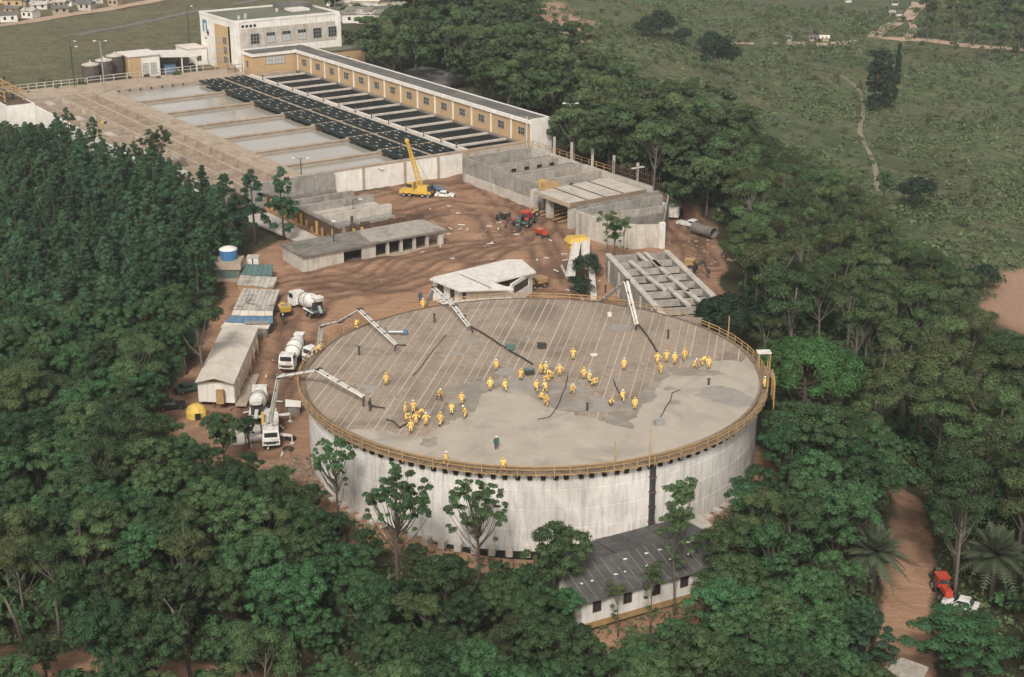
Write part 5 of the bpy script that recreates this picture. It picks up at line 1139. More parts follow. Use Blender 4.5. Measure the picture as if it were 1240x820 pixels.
loc4 = Vector((*P(741,352,2)[:2], 0)); loc4 = Vector((13.2, 227.5, T(13.2, 227.5)))
pumptruck('pump truck behind the far right rim, thin white arm coming down beside the beam basin', loc4, R(150), boom_from(loc4, R(150), P(772,393,11.9), [(759,340)], 2.9))
# yellow mobile crane
g = G(505,238); rz = R(165); r_ = thing('mobile_crane', 'yellow lattice boom crane standing in the yard below the settling pool wall', 'crane', g, rz)
m = MB(); m.box(-3.4, 3.6, -1.15, 1.15, .8, 1.5); m.build('carrier', K['yellow'], r_)
for x in (2.6, 1.3, -1.6, -2.8):
    for s in (-1, 1): wheel(r_, x, s*1.0, .52, .36)
m = MB(); m.frus(-2.6, -.2, -.9, .9, 1.5, 2.5, .1, .1); m.build('house', K['yellow'], r_); m = MB(); m.box(-3.4, -2.8, -1.1, 1.1, 1.4, 2.6); m.build('counterweight', K['steel'], r_)
m = MB(); m.frus(.5, 2.0, .2, 1.1, 1.5, 3.1, 0, 0, .3, 0); c_ = m.build('cab', K['yellow'], r_); m = MB(); m.box(.7, 1.95, .14, 1.16, 2.2, 2.9); m.build('cab_glass', K['glass'], c_)
tip = plane_pt(Vector(g), Vector(g)+Vector((1,-.3,0)), 493, 171); M_ = Matrix.Rotation(-rz, 3, 'Z'); b0 = Vector((-.6, -.3, 2.6)); b1 = M_ @ (tip - g)
dd = (b1-b0).normalized(); sx = dd.cross(Vector((0,1,0))).normalized(); sy = dd.cross(sx).normalized()
for i, (u, v_) in enumerate(((-1,-1),(1,-1),(1,1),(-1,1))): m = MB(); m.beam(b0+sx*u*.48+sy*v_*.48, b1+sx*u*.16+sy*v_*.16, .16, .16); m.build('boom_chord', K['yellow'], r_)
N_ = 9
for k in range(N_):
    f0, f1 = k/N_, (k+1)/N_; w0, w1 = .48-.32*f0, .48-.32*f1; p0, p1 = b0.lerp(b1, f0), b0.lerp(b1, f1)
    for (u0, v0, u1, v1) in ((-1,-1,1,-1),(1,-1,1,1),(1,1,-1,1),(-1,1,-1,-1)): m = MB(); m.beam(p0+sx*u0*w0+sy*v0*w0, p1+sx*u1*w1+sy*v1*w1, .07, .07); m.build('boom_lacing', K['yellow'], r_)
m = MB(); m.box(b1.x-.4, b1.x+.4, b1.y-.3, b1.y+.3, b1.z-.2, b1.z+.4); m.build('boom_head', K['yellow'], r_)
m = MB(); m.tube([b1, (-3.0, 0, 2.8)], .03, 4); m.build('stay_rope', K['steel'], r_); m = MB(); m.tube([b1, b1+Vector((.3,0,-4))], .03, 4); m.build('hoist_rope', K['steel'], r_)
def car(label, loc, rz, mt='wpaint', L_=4.2, name='parked_car'):
    r_ = thing(name, label, 'car', loc, rz); m = MB(); m.frus(-L_/2, L_/2, -.82, .82, .35, .88, .06, .05); m.build('body', K[mt], r_)
    m = MB(); m.frus(-L_*.33, L_*.18, -.76, .76, .88, 1.38, .45, .14, .55, .14); c = m.build('roof', K[mt], r_)
    m = MB(); m.frus(-L_*.345, L_*.195, -.70, .70, .9, 1.30, .42, .10, .52, .10); m.build('window', K['glass'], c)
    m = MB(); m.frus(-L_*.31, L_*.16, -.775, .775, .92, 1.28, .40, .13, .5, .13); m.build('window', K['glass'], c)
    for x in (-L_*.31, L_*.31):
        for s in (-1, 1): wheel(r_, x, s*.72, .31, .2)
    for s in (-1, 1): m = MB(); m.box(L_/2-.03, L_/2+.03, s*.58-.14, s*.58+.14, .62, .76); m.build('headlight', K['sheetw'], r_); m = MB(); m.box(-L_/2-.03, -L_/2+.03, s*.6-.12, s*.6+.12, .62, .76); m.build('tail_light', K['red'], r_)
    for x in (-L_/2, L_/2): m = MB(); m.box(x-.06, x+.06, -.8, .8, .36, .5); m.build('bumper', K['steel'], r_)
    return r_
car('white car parked in the yard just right of the yellow crane', G(539,239), R(-12))
car('white car with dark windscreen parked among trees right of the red earth track', G(1163,736), R(152))
car('dark car with pale bonnet half under the trees left of the yellow tent', G(208,495), R(15), 'steel')
car('dark green car behind the corner of the long shed', G(228,474), R(35), 'green', 3.9)
# small yellow site dumper / mixer
def dumper(label, loc, rz, mt='yellow', name='site_dumper', cat='dumper', s=1.0):
    r_ = thing(name, label, cat, loc, rz); r_.scale = (s, s, s)
    m = MB(); m.frus(-.2, 1.6, -.8, .8, .8, 1.7, -.15, -.15, -.3, -.15); m.build('skip', K[mt], r_); m = MB(); m.box(-1.7, 1.0, -.5, .5, .5, .85); m.build('chassis', K['steel'], r_)
    m = MB(); m.frus(-1.8, -.7, -.5, .5, .85, 1.5, .1, .1); m.build('bonnet', K[mt], r_); m = MB(); m.box(-.65, -.3, -.3, .3, .85, 1.3); m.build('seat', K['tyre'], r_); m = MB(); m.box(.0, 1.4, -.6, .6, 1.66, 1.74); m.build('load', K['soilrock'], r_)
    for x in (-1.3, .9):
        for q in (-1, 1): wheel(r_, x, q*.85, .42, .3)
    return r_
dumper('small yellow site mixer by the corner of the corroded roofed shed', G(344,380), R(-70), s=1.0)
dumper('yellow site dumper behind the right wall of the flat roofed hut, facing it', G(650,348), R(40), 'wood')
# red drilling rig / tractor group
def tractor(label, loc, rz, mt, s=1.0, name='tractor', mast=False, cat='tractor'):
    r_ = thing(name, label, cat, loc, rz); r_.scale = (s,)*3
    m = MB(); m.frus(.2, 2.1, -.45, .45, .8, 1.5, 0, 0, .15, 0); m.build('bonnet', K[mt], r_); m = MB(); m.box(-1.6, .4, -.5, .5, .7, 1.1); m.build('chassis', K['steel'], r_)
    m = MB(); m.frus(-1.3, .2, -.7, .7, 1.1, 2.3, .05, .1); c = m.build('cab', K[mt], r_); m = MB(); m.frus(-1.32, .22, -.62, .62, 1.55, 2.1, .05, .06); m.build('cab_glass', K['glass'], c); m = MB(); m.box(-1.4, .3, -.75, .75, 2.3, 2.4); m.build('roof', K['sheetw' if mast else mt], c)
    for x, rr in ((-.9, .8), (1.5, .5)):
        for q in (-1, 1): wheel(r_, x, q*.85, rr, .36)
    m = MB(); m.tube([(1.2,.2,1.5),(1.2,.2,2.3)], .05, 6); m.build('exhaust', K['steel'], r_)
    m = MB(); m.beam((-1.4,0,1.2), (-2.8,0,2.2), .25, .3); b_ = m.build('back_arm', K['steel'], r_); m = MB(); m.beam((-2.8,0,2.2), (-3.6,0,.7), .2, .25); m.build('dipper', K['steel'], b_); m = MB(); m.frus(-4.0,-3.4,-.35,.35,.2,.8,.1,.05); m.build('bucket', K['steel'], b_)
    return r_
tractor('red machine with pale hood in the yard, below the large roofless grey basin', G(638,272), R(70), 'red', 1.25, 'loader', cat='loader')
tractor('red and orange tractor with a back arm on the earth track, above the white car', G(1141,720), R(-85), 'red', 1.0)
tractor('teal machine standing just in front of the red one in the yard', G(630,275), R(10), 'green', .8, 'compressor', cat='compressor')
tractor('yellow and black machine just behind the red one in the yard', G(645,262), R(200), 'wood', .75, 'roller', cat='roller')
dumper('small dark site mixer alone in the yard left of the red machine', G(609,266), R(30), 'steel', 'site_mixer', 'mixer', .8)
dumper('small red site mixer just left of the teal machine', G(627,272), R(160), 'red', 'site_mixer', 'mixer', .7)
dumper('orange skip with white top in the yard below the red machine', G(656,287), R(120), 'red', 'skip', 'skip', .9)
tractor('blue and black compressor behind the white car in the yard', G(531,234), R(20), 'blue', .7, 'compressor', cat='compressor')
# right hand dirt area
tractor('pale yellow digger on the dirt slope right of the open beam basin', G(831,330), R(160), 'wood', 1.1, 'digger', cat='digger')
g = G(805,262); r_ = thing('white_container', 'white site container at the top of the right hand dirt slope', 'container', g, R(-15)); m = MB(); m.box(-3,3,-1.2,1.2,.2,2.6); m.build('body', K['sheetw'], r_); m = MB(); m.box(-3.1,3.1,-1.3,1.3,2.6,2.7); m.build('roof', K['white'], r_)
for k in range(7): m = MB(); m.box(-2.9+k*.95,-2.8+k*.95,-1.27,-1.2,.3,2.5); m.build('rib', K['conc'], r_)
m = MB(); m.box(-3.05,-3.0,-.9,.9,.3,2.4); m.build('door', K['red'], r_)
g = G(832,275); r_ = thing('white_pickup', 'small white pickup on the right hand dirt slope beside the big dark pipe', 'pickup', g, R(-40)); cab(r_, .6, 2.2, 1.7, .5, 1.8); m = MB(); m.box(-2.2,.6,-.85,.85,.5,1.0); m.build('load_bed', K['wpaint'], r_)
for x in (-1.4, 1.4):
    for q in (-1, 1): wheel(r_, x, q*.75, .36, .24)
g = G(852,287); r_ = thing('steel_pipe', 'big dark corrugated steel pipe section lying at the edge of the trees on the right', 'pipe', g, R(-52))
m = MB(); M_ = Matrix.Rotation(R(90), 4, 'Y'); m.X = Matrix.Translation((0,0,1.4)) @ M_; m.lathe([(1.1,-2.8),(1.1,2.8),(1.0,2.8),(1.0,-2.8),(1.1,-2.8)], 20); m.build('shell', K['conc_dk'], r_, False)
for k in range(9): m = MB(); m.X = Matrix.Translation((0,0,1.4)) @ M_; m.lathe([(1.1,-2.6+k*.62),(1.15,-2.53+k*.62),(1.1,-2.45+k*.62)], 20); m.build('corrugation', K['steel'], r_)
g = G(818,262); r_ = thing('steel_pipe', 'dark open pipe mouth behind the white container', 'pipe', g, R(100)); m = MB(); m.X = Matrix.Translation((0,0,1.3)) @ M_; m.lathe([(1.2,-2),(1.2,2),(1.1,2),(1.1,-2),(1.2,-2)], 18); m.build('shell', K['steel'], r_); m = MB(); m.X = Matrix.Translation((0,0,1.3)) @ M_; m.lathe([(1.2,1.8),(1.3,1.85),(1.3,2.05),(1.2,2.05)], 18); m.build('collar', K['steel'], r_)
# ---------------------------------------------------------------- lamp posts and masts
def lamp(label, loc, h_, name='lamp_post', arms=2, mt='metal', r=.1):
    r_ = thing(name, label, name.replace('_', ' '), loc); m = MB(); m.tube([(0,0,-.5),(0,0,h_)], [r*1.4, r], 7); m.build('pole', K[mt], r_)
    for k in range(arms): s = -1 if k else 1; m = MB(); m.tube([(0,0,h_-.1),(s*1.2,0,h_+.15)], .05, 5); a_ = m.build('arm', K[mt], r_); m = MB(); m.frus(s*1.5-.4, s*1.5+.4, -.15, .15, h_+.05, h_+.25, .08, .04); m.build('lamp_head', K['sheetw'], a_)
    return r_
lamp('tall pale lamp post standing at the far corner of the first settling pool', SW(-97, -73, 9.1), 13.5, r=.16)
lamp('thin lamp post rising from the trees above the blue water tank', G(279,300), 9)
lamp('dark lamp post on the near corner of the settling pools, by the conifers', SW(16, -71, 9.2), 3.5, mt='steel')
lamp('thin mast standing in the grass field behind the dark silos', G(92,120), 12, arms=1, mt='steel')
lamp('double headed lamp post behind the large concrete basin, right of the white gable', G(690,195), 13.5)
lamp('lone pole in the grass field left of the silos', G(88,88), 9, arms=1, mt='steel')
lamp('lone mast on the paved field behind the chemical house', G(230,58), 13, arms=1, mt='steel')
lamp('short lamp post right of the yellow crane, on the pool wall', SW(16.6,-47,9.2), 4, arms=1, mt='steel')
for (x, y, h_, l) in ((455,215,4,'thin grey stake in the yard left of the yellow crane'),(428,250,3.5,'thin stake behind the cross walls of the unfinished basin')):
    lamp(l, G(x, y+12), h_, 'stake', 1, 'steel', .06)
lamp('pole standing at the top of the flat open fronted shed roof edge', G(396,306), 6, 'utility_pole', 1, 'steel')
# debris in the yard: boards, rubble, drums: each one piece
dz = [('white_board',(601,232),'pale board lying left of the large concrete basin'),('white_board',(640,240),'pale plank near the foot of the large concrete basin'),('white_board',(590,226),'white scrap sheet by the left corner of the large basin')]
for n_, (x, y), l in dz:
    g = G(x, y); r_ = thing(n_, l, 'board', g, random.random()*3); m = MB(); m.box(-1.2,1.2,-.3,.3,.05,.18); m.build('sheet', K['sheetw'], r_); m = MB(); m.box(-1.0,-.8,-.4,.4,0,.05); m.build('batten', K['wood'], r_)
def rubble(label, cx, cy, n, spread, smax=.5, seed=1):
    rr = random.Random(seed); m = MB()
    for k in range(n):
        x, y = cx + rr.gauss(0, spread), cy + rr.gauss(0, spread); s = rr.uniform(.08, smax); z = T(x, y) + s*.3; a = rr.random()*6; 
        m.X = Matrix.Translation((x, y, z)) @ Matrix.Rotation(a, 4, 'Z') @ Matrix.Rotation(rr.random(), 4, 'X'); m.frus(-s, s, -s*.7, s*.7, -s*.5, s*.5, s*.2, s*.2)
    m.X = None; o = m.build('rubble', K['soilrock'], None, kind='stuff'); tag(o, label, 'rubble')
rubble('rubble and clods strewn over the upper yard', 2, 292, 200, 11, .3, 1)
rubble('clods and scrap on the dirt behind the tank', -12, 262, 160, 14, .26, 2)
rubble('stones along the earth bank left of the tank foot', -30, 180, 240, 2.6, .5, 3)
rubble('scrap strewn round the sheds', -36, 218, 120, 8, .3, 4)
rubble('broken blocks on the right hand dirt slope', 33, 272, 130, 6, .4, 5)
m = MB()
for k in range(70):
    x, y = random.choice(((random.gauss(0,12), random.gauss(290,12)), (random.gauss(-8,10), random.gauss(268,10)), (random.gauss(-36,3), random.gauss(200,12)), (random.gauss(12,5), random.gauss(258,9))))
    m.X = Matrix.Translation((x, y, T(x, y)+.12)) @ Matrix.Rotation(random.random()*6, 4, 'Z'); m.box(-random.uniform(.2,.9), random.uniform(.2,.9), -.12, .12, 0, .12)
m.X = None; tag(m.build('scrap_timber', K['sheetw'], None, kind='stuff'), 'pale offcuts of timber and board scattered over the yard', 'scrap')
rubble('dark wet earth and scrap piled along the left foot of the tank', -30.5, 178, 90, 3.0, .7, 8)
for k, (x, y, l) in enumerate(((30,790,'bare pale leaning trunk near the bottom left corner'),(232,824,'bare pale leaning trunk on the verge at the bottom edge'))):
    g = G(x, y); r_ = thing('bare_trunk', l, 'tree', g); h_ = 8.5 if k else 6.5
    m = MB(); m.tube([(0,0,-.4),(-.5,.2,h_*.5),(-1.5,.3,h_)], [.24,.2,.13], 8); m.build('trunk', K['barkpale'], r_, True); m = MB(); m.tube([(-1.2,.25,h_*.85),(-.4,.4,h_*1.05)], .07, 5); m.tube([(-1.5,.3,h_),(-2.2,.2,h_*1.15)], .07, 5); m.build('limb', K['barkpale'], r_)
# pieces left of the tank foot: white slab, dark tyres, grey slabs
g = G(355,500); r_ = thing('white_slab', 'broken white slab leaning on rubble by the left foot of the tank', 'slab', g, .3); m = MB(); m.slab([(-1.2,-.8,1.6),(1.0,-1,1.3),(1.3,.6,1.5),(-.9,.9,1.9)], .15); m.build('sheet', K['white'], r_); m = MB(); m.frus(-.9,.9,-.7,.7,0,1.3,.1,.1); m.build('block', K['conc_dk'], r_)
g = G(297,528); r_ = thing('grey_slab', 'pale grey slabs lying beside the boom pump, half under the trees', 'slab', g, .2); m = MB(); m.box(-2.2,-.1,-3,3,0,.2); m.build('slab', K['conc_lt'], r_); m = MB(); m.box(.1,2.2,-2.4,3.2,0,.22); m.build('slab', K['conc_lt'], r_)
for k, (x, y, l) in enumerate(((352,532,'dark tyre lying by the left foot of the tank'),(349,545,'dark tyre below the first one by the left foot of the tank'))):
    g = G(x, y); r_ = thing('old_tyre', l, 'tyre', g); m = MB(); m.lathe([(.35,.1),(.5,0),(.75,.05),(.8,.25),(.5,.35),(.35,.25),(.35,.1)], 16); m.build('tread', K['tyre'], r_, True); m = MB(); m.cyl((0,0,0), .34, .1, .2, 12); m.build('rim', K['rustsheet'], r_)
# ================================================================ people
SKC = {}
def skin_mesh(name, joints, edges, mt, sub=1):
    key = (name, tuple(round(c, 3) for n in joints for c in joints[n][0]))
    if key in SKC: c_ = SKC[key].copy(); c_.materials.clear(); c_.materials.append(mt); return c_
    SKC[key] = out = skin_mesh_new(name, joints, edges, mt, sub); return out
def skin_mesh_new(name, joints, edges, mt, sub=1):
    names = list(joints); me = bpy.data.meshes.new(name); me.from_pydata([joints[n][0] for n in names], [(names.index(a), names.index(b)) for a, b in edges], [])
    o = bpy.data.objects.new(name, me); col.objects.link(o); md = o.modifiers.new('skin', 'SKIN'); md.use_smooth_shade = True
    for i, n in enumerate(names):
        sv = me.skin_vertices[0].data[i]; r = joints[n][1]; sv.radius = r if isinstance(r, tuple) else (r, r); sv.use_root = (i == 0)
    if sub: s_ = o.modifiers.new('sub', 'SUBSURF'); s_.levels = sub; s_.render_levels = sub
    dg = bpy.context.evaluated_depsgraph_get(); ev = o.evaluated_get(dg); out = bpy.data.meshes.new_from_object(ev); out.name = name; out.materials.clear(); out.materials.append(mt)
    bpy.data.objects.remove(o); return out
def person_proto(pose, jm='oil', tm='oil', hat='haty', bare=False):
    """returns list of (name, mesh) in local axes: faces -Y, feet on z = 0"""
    V = Vector; hz = .92
    lf, rf = V((.13, 0, .09)), V((-.13, 0, .09)); lean = V((0, 0, 0)); 
    pel = V((0, 0, .93)); chest = V((0, 0, 1.30)); neck = V((0, 0, 1.48)); head = V((0, -.02, 1.63))
    lh, rh = V((.30, -.08, .82)), V((-.30, -.08, .82)); le, re = V((.29, .03, 1.13)), V((-.29, .03, 1.13)); lk, rk = V((.11, -.03, .5)), V((-.11, -.03, .5))
    if pose == 'walk': lf = V((.10, -.30, .09)); rf = V((-.10, .32, .12)); lk = V((.1, -.20, .52)); rk = V((-.1, .06, .5)); lh = V((.28, .22, .86)); rh = V((-.27, -.30, .92)); le = V((.28, .12, 1.12)); re = V((-.28, -.08, 1.12))
    if pose == 'bend': chest = V((0, -.34, 1.13)); neck = V((0, -.50, 1.20)); head = V((0, -.64, 1.24)); lh = V((.20, -.58, .52)); rh = V((-.18, -.66, .60)); le = V((.26, -.40, .82)); re = V((-.26, -.42, .86)); pel = V((0, .08, .90)); lf = V((.18, -.05, .09)); rf = V((-.18, .12, .09))
    if pose == 'rake': chest = V((0, -.14, 1.26)); neck = V((0, -.22, 1.42)); head = V((0, -.30, 1.56)); lh = V((.10, -.52, .98)); rh = V((-.12, -.36, 1.12)); le = V((.30, -.22, 1.05)); re = V((-.30, -.12, 1.10)); lf = V((.2, -.22, .09)); rf = V((-.16, .2, .09)); lk = V((.15, -.2, .5)); rk = V((-.13, .02, .5))
    if pose == 'arms': lh = V((.50, -.30, 1.02)); rh = V((-.44, -.34, 1.10)); le = V((.40, -.02, 1.14)); re = V((-.38, 0, 1.14))
    if pose == 'crouch': pel = V((0, .12, .42)); chest = V((0, -.06, .78)); neck = V((0, -.14, .95)); head = V((0, -.20, 1.09)); lh = V((.18, -.42, .5)); rh = V((-.18, -.42, .46)); le = V((.30, -.18, .64)); re = V((-.30, -.18, .62)); lk = V((.18, -.28, .52)); rk = V((-.18, -.28, .50))
    d = (chest - pel).normalized(); sh = chest + d*.12
    ls, rs = sh + V((.19, 0, 0)), sh + V((-.19, 0, 0)); lhp, rhp = pel + V((.10, 0, -.05)), pel + V((-.10, 0, -.05))
    mid = pel.lerp(chest, .5)
    J = {'pel': (pel, (.14, .11)), 'mid': (mid, (.125, .10)), 'chest': (chest, (.15, .11)), 'neck': (neck, .055), 'chin': (neck.lerp(head, .55) + V((0, -.02, 0)), .07), 'head': (head, (.078, .095)), 'crown': (head + (head-neck).normalized()*.09, .07),
         'ls': (ls, .062), 'rs': (rs, .062), 'le': (le, .045), 're': (re, .045), 'lh': (lh, .03), 'rh': (rh, .03),
         'lhp': (lhp, .09), 'rhp': (rhp, .09), 'lk': (lk, .06), 'rk': (rk, .06), 'lf': (lf, .042), 'rf': (rf, .042), 'lt': (lf + V((0, -.16, -.05)), .035), 'rt': (rf + V((0, -.16, -.05)), .035)}
    E_ = [('pel','mid'),('mid','chest'),('chest','neck'),('neck','chin'),('chin','head'),('head','crown'),('chest','ls'),('chest','rs'),('ls','le'),('rs','re'),('le','lh'),('re','rh'),('pel','lhp'),('pel','rhp'),('lhp','lk'),('rhp','rk'),('lk','lf'),('rk','rf'),('lf','lt'),('rf','rt')]
    for s, hnd, elb in (('l', lh, le), ('r', rh, re)):      # palm, four fingers and a thumb
        dd = (hnd - elb).normalized(); side = dd.cross(V((0, 0, 1))); side = side.normalized() if side.length > .1 else V((0, 1, 0)); pm = hnd + dd*.06
        J[s+'p'] = (pm, (.026, .02)); E_.append((s+'h', s+'p'))
        for f in range(4):
            b0 = pm + side*(f-1.5)*.02 + dd*.02; b1 = b0 + dd*(.05 - .006*abs(f-1.5)) + V((0,0,-.01)); b2 = b1 + dd*.02 + V((0, 0, -.02))
            J[f'{s}a{f}'] = (b0, .010); J[f'{s}b{f}'] = (b1, .009); J[f'{s}c{f}'] = (b2, .008); E_ += [(s+'p', f'{s}a{f}'), (f'{s}a{f}', f'{s}b{f}'), (f'{s}b{f}', f'{s}c{f}')]
        t0 = hnd + dd*.03 + side*.035; t1 = t0 + dd*.04 + side*.02; J[s+'t0'] = (t0, .010); J[s+'t1'] = (t1, .009); E_ += [(s+'h', s+'t0'), (s+'t0', s+'t1')]
    body = skin_mesh('body', J, E_, K['skin'], 0)
    # face: nose, brow and ears are small children
    JJ = {'pel': (pel + V((0,0,-.02)), (.20, .17)), 'mid': (mid, (.185, .155)), 'chest': (chest, (.205, .155)), 'nk': (neck - d*.03, .085), 'ls': (ls, .10), 'rs': (rs, .10), 'le': (le, .082), 're': (re, .082), 'lc': (le.lerp(lh, .85), .062), 'rc': (re.lerp(rh, .85), .062)}
    if pose not in ('bend', 'crouch'): JJ['hem'] = (pel + V((0, 0, -.20)), (.215, .175))
    je = [('pel','mid'),('mid','chest'),('chest','nk'),('chest','ls'),('chest','rs'),('ls','le'),('rs','re'),('le','lc'),('re','rc')] + ([('hem','pel')] if 'hem' in JJ else [])
    jacket = skin_mesh('jacket', JJ, je, K[jm], 1)
    TJ = {'pel': (pel + V((0, 0, -.04)), (.16, .13)), 'lhp': (lhp, .12), 'rhp': (rhp, .12), 'lk': (lk, .09), 'rk': (rk, .09), 'la': (lf + V((0, .0, .10)), .072), 'ra': (rf + V((0, 0, .10)), .072)}
    trousers = skin_mesh('trousers', TJ, [('pel','lhp'),('pel','rhp'),('lhp','lk'),('rhp','rk'),('lk','la'),('rk','ra')], K[tm], 1)
    m = MB(); hd = (head - neck).normalized(); hc = head + hd*.045
    ax = hd; sx = ax.cross(V((0, 1, 0))).normalized(); sy = sx.cross(ax).normalized(); MM = Matrix((sx, sy, ax)).transposed().to_4x4()
    m.lathe([(.15,-.01),(.14,.0),(.125,.06),(.08,.11),(.01,.13)], 12, hc, MM); hm = m.build('helmet', K[hat], None, True); hme = hm.data; bpy.data.objects.remove(hm)
    out = [('body', body), ('jacket', jacket), ('trousers', trousers), ('helmet', hme)]
    for s, f in (('l', lf), ('r', rf)):
        m = MB(); m.tube([f + V((0, .03, .18)), f + V((0, .03, .02)), f + V((0, .03, -.02))], [.075, .065, .06], 8); m.frus(f.x-.05, f.x+.05, f.y-.20, f.y+.09, f.z-.09, f.z-.0, .01, .04)
        o = m.build('boot', K['boot'], None, True); out.append(('boot', o.data)); bpy.data.objects.remove(o)
    m = MB()
    for sx_ in (-1, 1): c_ = head + V((sx_*.03, -.092, .015)); m.lathe([(.001,-.008),(.011,0),(.001,.008)], 6, c_)
    o = m.build('eyes', K['hatb'], None); out.append(('eyes', o.data)); bpy.data.objects.remove(o)
    m = MB(); c_ = head; m.frus(c_.x-.016, c_.x+.016, c_.y-.125, c_.y-.085, c_.z-.04, c_.z+.02, .008, .02, .008, 0); m.box(c_.x-.028, c_.x+.028, c_.y-.102, c_.y-.085, c_.z-.065, c_.z-.052)
    for sx_ in (-1, 1): m.box(c_.x+sx_*.082-.008, c_.x+sx_*.082+.008, c_.y-.015, c_.y+.015, c_.z-.03, c_.z+.03)
    o = m.build('face', K['skin'], None, True); out.append(('face', o.data)); bpy.data.objects.remove(o)
    return out
POSES = ['stand', 'walk', 'bend', 'rake', 'arms', 'crouch']
PP = {}
def proto(pose, jm, tm, hat):
    k = (pose, jm, tm, hat)
    if k not in PP: PP[k] = person_proto(*k)
    return PP[k]
def person(label, loc, pose='stand', rz=0, jm='oil', tm='oil', hat='haty', group=None, s=1.0):
    e = thing('person', label, 'person', loc, rz, group); e.scale = (s*1.06, s*1.06, s*.97)
    for n, me_ in proto(pose, jm, tm, hat):
        o = bpy.data.objects.new(n, me_); col.objects.link(o); o.parent = e
    return e
def rake(label, loc, rz):
    r_ = thing('rake', label, 'rake', loc, rz); m = MB(); m.tube([(.02, -.35, 1.15), (.0, -1.7, .05)], .025, 5); m.build('pole', K['wood'], r_); m = MB(); m.box(-.4, .4, -1.75, -1.68, .0, .12); m.build('blade', K['metal'], r_)
OP = 'person in yellow oilskins '
W_ = [ # px, py of the feet, pose, facing, label tail, jacket, trousers, hat
 (601,449,'stand',.3,'alone on the boards, up from the pair at the wet concrete'),
 (630.5,461,'stand',2.8,'just left of the central group, beside the dark motor box'),
 (655,453,'stand',1,'at the far left of the central group, half hidden'),
 (661,453,'walk',2,'in pale oilskins at the far side of the central group','oilpale'),
 (667.5,459,'bend',4.2,'leaning over in the middle of the central group'),
 (660,465,'bend',1.2,'stooping low over the hose end in the central group'),
 (677.5,456,'arms',.2,'with arms spread, right of the central group'),
 (694,436,'arms',3.0,'alone on the boards, up and right of the central group'),
 (707,459,'stand',.4,'left of a trio right of the central group'),
 (713.5,464,'stand',2.4,'in cream oilskins, middle of a trio right of the central group','oilpale','oilpale','hatw'),
 (718,468,'bend',.8,'right of a trio right of the central group, stooping'),
 (649.5,475,'walk',.1,'at the left front of the central group'),
 (660.5,476,'rake',3.6,'raking concrete at the front of the central group'),
 (661,493,'rake',.1,'nearest of the central group, largest and bending to a rake'),
 (655.5,484,'crouch',2,'crouching just behind the nearest man of the central group'),
 (692.8,478,'rake',.3,'alone right of the central group with a white boot print patch'),
 (593.6,474,'stand',.1,'left one of a pair at the left wet patch'),
 (611.6,475,'walk',3.3,'right one of a pair at the left wet patch'),
 (531.5,485,'rake',.7,'with dark trousers working at the left end of the wet patch','oil','cloth'),
 (559,491,'stand',.2,'standing upright in the middle of the left wet patch'),
 (547,503,'stand',2.9,'near the lower edge of the left wet patch, in pale boots'),
 (564,507,'rake',5.2,'raking at the lower edge of the left wet patch'),
 (491,504,'stand',1.4,'at the left end of the left hand crew'),
 (492.6,511,'bend',.4,'stooping at the left of the left hand crew'),
 (500.7,501,'stand',3.2,'at the back of the left hand crew'),
 (507.8,508,'bend',2.2,'at the back right of the left hand crew, stooping'),
 (503.6,515,'arms',.2,'in the middle of the left hand crew'),
 (515.7,516,'arms',.5,'broad figure at the right of the left hand crew'),
 (533.7,516,'walk',2.4,'a few steps right of the left hand crew'),
 (497.5,525,'stand',.1,'nearest of the left hand crew'),
 (541,560,'walk',1.2,'on the walkway at the near rim, left of centre'),
 (608,573,'stand',2.9,'half hidden on the walkway at the middle near rim'),
 (467.5,467,'stand',.2,'alone on the boards far left of all crews'),
 (755.5,448,'stand',.2,'alone between the central group and the right hand crew'),
 (796,441,'arms',.1,'leftmost of the right hand crew by the hose end'),
 (807,439,'arms',3.1,'second from the left in the right hand crew'),
 (816.7,441,'stand',.2,'third from the left in the right hand crew'),
 (828.8,437,'stand',.1,'tallest in the right hand crew, holding a long pole upright'),
 (800,453,'rake',5.6,'stooping in front of the right hand crew'),
 (840.7,447,'rake',1.0,'leaning over a rake, right of the right hand crew'),
 (850,443,'bend',2.0,'leaning far forward, second from right in right hand crew'),
 (857.8,448,'stand',.2,'in pale hood at the right end of the right hand crew'),
 (754,487,'walk',.1,'left of the two men on the right hand wet patch'),
 (739.5,492,'crouch',.6,'crouching at a machine left of the right hand wet patch','oil','cloth'),
 (768.7,497,'stand',.2,'right of the two men on the right hand wet patch'),
 (925,468,'stand',1.7,'under the small white landing roof at the right rim'),
 (364.5,425,'bend',1.6,'stooping on the walkway at the left rim'),
 (420,394,'bend',3,'bending on the walkway at the upper left rim'),
 (502,367,'stand',.3,'at the far left rim, beside the man in teal'),
]
for k, wv in enumerate(W_):
    px, py, pose, rz, tail = wv[:5]; jm = wv[5] if len(wv) > 5 else 'oil'; tm = wv[6] if len(wv) > 6 else ('oil' if jm == 'oil' else jm); hat = wv[7] if len(wv) > 7 else ('haty' if k % 3 else 'hatw')
    p = D(px, py, TZ); z = TZ + .02
    rr = math.hypot(p.x-TX, p.y-TY)
    if rr > 30.8: z = 10.54; e = Vector((p.x-TX, p.y-TY, 0)).normalized()*31.4; p = Vector((TX+e.x, TY+e.y, 0))
    elif py > 445 and pip(px, py, pour + rim): z = TZ + .15
    elif py > 460: z = TZ + .10
    lab = OP + tail if not tail.startswith(('with', 'in ')) else 'person in ' + ('yellow' if jm == 'oil' else 'pale') + ' oilskins, ' + tail
    person(lab, (p.x, p.y, z), pose, rz, jm, tm, hat, s=random.uniform(.98, 1.08))
    if pose == 'rake': rake('rake of the worker ' + tail, (p.x, p.y, z), rz)
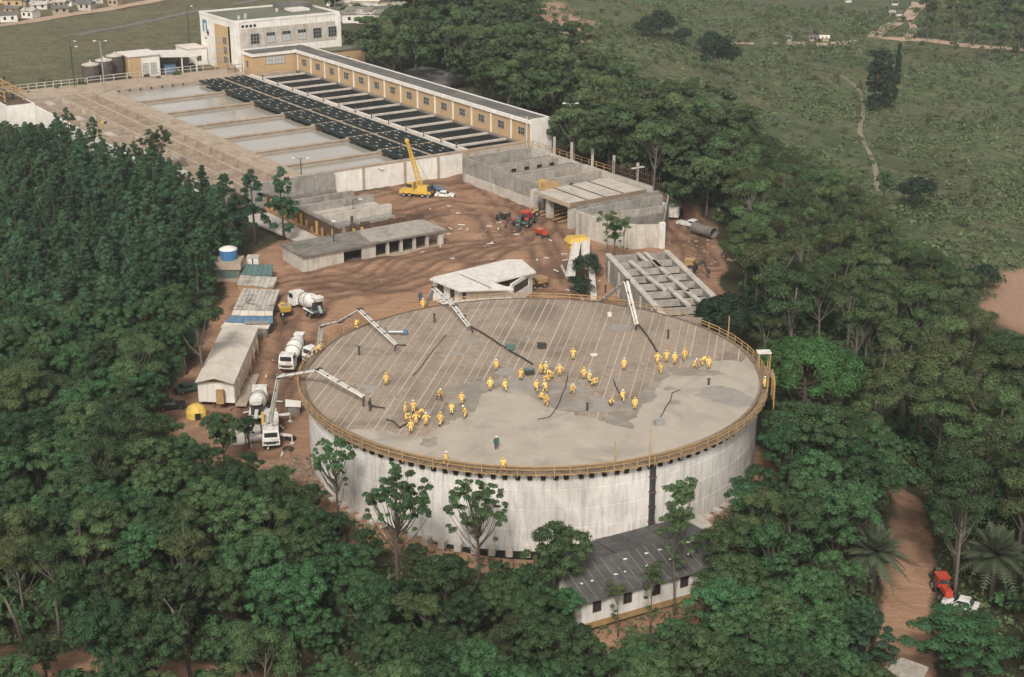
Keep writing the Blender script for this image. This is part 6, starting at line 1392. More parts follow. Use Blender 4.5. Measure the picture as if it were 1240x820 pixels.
person('person in teal clothes at the far left rim, beside one in yellow', (*D(509,366,TZ)[:2], TZ), 'stand', .4, 'clothteal', 'clothteal', 'hatb')
person('person in dark clothes guiding the hose under the lower left boom tip', (*D(448,497,TZ)[:2], TZ), 'stand', 1.2, 'cloth', 'cloth', 'hatb')
person('person in dark clothes on the near deck right of the left crews, small and thin', (*D(601,545,TZ)[:2], TZ+.15), 'stand', .4, 'clothteal', 'cloth', 'hatw')
person('person in dark clothes on the path beside the sheds, by the yellow mixer', G(343,392), 'stand', 2, 'cloth', 'cloth', 'hatw')
person('person in orange standing on the channel basins behind the conifers', SW(-6, -83, 7.3), 'stand', 2, 'yellow', 'cloth', 'haty')
person('person in yellow in the bushes below the tank, left of the dark roofed house', G(536,748), 'bend', 2, 'oil', 'cloth', 'haty')
person('person in yellow on the path just right of and above the one in the bushes', G(636,722), 'stand', 2, 'oil', 'cloth', 'haty')
person('person beside the yellow crane in dark clothes', G(522,240), 'stand', 2, 'cloth', 'cloth', 'haty')
r_ = thing('long_pole', 'long pole held upright by the tallest person in the right hand crew', 'pole', D(829.5,437,TZ)); m = MB(); m.tube([(0,-.3,.05),(0,-.3,3.0)], .05, 5); m.build('shaft', K['yellow'], r_)
# ---------------------------------------------------------------- trees: tapered trunk and limbs, crowns of many small leaf faces
def leaf_mesh(name, clumps, per, size, m, flat=.0, fill=.25, droop=0.0):
    V = []; Fc = []; A = []; n0 = 0
    for (cx, cy, cz, r) in clumps:
        n = int(per * (r if r > .3 else .3) ** 1.3)
        u = rng.normal(size=(n, 3)); u /= np.linalg.norm(u, axis=1)[:, None]
        u[:, 2] = np.where(u[:, 2] < -.35, -u[:, 2], u[:, 2])
        rad = r * np.where(rng.random(n) < fill, rng.uniform(.25, .8, n), rng.uniform(.78, 1.16, n)) * np.where(rng.random(n) < .12, 1.3, 1.0)
        c = np.array([cx, cy, cz]) + u * rad[:, None] * np.array([1, 1, .82 - flat])
        c[:, 2] -= droop * rng.random(n)
        nn = u * 1.25 + rng.normal(size=(n, 3)) * .38 + np.array([0, 0, .2]); nn /= np.linalg.norm(nn, axis=1)[:, None]
        t = np.cross(nn, rng.normal(size=(n, 3))); t /= np.linalg.norm(t, axis=1)[:, None]; b = np.cross(nn, t)
        s = size * rng.uniform(.6, 1.25, n)[:, None]
        q = np.stack([c - t*s*.5, c + b*s*.34, c + t*s*.55, c - b*s*.34], 1).reshape(-1, 3)
        V.append(q); Fc.append(np.arange(4*n).reshape(-1, 4) + n0); n0 += 4*n; A.append(np.full(4*n, rng.random()) * .75 + np.repeat(rng.random(n), 4) * .25)
    V = np.concatenate(V); Fc = np.concatenate(Fc); A = np.concatenate(A)
    me = bpy.data.meshes.new(name); me.vertices.add(len(V)); me.vertices.foreach_set('co', V.ravel())
    me.loops.add(Fc.size); me.loops.foreach_set('vertex_index', Fc.ravel()); me.polygons.add(len(Fc))
    me.polygons.foreach_set('loop_start', np.arange(0, Fc.size, 4)); me.polygons.foreach_set('loop_total', np.full(len(Fc), 4))
    at = me.attributes.new('clump', 'FLOAT', 'POINT'); at.data.foreach_set('value', A.astype(np.float32)); me.update(); me.materials.append(m)
    return me
def crown_clumps(kind, h, r):
    C = []
    if kind == 'broad':
        nl = random.randint(4, 6)
        lobes = [(0, 0, h * .80, r * .62)] + [(r*.55*math.cos(a), r*.55*math.sin(a), h*random.uniform(.60, .78), r*random.uniform(.42, .58)) for a in [random.random() + 2*math.pi*i/nl for i in range(nl)]]
        lobes += [(r*.3*math.cos(a), r*.3*math.sin(a), h*.5, r*.4) for a in (0, 2.1, 4.2)]
        for lx, ly, lz, lr in lobes:
            for k in range(15):
                u = rng.normal(size=3); u /= np.linalg.norm(u); u[2] = abs(u[2]) * .9 - .15; e_ = random.uniform(.7, 1.08)
                C.append((lx + u[0]*lr*e_, ly + u[1]*lr*e_, lz + u[2]*lr*e_*.9, lr * random.uniform(.18, .34)))
    elif kind == 'round':
        for k in range(85):
            u = rng.normal(size=3); u /= np.linalg.norm(u); u[2] = abs(u[2]) * 1.0 - .22
            C.append((u[0]*r*.86, u[1]*r*.86, h*.62 + u[2]*h*.30, r * random.uniform(.13, .21)))
    elif kind == 'pine':
        for i in range(62):
            s_ = random.random() ** .8; z = h * (.20 + .76*s_); rr = r * (1 - s_) ** .55 + .12
            a = random.random()*6.283; q = rr * random.uniform(.45, 1.1); C.append((q*math.cos(a), q*math.sin(a), z - q*.25, r*random.uniform(.16, .30)*(1 - .45*s_)))
        C.append((0, 0, h*.95, .4)); C.append((.1, 0, h*.88, .5))
    elif kind == 'euc':
        nl = random.randint(7, 10)
        for i in range(nl):
            a = random.random()*6.28; q = r * math.sqrt(random.random()) * .85; z = h * (random.uniform(.62, .95) - .10*q/r)
            for k in range(6):
                u = rng.normal(size=3); u /= np.linalg.norm(u)
                C.append((q*math.cos(a) + u[0]*r*.22, q*math.sin(a) + u[1]*r*.22, z + abs(u[2])*r*.15, r * random.uniform(.14, .23)))
    elif kind == 'umb':      # open rounded crown with bare limbs under it
        for i in range(44):
            a = random.random()*6.28; q = r * math.sqrt(random.random()) * .95; z = h * (.94 - .14*(q/r)**2 + random.uniform(-.19, .02))
            for k in range(3):
                u = rng.normal(size=3); u /= np.linalg.norm(u)
                C.append((q*math.cos(a) + u[0]*r*.14, q*math.sin(a) + u[1]*r*.14, z + u[2]*r*.13, r * random.uniform(.06, .13)))
        for i in range(12): a = random.random()*6.28; q = r*.75*random.random(); C.append((q*math.cos(a), q*math.sin(a), h*random.uniform(.5, .78), r*random.uniform(.07, .13)))
    elif kind == 'thin':
        for i in range(13):
            a = random.random()*6.28; q = r * random.random() * .85; z = h * random.uniform(.8, .98)
            for k in range(3): C.append((q*math.cos(a) + random.uniform(-.25, .25)*r, q*math.sin(a) + random.uniform(-.25, .25)*r, z + random.uniform(-.2, .2), r*random.uniform(.12, .22)))
        for i in range(5): a = random.random()*6.28; C.append((r*.4*math.cos(a), r*.4*math.sin(a), h*random.uniform(.35, .75), r*random.uniform(.12, .2)))
    elif kind == 'shrub':
        for k in range(16):
            u = rng.normal(size=3); u /= np.linalg.norm(u); C.append((u[0]*r*.7, u[1]*r*.7, h*.35 + abs(u[2])*h*.45, r*random.uniform(.25, .42)))
    elif kind == 'poplar':
        for k in range(60):
            s = random.random(); a = random.random()*6.28; q = r*.7*math.sin(math.pi*(s*.82+.12)); C.append((q*math.cos(a), q*math.sin(a), h*(.12+.84*s), r*random.uniform(.25, .4)))
    return C
def trunk_mb(kind, h, r, C):
    m = MB(); tr = {'broad': .26, 'round': .3, 'pine': .18, 'euc': .24, 'umb': .24, 'thin': .11, 'shrub': .06, 'poplar': .3}[kind]
    top = h * {'pine': .95, 'poplar': .9}.get(kind, .72)
    lean = random.uniform(-.04, .04) * h; l2 = random.uniform(-.03, .03) * h
    def axis_p(s): return Vector((lean*s*s, l2*s, top*s))
    m.tube([axis_p(s) - Vector((0, 0, .6 if s == 0 else 0)) for s in (0, .25, .5, .75, 1)], [tr*1.25, tr, tr*.8, tr*.6, tr*.35], 7)
    if kind in ('pine', 'poplar'): pick = C[::5]
    elif kind == 'shrub': pick = C[::4]
    else: pick = C[::3] if kind != 'umb' else C[::4]
    for (x, y, z, rr) in pick[:34]:
        s = min(.95, max(.25, (z / h - (.28 if kind != 'pine' else .02)) / (top / h))) ; a = axis_p(s); e = Vector((x, y, z))
        mid = a.lerp(e, .5) + Vector((0, 0, -.04*h if kind != 'pine' else 0))
        m.tube([a, mid, e], [tr*.38, tr*.24, tr*.1], 4, False)
    return m
LFM = {'broad': 'lf_broad', 'round': 'lf_bright', 'pine': 'lf_pine', 'euc': 'lf_euc', 'umb': 'lf_euc', 'thin': 'lf_euc', 'shrub': 'lf_shrub', 'poplar': 'lf_dark'}
TN = {'broad': 'broadleaf_tree', 'round': 'round_crowned_tree', 'pine': 'conifer_tree', 'euc': 'eucalyptus_tree', 'umb': 'open_crowned_tree', 'thin': 'slender_tree', 'shrub': 'shrub', 'poplar': 'columnar_tree'}
def tree_tmpl(kind, h, r, per=150, size=.34, lm=None, bark=None, flat=0, fill=.25):
    C = crown_clumps(kind, h, r)
    cm = leaf_mesh('crown', C, per, size, K[lm or LFM[kind]], flat, fill)
    tb = trunk_mb(kind, h, r, C); o = tb.build('trunk', K[bark or ('barkpale' if kind in ('euc', 'umb', 'thin') else 'bark')], None, True)
    tm = o.data; bpy.data.objects.remove(o)
    return dict(kind=kind, h=h, r=r, crown=cm, trunk=tm)
def put_tree(tp, loc, label, group=None, s=1.0, sz=None, rot=None, cat='tree', name=None):
    e = bpy.data.objects.new(name or TN[tp['kind']], None); col.objects.link(e)
    e.location = loc; e.scale = (s, s, sz or s); e.rotation_euler = (random.uniform(-.04, .04), random.uniform(-.04, .04), random.random()*6.28 if rot is None else rot)
    tag(e, label, cat, group)
    for n in ('trunk', 'crown'):
        if n == 'trunk' and cat == 'shrub': pass
        c = bpy.data.objects.new(n, tp[n]); col.objects.link(c); c.parent = e
    return e
TB = [tree_tmpl('broad', 11, random.uniform(3.3, 4.3), 380, .25) for _ in range(7)]
TBF = [tree_tmpl('broad', 11, random.uniform(3.6, 4.6), 150, .44) for _ in range(4)]
TP_ = [tree_tmpl('pine', 13, 2.9, 420, .27) for _ in range(5)]
TE = [tree_tmpl('euc', 17, random.uniform(4.2, 5.4), 290, .30) for _ in range(6)]
TEF = [tree_tmpl('euc', 15, random.uniform(4.2, 5.2), 150, .46) for _ in range(3)]
TS = [tree_tmpl('shrub', 3.0, 1.7, 110, .34) for _ in range(4)]
TSD = tree_tmpl('shrub', 3.0, 1.9, 420, .2, 'lf_dark')
TR_ = tree_tmpl('round', 12, 6.2, 420, .32)
TD = tree_tmpl('round', 11, 5.4, 300, .40, 'lf_dark')
TU = [tree_tmpl('umb', 18, 3.7, 420, .25, 'lf_broad', 'bark') for _ in range(3)]
TT = [tree_tmpl('thin', 12, 1.9, 420, .25) for _ in range(3)]
TPO = tree_tmpl('poplar', 17, 2.6, 420, .6)

# screen outline of the clear site: trees must not stand in front of it
CLEAR = [(0,112),(10,140),(40,143),(62,146),(68,124),(100,128),(130,152),(215,188),(262,205),(300,214),(338,214),(346,235),(350,262),(336,285),(334,312),(302,312),(268,304),(264,345),(276,392),(240,455),(232,480),(200,486),(200,508),(246,512),(290,515),(300,545),(330,562),(366,572),(372,592),(430,632),(520,660),(640,676),(700,680),(702,760),(760,745),(850,715),(856,645),(870,635),(893,590),(912,540),(934,490),(936,455),(905,405),(845,378),(846,352),(876,330),(862,284),(830,258),(806,252),(800,215),(760,196),(668,178),(664,146),(600,112),(572,104),(568,76),(520,70),(480,74),(412,50),(412,8),(330,-10),(0,-10)]
NOROAD = [(1062,735),(1062,705),(1085,668),(1093,625),(1106,622),(1112,645),(1142,690),(1190,722),(1190,745),(1150,750),(1110,775),(1110,830),(1072,830),(1068,770)]
FIELD_L = [(0,30),(0,100),(60,100),(250,95),(250,0),(0,0)]
GRASS_R = [(620,-10),(640,20),(700,60),(770,118),(850,140),(905,150),(960,175),(1030,205),(1060,240),(1100,290),(1180,320),(1188,385),(1250,412),(1320,430),(1320,-10)]
def scr(p, h): return proj(p[0], p[1], p[2] + h)
def blocked(loc, h, r, extra=()):
    tests = [scr(loc, h * .98), scr(loc, h * .62)]
    k = tests[1][2]; tests += [(tests[1][0] - r*k*.8, tests[1][1]), (tests[1][0] + r*k*.8, tests[1][1]), (tests[1][0], tests[1][1] + r*k*.3)]
    for tt in tests:
        for poly in (CLEAR, NOROAD) + tuple(extra):
            if pip(tt[0], tt[1], poly): return True
    return False
def scatter(xr, yr, spacing, fn, tries):
    pts = []; grid = {}
    for _ in range(tries):
        x = random.uniform(*xr); y = random.uniform(*yr); s = spacing(x, y) if callable(spacing) else spacing
        gx_, gy_ = int(x // 6), int(y // 6); ok = True
        for i in range(gx_-1, gx_+2):
            for j in range(gy_-1, gy_+2):
                for (a, b) in grid.get((i, j), ()):
                    if (a-x)**2 + (b-y)**2 < s*s: ok = False; break
                if not ok: break
            if not ok: break
        if not ok: continue
        px, py, k = proj(x, y, T(x, y) + 8)
        if px < -130 or px > 1400 or py > 850 or py < -25: continue
        if fn(x, y, px, py, k): grid.setdefault((gx_, gy_), []).append((x, y)); pts.append((x, y))
    return pts
count = {}
def where(px, py):
    marks = [((30,130),'below the white corner tank'),((150,170),'below the channel basins'),((290,230),'beside the end of the settling pools'),((40,280),'at the left edge, level with the yard'),((160,280),'in the middle of the left slope'),((245,320),'just left of the blue water tank'),
      ((60,400),'at the left edge, level with the sheds'),((190,420),'left of the long pale shed'),((50,520),'at the left edge, level with the tank deck'),((200,560),'below the yellow tent'),((320,600),'below the left foot of the tank'),((60,660),'at the left edge, level with the tank foot'),
      ((180,680),'in the lower left woodland'),((300,700),'below and left of the tank front'),((440,690),'under the tall tree at the left of the tank front'),((560,720),'under the mushroom shaped tree'),((100,770),'above the dirt verge at bottom left'),((350,790),'at the bottom edge left of centre'),((560,800),'at the bottom edge below the tank'),((680,770),'just left of the dark roofed house'),
      ((800,790),'below the dark roofed house'),((900,700),'right of the dark roofed house'),((930,600),'at the right foot of the tank'),((1000,520),'below the bright round crowned tree'),((1010,650),'left of the left palm'),((980,780),'at the bottom edge left of the red track'),((1180,600),'above the right palm'),((1120,560),'at the head of the red track'),((1210,520),'at the right edge below the bare red patch'),
      ((1080,440),'right of the bright round crowned tree'),((1180,430),'just below the bare red patch'),((960,340),'right of the very dark round tree'),((1060,340),'in the middle of the right slope'),((1030,260),'at the top edge of the right slope'),((920,230),'above the right hand dirt slope'),((840,200),'right of the large concrete basin'),((730,140),'behind the white gable'),((640,90),'behind the near half of the gallery'),((560,40),'behind the dark pavilion'),((460,40),'behind the far end of the gallery'),((700,60),'on the edge of the grassy hillside'),((860,130),'at the foot of the grassy hillside'),((1190,210),'in the right hand pasture'),((1080,180),'near the columnar trees in the valley'),((930,90),'on the open hillside at the top'),((1180,90),'beyond the columnar trees'),((980,40),'near the far dirt road'),((150,90),'beside the silos')]
    return min(marks, key=lambda m: (m[0][0]-px)**2 + (m[0][1]-py)**2)[1]
def wlabel(kind, g, s, hgt):
    px, py, k = proj(g.x, g.y, g.z + hgt*.7); wv = where(px, py); size = 'tall ' if s > .98 else ('small ' if s < .74 else '')
    l = size + kind + ' ' + wv
    return l, kind + 's ' + wv
def lim(k, n=300): count[k] = count.get(k, 0) + 1; return count[k] <= n
far_wood = []      # (template, loc, scale): trees past the limit, joined into the wood
# hand placed trees (foot pixel is not visible; crown centre pixel given)
HAND_KEEP = []
def by_crown(px, py, h, frac=.72):
    return G(px, py, h * frac)
def hand(tp, px, py, label, s=1.0, sz=None, frac=.75, cat='tree', group=None):
    z = sz or s; g = by_crown(px, py, tp['h']*z, frac); put_tree(tp, g, label, group, s, z, cat=cat); HAND_KEEP.append((g.x, g.y)); return g
hand(TR_, 980, 434, 'large bright green round crowned tree beside the right rim of the tank', 1.3, 1.15)
hand(TD, 882, 372, 'very dark dense round tree behind the right rim, overlapping the open beam frame basin', .98, 1.0)
hand(TU[0], 478, 585, 'tall open crowned tree with dark trunk in front of the tank wall, left of centre', 1.0, 1.0, .84)
hand(TU[1], 579, 598, 'tall mushroom shaped tree with bare dark trunk before the middle of the tank wall', .9, .85, .86)
hand(TU[2], 406, 543, 'tall thin crowned tree overlapping the left end of the tank wall', .7, .78, .84)
hand(TB[0], 674, 655, 'dark bushy tree in front of the tank, just left of the dark roofed house', 1.0, 1.0, .8)
hand(TT[0], 832, 592, 'slender tree with flat green top in front of the dark drain pipe', 1.3, 1.25, .93)
hand(TT[1], 822, 622, 'slender tree with two tufts just left of and below the drain pipe tree', 1.2, 1.15, .93)
hand(TT[2], 790, 690, 'thin young tree in front of the dark roofed house, near its middle window', .9, .7, .93)
hand(TT[0], 750, 712, 'thin low tree in front of the dark roofed house, near its left windows', .8, .55, .93)
hand(TU[1], 190, 158, 'open crowned tree rising above the conifers in front of the channel basins', .95, .8, .9)
hand(TP_[0], 340, 218, 'tall loose conifer with bare trunk at the left end of the unfinished walls', 1.15, 1.15, .8)
hand(TP_[1], 305, 222, 'dark conifer beside the corner of the settling pools', 1.2, 1.15, .8)
hand(TP_[2], 272, 232, 'dark conifer left of the lamp post above the blue water tank', 1.3, 1.15, .75)
hand(TB[2], 268, 510, 'round leafy tree in front of the long pale roofed shed', .72, .85, .8)
hand(TE[0], 240, 365, 'tall spreading tree with forked trunk left of the rusty roofed sheds', .95, 1.0, .85)
hand(TT[1], 737, 262, 'slim young tree against the pale curved front of the unfinished basin, left one', 1.15, .85, .9)
hand(TT[2], 757, 270, 'slim young tree against the pale curved front of the unfinished basin, right one', .95, .75, .9)
hand(TPO, 1062, 92, 'dark columnar tree in the valley, left and broadest of the cluster', 1.3, 1.2, .6)
hand(TPO, 1077, 96, 'dark columnar tree in the valley, middle of the cluster', .85, .98, .6)
hand(TPO, 1087, 82, 'thin leaning dark tree at the right of the valley cluster', .45, 1.25, .6)
hand(TU[0], 1068, 60, 'flat topped tree standing just beyond the columnar trees in the valley', 1.5, .6, .9)
hand(TSD, 872, 66, 'very dark round tree on the grassy hillside, largest of its cluster', 3.6, 4.8, .5)
hand(TSD, 860, 52, 'very dark tree at the upper left of the hillside cluster', 2.8, 3.2, .5)
hand(TSD, 800, 28, 'dark tree pair member at the top of the hillside, taller right one', 3.4, 3.4, .5)
hand(TSD, 785, 32, 'dark tree pair member at the top of the hillside, lower left one', 3.2, 2.6, .5)
hand(TSD, 828, 44, 'small dark tree between the two hillside clusters', 2.4, 2.4, .5)
hand(TB[4], 745, 262, 'leafy low tree at the top of the pale curved basin front', .35, .8, .95)
hand(TSD, 712, 320, 'dark bush growing between the white chutes', 1.5, 1.5, .55, 'shrub')
hand(TSD, 702, 345, 'dark bush at the foot of the white chutes by the tank rim', 1.5, 1.2, .55, 'shrub')
hand(TB[6], 1170, 778, 'wide low light green tree in the bottom right corner in front of the white car', 1.7, .8, .7)
hand(TP_[3], 1048, 770, 'dark conifer left of the red earth track near the bottom edge', 1.25, .8, .6)
hand(TB[1], 52, 785, 'small round tree standing on the dirt verge in the bottom left corner', .62, .55, .75)
hand(TSD, 1190, 335, 'dark bush beside the bare red earth patch at the right edge', 2.2, 1.8, .5, 'shrub')
hand(TSD, 1112, 232, 'dark round bush in the pasture above the right hand forest', 3.2, 2.6, .5, 'shrub')
hand(TB[4], 1072, 222, 'dark pointed tree at the upper tip of the right hand forest', .6, .9, .6)
for k, (px, py, s_, l) in enumerate(((215,545,.8,'leafy tree just below the yellow tent'),(245,560,.85,'leafy tree below and right of the yellow tent'),(285,572,.8,'leafy tree below the grey slabs'),(325,588,.75,'leafy tree below the boom pump truck'),(355,600,.7,'leafy tree at the left foot of the tank'),(185,520,.85,'leafy tree left of the yellow tent'),(300,512,.45,'small leafy tree between the round tree and the boom pump'),(150,505,.85,'leafy tree left of the dark car'),(175,470,.85,'leafy tree left of the long shed gable'),(200,440,.8,'leafy tree touching the left side of the long shed'),(222,408,.75,'leafy tree by the upper left corner of the long shed'),(250,600,.9,'tall leafy tree in front of the trees below the tent'),(338,575,.5,'small leafy tree on the rubble left of the tank foot'),(378,598,.5,'small tree touching the left end of the tank wall'),(408,632,.5,'small tree at the tank foot below the thin crowned one'),(445,655,.5,'small tree at the tank foot left of the tall one'),(505,672,.5,'small tree at the tank foot right of the tall one'),(545,684,.5,'small tree at the tank foot left of the mushroom shaped one'),(605,692,.5,'small tree at the tank foot right of the mushroom shaped one'),(640,696,.5,'small tree at the tank foot left of the bushy one'),(300,560,.55,'small tree just below the grey slabs'))):
    hand(TB[k % 7], px, py, l, s_, s_, .75)
# palms
def palm(px, py, h, fr, label):
    g = by_crown(px, py, h, 1.0); root = thing('palm_tree', label, 'palm', g)
    MB().tube([(0,0,-.5),(.1,0,h*.5),(0,0,h)], [.42,.33,.36], 9).build('trunk', K['bark'], root, True)
    c = MB(); n = 46
    for i in range(n):
        a = i * 2.39996; s = i / n; el = R(78 - 95*s); L = fr * random.uniform(.85, 1.08)
        d = Vector((math.cos(a)*math.cos(el), math.sin(a)*math.cos(el), math.sin(el))); pts = []
        for k in range(9):
            u = k/8; pts.append(Vector((0,0,h)) + d*L*u + Vector((0,0,-L*.42*u*u*(.4+s))))
        for k in range(1, 9):
            p = pts[k]; dd = (pts[k]-pts[k-1]).normalized(); sd_ = dd.cross(Vector((0,0,1))).normalized()
            w_ = fr*.24*math.sin(math.pi*min(1, (k/8)*.85+.12))
            for sg in (-1, 1):
                for e in range(2):
                    o_ = pts[k-1].lerp(p, e*.5); tip = o_ + sd_*sg*w_ + dd*w_*.55 + Vector((0,0,-.14*w_))
                    c.add([o_, o_ + dd*.30, tip], [(0,1,2)])
        c.tube(pts, [.06]*8+[.02], 3, False)
    c.build('crown', K['lf_palm'], root); HAND_KEEP.append((g.x, g.y)); return root
palm(1060, 668, 5.5, 4.3, 'date palm beside the red earth track, left of it')
palm(1206, 672, 6.0, 5.0, 'large grey green date palm near the right edge above the white car')
for g in HAND_KEEP: pass
def near_hand(x, y, d=3.2): return any((x-a)**2 + (y-b)**2 < d*d for a, b in HAND_KEEP)
GUARD = [[(700,758),(850,716),(860,735),(790,765),(715,775)],   # open tree trunks in front of the tank stay visible
    [(455,575),(510,575),(515,700),(455,700)], [(550,580),(615,580),(612,690),(555,690)], [(385,535),(432,535),(430,625),(385,610)],[(640,620),(700,620),(700,690),(640,690)],
    [(1035,640),(1090,640),(1085,705),(1035,705)], [(1172,640),(1245,640),(1245,700),(1172,715)], [(1095,745),(1245,740),(1245,830),(1095,830)], [(950,395),(1035,400),(1035,485),(940,480)], [(30,755),(85,755),(80,830),(30,830)], [(0,800),(300,812),(300,830),(0,830)], [(846,335),(915,335),(915,400),(846,390)], [(238,340),(262,340),(262,395),(238,395)], [(172,135),(215,135),(215,175),(172,175)]]
# --- conifers, left slope
GL = {'pine': 'dark conifers packed on the slope left of the plant'}
def f_pine(x, y, px, py, k):
    if px > 352 or y < 208: return False
    edge = [(-50,170),(90,150),(352,200),(352,300),(270,330),(265,345),(215,345),(150,380),(90,400),(-50,330)]
    if not pip(px, py + random.uniform(-10, 10), [(-140,175),(-60,165),(40,150),(70,110),(352,190),(352,330),(265,345),(190,350),(120,395),(-140,330)]): return False
    if site_d(x, y) < -2 or near_hand(x, y, 2.5): return False
    s = random.uniform(.66, 1.12); g = Vector((x, y, T(x, y)))
    while s > .45 and blocked(g, 13*s, 2.3*s): s *= .86
    if s <= .45: return False
    tp = random.choice(TP_)
    if px > -45 and lim('pine'): put_tree(tp, g, *wlabel('dark conifer', g, s, 12), s*random.uniform(.95,1.1), s)
    else: far_wood.append((tp, g, s))
    return True
scatter((-165, -40), (205, 400), 3.7, f_pine, 14000)
def veg_general(zone, tmpls, far, kindkey, label, group, sp, hs, xr, yr, tries, site_margin=1.0, extra=(), limn=300, rr=.7):
    def fn(x, y, px, py, k):
        if not pip(px + random.uniform(-12, 12), py + random.uniform(-8, 8), zone): return False
        if site_d(x, y) < site_margin or near_hand(x, y): return False
        if pl_d(x, y, ROAD_RW) < 4.6 or pl_d(x, y, ROAD_LW) < 4: return False
        tp = random.choice(tmpls); s = random.uniform(*hs)
        if tmpls is TB and random.random() < .16 and y < 200 and x < 60: tp = random.choice(TE); s *= .78
        g = Vector((x, y, T(x, y)))
        s0 = s
        while s > s0*.5 and blocked(g, tp['h']*s, tp['r']*s, extra): s *= .85
        if s <= s0*.5: return False
        if -45 < px < 1285 and lim(kindkey, limn): put_tree(tp, g, *wlabel(label if tp['kind'] != 'euc' else 'olive green gum tree', g, s, 11), s*random.uniform(.95,1.15), s)
        else: far_wood.append((random.choice(far), g, s))
        return True
    return scatter(xr, yr, sp, fn, tries)
ZL = [(-60,330),(120,392),(190,352),(262,346),(275,392),(240,450),(200,500),(290,520),(372,592),(520,655),(640,672),(700,690),(705,760),(860,720),(870,640),(1000,800),(1000,860),(-60,860)]
veg_general([(-130,560),(60,540),(372,560),(372,592),(520,655),(640,672),(700,690),(705,765),(850,735),(1060,740),(1065,860),(-130,860)], TB, TBF, 'broad_near', 'leafy green tree', 'broadleaf trees in front of the tank', 3.7, (.66, 1.02), (-90, 50), (122, 185), 6500, .5, GUARD)
veg_general([(-130,330),(120,392),(190,352),(262,346),(275,392),(240,450),(200,500),(290,520),(372,592),(372,560),(60,545),(-130,565)], TB, TBF, 'broad_left', 'leafy green tree', 'broadleaf trees left of the sheds', 4.1, (.75, 1.1), (-140, -25), (165, 290), 7000, .5, GUARD)
veg_general([(862,640),(905,540),(930,480),(1000,480),(1060,520),(1100,600),(1062,745),(860,745)], TB, TBF, 'broad_right', 'leafy green tree', 'broadleaf trees right of the tank', 4.6, (.85, 1.2), (20, 70), (140, 225), 4000, .5, GUARD)
# eucalypts right
ZE = [(930,480),(910,400),(850,350),(880,330),(905,250),(900,160),(960,178),(1030,208),(1055,250),(1110,300),(1180,335),(1185,390),(1290,425),(1400,460),(1400,860),(1120,760),(1120,600),(1085,540),(1000,470)]
veg_general(ZE, TE, TEF, 'euc', 'pale trunked gum tree', 'gum trees on the right hand slope', 5.4, (.75, 1.15), (28, 190), (130, 420), 9000, .8, GUARD + [GRASS_R])
# wood behind the plant
ZB = [(408,0),(640,-10),(640,25),(690,60),(740,110),(850,140),(905,165),(905,300),(862,280),(806,250),(790,205),(664,175),(664,140),(575,105),(570,78),(500,70),(412,50)]
def f_back(x, y, px, py, k):
    if pip(px, py, [(406,-30),(494,-30),(490,32),(452,40),(410,30)]): return False
    if not pip(px + random.uniform(-8, 8), py + random.uniform(-6, 6), ZB): return False
    a, b = toS(x, y)
    if (b < -2 and a < 20) or (b < -15 and a < 95): return False
    g = Vector((x, y, T(x, y))); s = random.uniform(.85, 1.2); tp = random.choice(TBF + TEF[:1]); s0 = s
    while s > s0*.45 and blocked(g, tp['h']*s, tp['r']*s): s *= .85
    if s <= s0*.45: return False
    gum = random.random() < .4; tp = random.choice(TEF if gum else TBF)
    if lim('backgum' if gum else 'backbroad', 110 if gum else 40): put_tree(tp, g, *wlabel('gum tree' if gum else 'dark leafy tree', g, s, 11), s, s)
    else: far_wood.append((tp, g, s))
    return True
scatter((-75, 120), (290, 620), 4.4, f_back, 20000)
# pasture shrubs and far trees
def f_shr(x, y, px, py, k):
    in_r = pip(px, py, GRASS_R); in_l = pip(px, py, [(0,60),(0,125),(110,100),(245,70),(245,45),(120,70)]) 
    if not (in_r or in_l): return False
    dens = nz(x, y, .02, 12) + .5*nz(x, y, .06, 2)
    if in_r and dens < .12 and random.random() < .90: return False
    g = Vector((x, y, T(x, y)))
    if pl_d(x, y, SANDY) < 3 or pip(x, y, RED_PATCH): return False
    s = random.uniform(.3, .85) * (1.2 if y > 600 else 1)
    if in_l and (blocked(g, 3*s, 1.7*s)) and py > 95: return False
    if lim('shrub'): put_tree(random.choice(TS), g, *wlabel('low shrub', g, s, 2), s*1.2, s, cat='shrub')
    else: far_shrub.append((random.choice(TS), g, s))
    return True
far_shrub = []
scatter((-260, 330), (270, 900), 4.0, f_shr, 15000)
def f_far(x, y, px, py, k):
    if not pip(px, py, [(1120,8),(1290,-10),(1290,50),(1225,45),(1180,40),(1125,36)]) and not (pip(px, py, [(1190,-10),(1290,-10),(1290,55),(1190,50)])) and not pip(px, py, [(930,-10),(1000,-10),(990,12),(900,12)]) and not pip(px,py,[(1000,70),(1100,60),(1120,85),(1095,92),(1020,86)]): return False
    g = Vector((x, y, T(x, y))); put_tree(random.choice(TEF), g, *wlabel('distant dark tree', g, 1, 8), random.uniform(.7, 1.1)); return True
scatter((150, 420), (560, 950), 7.0, f_far, 3000)
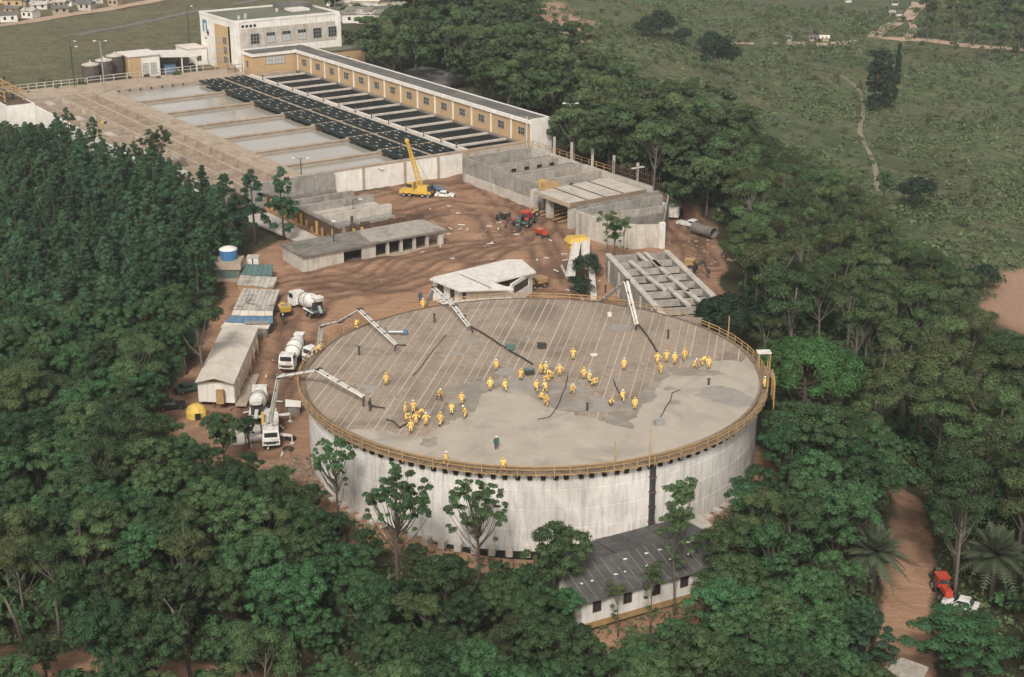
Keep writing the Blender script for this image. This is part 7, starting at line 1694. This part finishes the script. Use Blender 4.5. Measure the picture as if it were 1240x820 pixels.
def join_wood(name, items, label, crown_q=420, size=.95):
    if not items: return
    cheap = {}
    V = []; A = []
    for tp, g, s in items:
        key = tp['kind']
        if key not in cheap:
            C = crown_clumps(key, tp['h'], tp['r']); me_ = leaf_mesh('tmp', C, 26, size, K['lf_broad']); n = len(me_.vertices)
            co = np.empty(n*3, np.float32); me_.vertices.foreach_get('co', co); aa = np.empty(n, np.float32); me_.attributes['clump'].data.foreach_get('value', aa); cheap[key] = (co.reshape(-1, 3), aa)
        co, aa = cheap[key]; a = random.random()*6.28; c_, s_ = math.cos(a), math.sin(a)
        q = co @ np.array([[c_, s_, 0], [-s_, c_, 0], [0, 0, 1]], np.float32) * s + np.array([g.x, g.y, g.z], np.float32)
        V.append(q); A.append(np.clip(aa * .6 + random.random() * .5, 0, 1))
    V = np.concatenate(V); A = np.concatenate(A); n = len(V) // 4
    me = bpy.data.meshes.new(name); me.vertices.add(len(V)); me.vertices.foreach_set('co', V.ravel()); me.loops.add(n*4)
    me.loops.foreach_set('vertex_index', np.arange(n*4)); me.polygons.add(n); me.polygons.foreach_set('loop_start', np.arange(0, n*4, 4)); me.polygons.foreach_set('loop_total', np.full(n, 4))
    at = me.attributes.new('clump', 'FLOAT', 'POINT'); at.data.foreach_set('value', A.astype(np.float32)); me.update(); me.materials.append(K['lf_shrub' if 'shrub' in name else 'lf_broad'])
    o = bpy.data.objects.new(name, me); col.objects.link(o); tag(o, label, 'trees' if 'shrub' not in name else 'shrubs', kind='stuff'); print(name, len(items), 'quads', n); return o
join_wood('far_wood', far_wood, 'mass of further trees filling the woods between the nearer ones')
under = []
def f_und(x, y, px, py, k):
    if site_d(x, y) < 1.5 or pip(px, py, GRASS_R) or pl_d(x, y, ROAD_RW) < 4.5 or pl_d(x, y, ROAD_LW) < 4.5: return False
    if pip(px, py, [(-60,-30),(410,-30),(410,60),(250,80),(120,105),(0,120),(-60,120)]): return False
    a, b = toS(x, y)
    if -14 < b < -2 and a < 20: return False
    g = Vector((x, y, T(x, y))); s = random.uniform(.9, 1.6)
    if blocked(g, 3*s, 1.7*s, GUARD[:1] + GUARD[5:9]): return False
    under.append((random.choice(TS), g, s)); return True
scatter((-150, 140), (122, 560), 3.1, f_und, 16000)
join_wood('understorey', under, 'bushy understorey between the trunks of the woods', size=.62)
join_wood('far_shrubs', far_shrub, 'low shrubs further off in the rough pasture', size=.8)
# ground plants: forest floor and pasture tufts as one joined mesh
def tufts():
    pts = []
    for _ in range(90000):
        if random.random() < .2: x = random.uniform(-75, 75); y = random.uniform(122, 260)
        else: x = random.uniform(-140, 260); y = random.uniform(200, 760)
        px, py, k = proj(x, y, T(x, y))
        if px < -20 or px > 1260 or py < -10 or py > 840: continue
        d = site_d(x, y)
        if d < 1.5 and not (y < 175): continue
        if pip(px, py, CLEAR): continue
        if pl_d(x, y, ROAD_RW) < 4.2 or pl_d(x, y, ROAD_LW) < 3.6 or pip(x, y, RED_PATCH): continue
        if y > 260 and nz(x, y, .035, 4) + .6*nz(x, y, .13, 8) < random.uniform(-.25, .25): continue
        pts.append((x, y))
    P_ = np.array([(x, y, T(x, y)) for x, y in pts]); n = len(P_); q = 6
    u = rng.normal(size=(n, q, 3)); u /= np.linalg.norm(u, axis=2)[..., None]; u[..., 2] = abs(u[..., 2])
    sc_ = rng.uniform(.4, 1.5, (n, 1, 1)) * np.where(P_[:, 1] > 280, 1.35, 1.0)[:, None, None]
    c = P_[:, None, :] + u * sc_ * np.array([.9, .9, .45])
    nn = u + rng.normal(size=u.shape)*.5; nn /= np.linalg.norm(nn, axis=2)[..., None]
    t_ = np.cross(nn, rng.normal(size=u.shape)); t_ /= np.linalg.norm(t_, axis=2)[..., None]; b_ = np.cross(nn, t_); s = sc_ * rng.uniform(.35, .8, (n, q, 1))
    V = np.stack([c - t_*s*.5, c + b_*s*.35, c + t_*s*.5, c - b_*s*.35], 2).reshape(-1, 3).astype(np.float32); m_ = len(V)//4
    me = bpy.data.meshes.new('ground_plants'); me.vertices.add(len(V)); me.vertices.foreach_set('co', V.ravel()); me.loops.add(m_*4)
    me.loops.foreach_set('vertex_index', np.arange(m_*4)); me.polygons.add(m_); me.polygons.foreach_set('loop_start', np.arange(0, m_*4, 4)); me.polygons.foreach_set('loop_total', np.full(m_, 4))
    at = me.attributes.new('clump', 'FLOAT', 'POINT'); at.data.foreach_set('value', np.repeat(rng.random(n), q*4).astype(np.float32)); me.update(); me.materials.append(K['lf_grass'])
    o = bpy.data.objects.new('ground_plants', me); col.objects.link(o); tag(o, 'low leafy undergrowth and grass tufts between the trees and over the pasture', 'undergrowth', kind='stuff'); print('tufts', n)
tufts()
print('counts', count, len(bpy.data.objects))
# ---------------------------------------------------------------- haze
hm = bpy.data.materials.new('haze'); hm.use_nodes = True; t = hm.node_tree; t.nodes.clear(); out = t.nodes.new('ShaderNodeOutputMaterial'); pv = t.nodes.new('ShaderNodeVolumePrincipled')
pv.inputs['Color'].default_value = (.92,.95,1,1); pv.inputs['Density'].default_value = HAZE; pv.inputs['Anisotropy'].default_value = .2
t.links.new(pv.outputs[0], out.inputs['Volume'])
m = MB(); m.box(-5400, 5400, -340, 8200, -60, 110); hz = m.build('haze', hm); hz['kind'] = 'stuff'; hz['label'] = 'thin pale haze over the valley'
print('objects', len(bpy.data.objects))
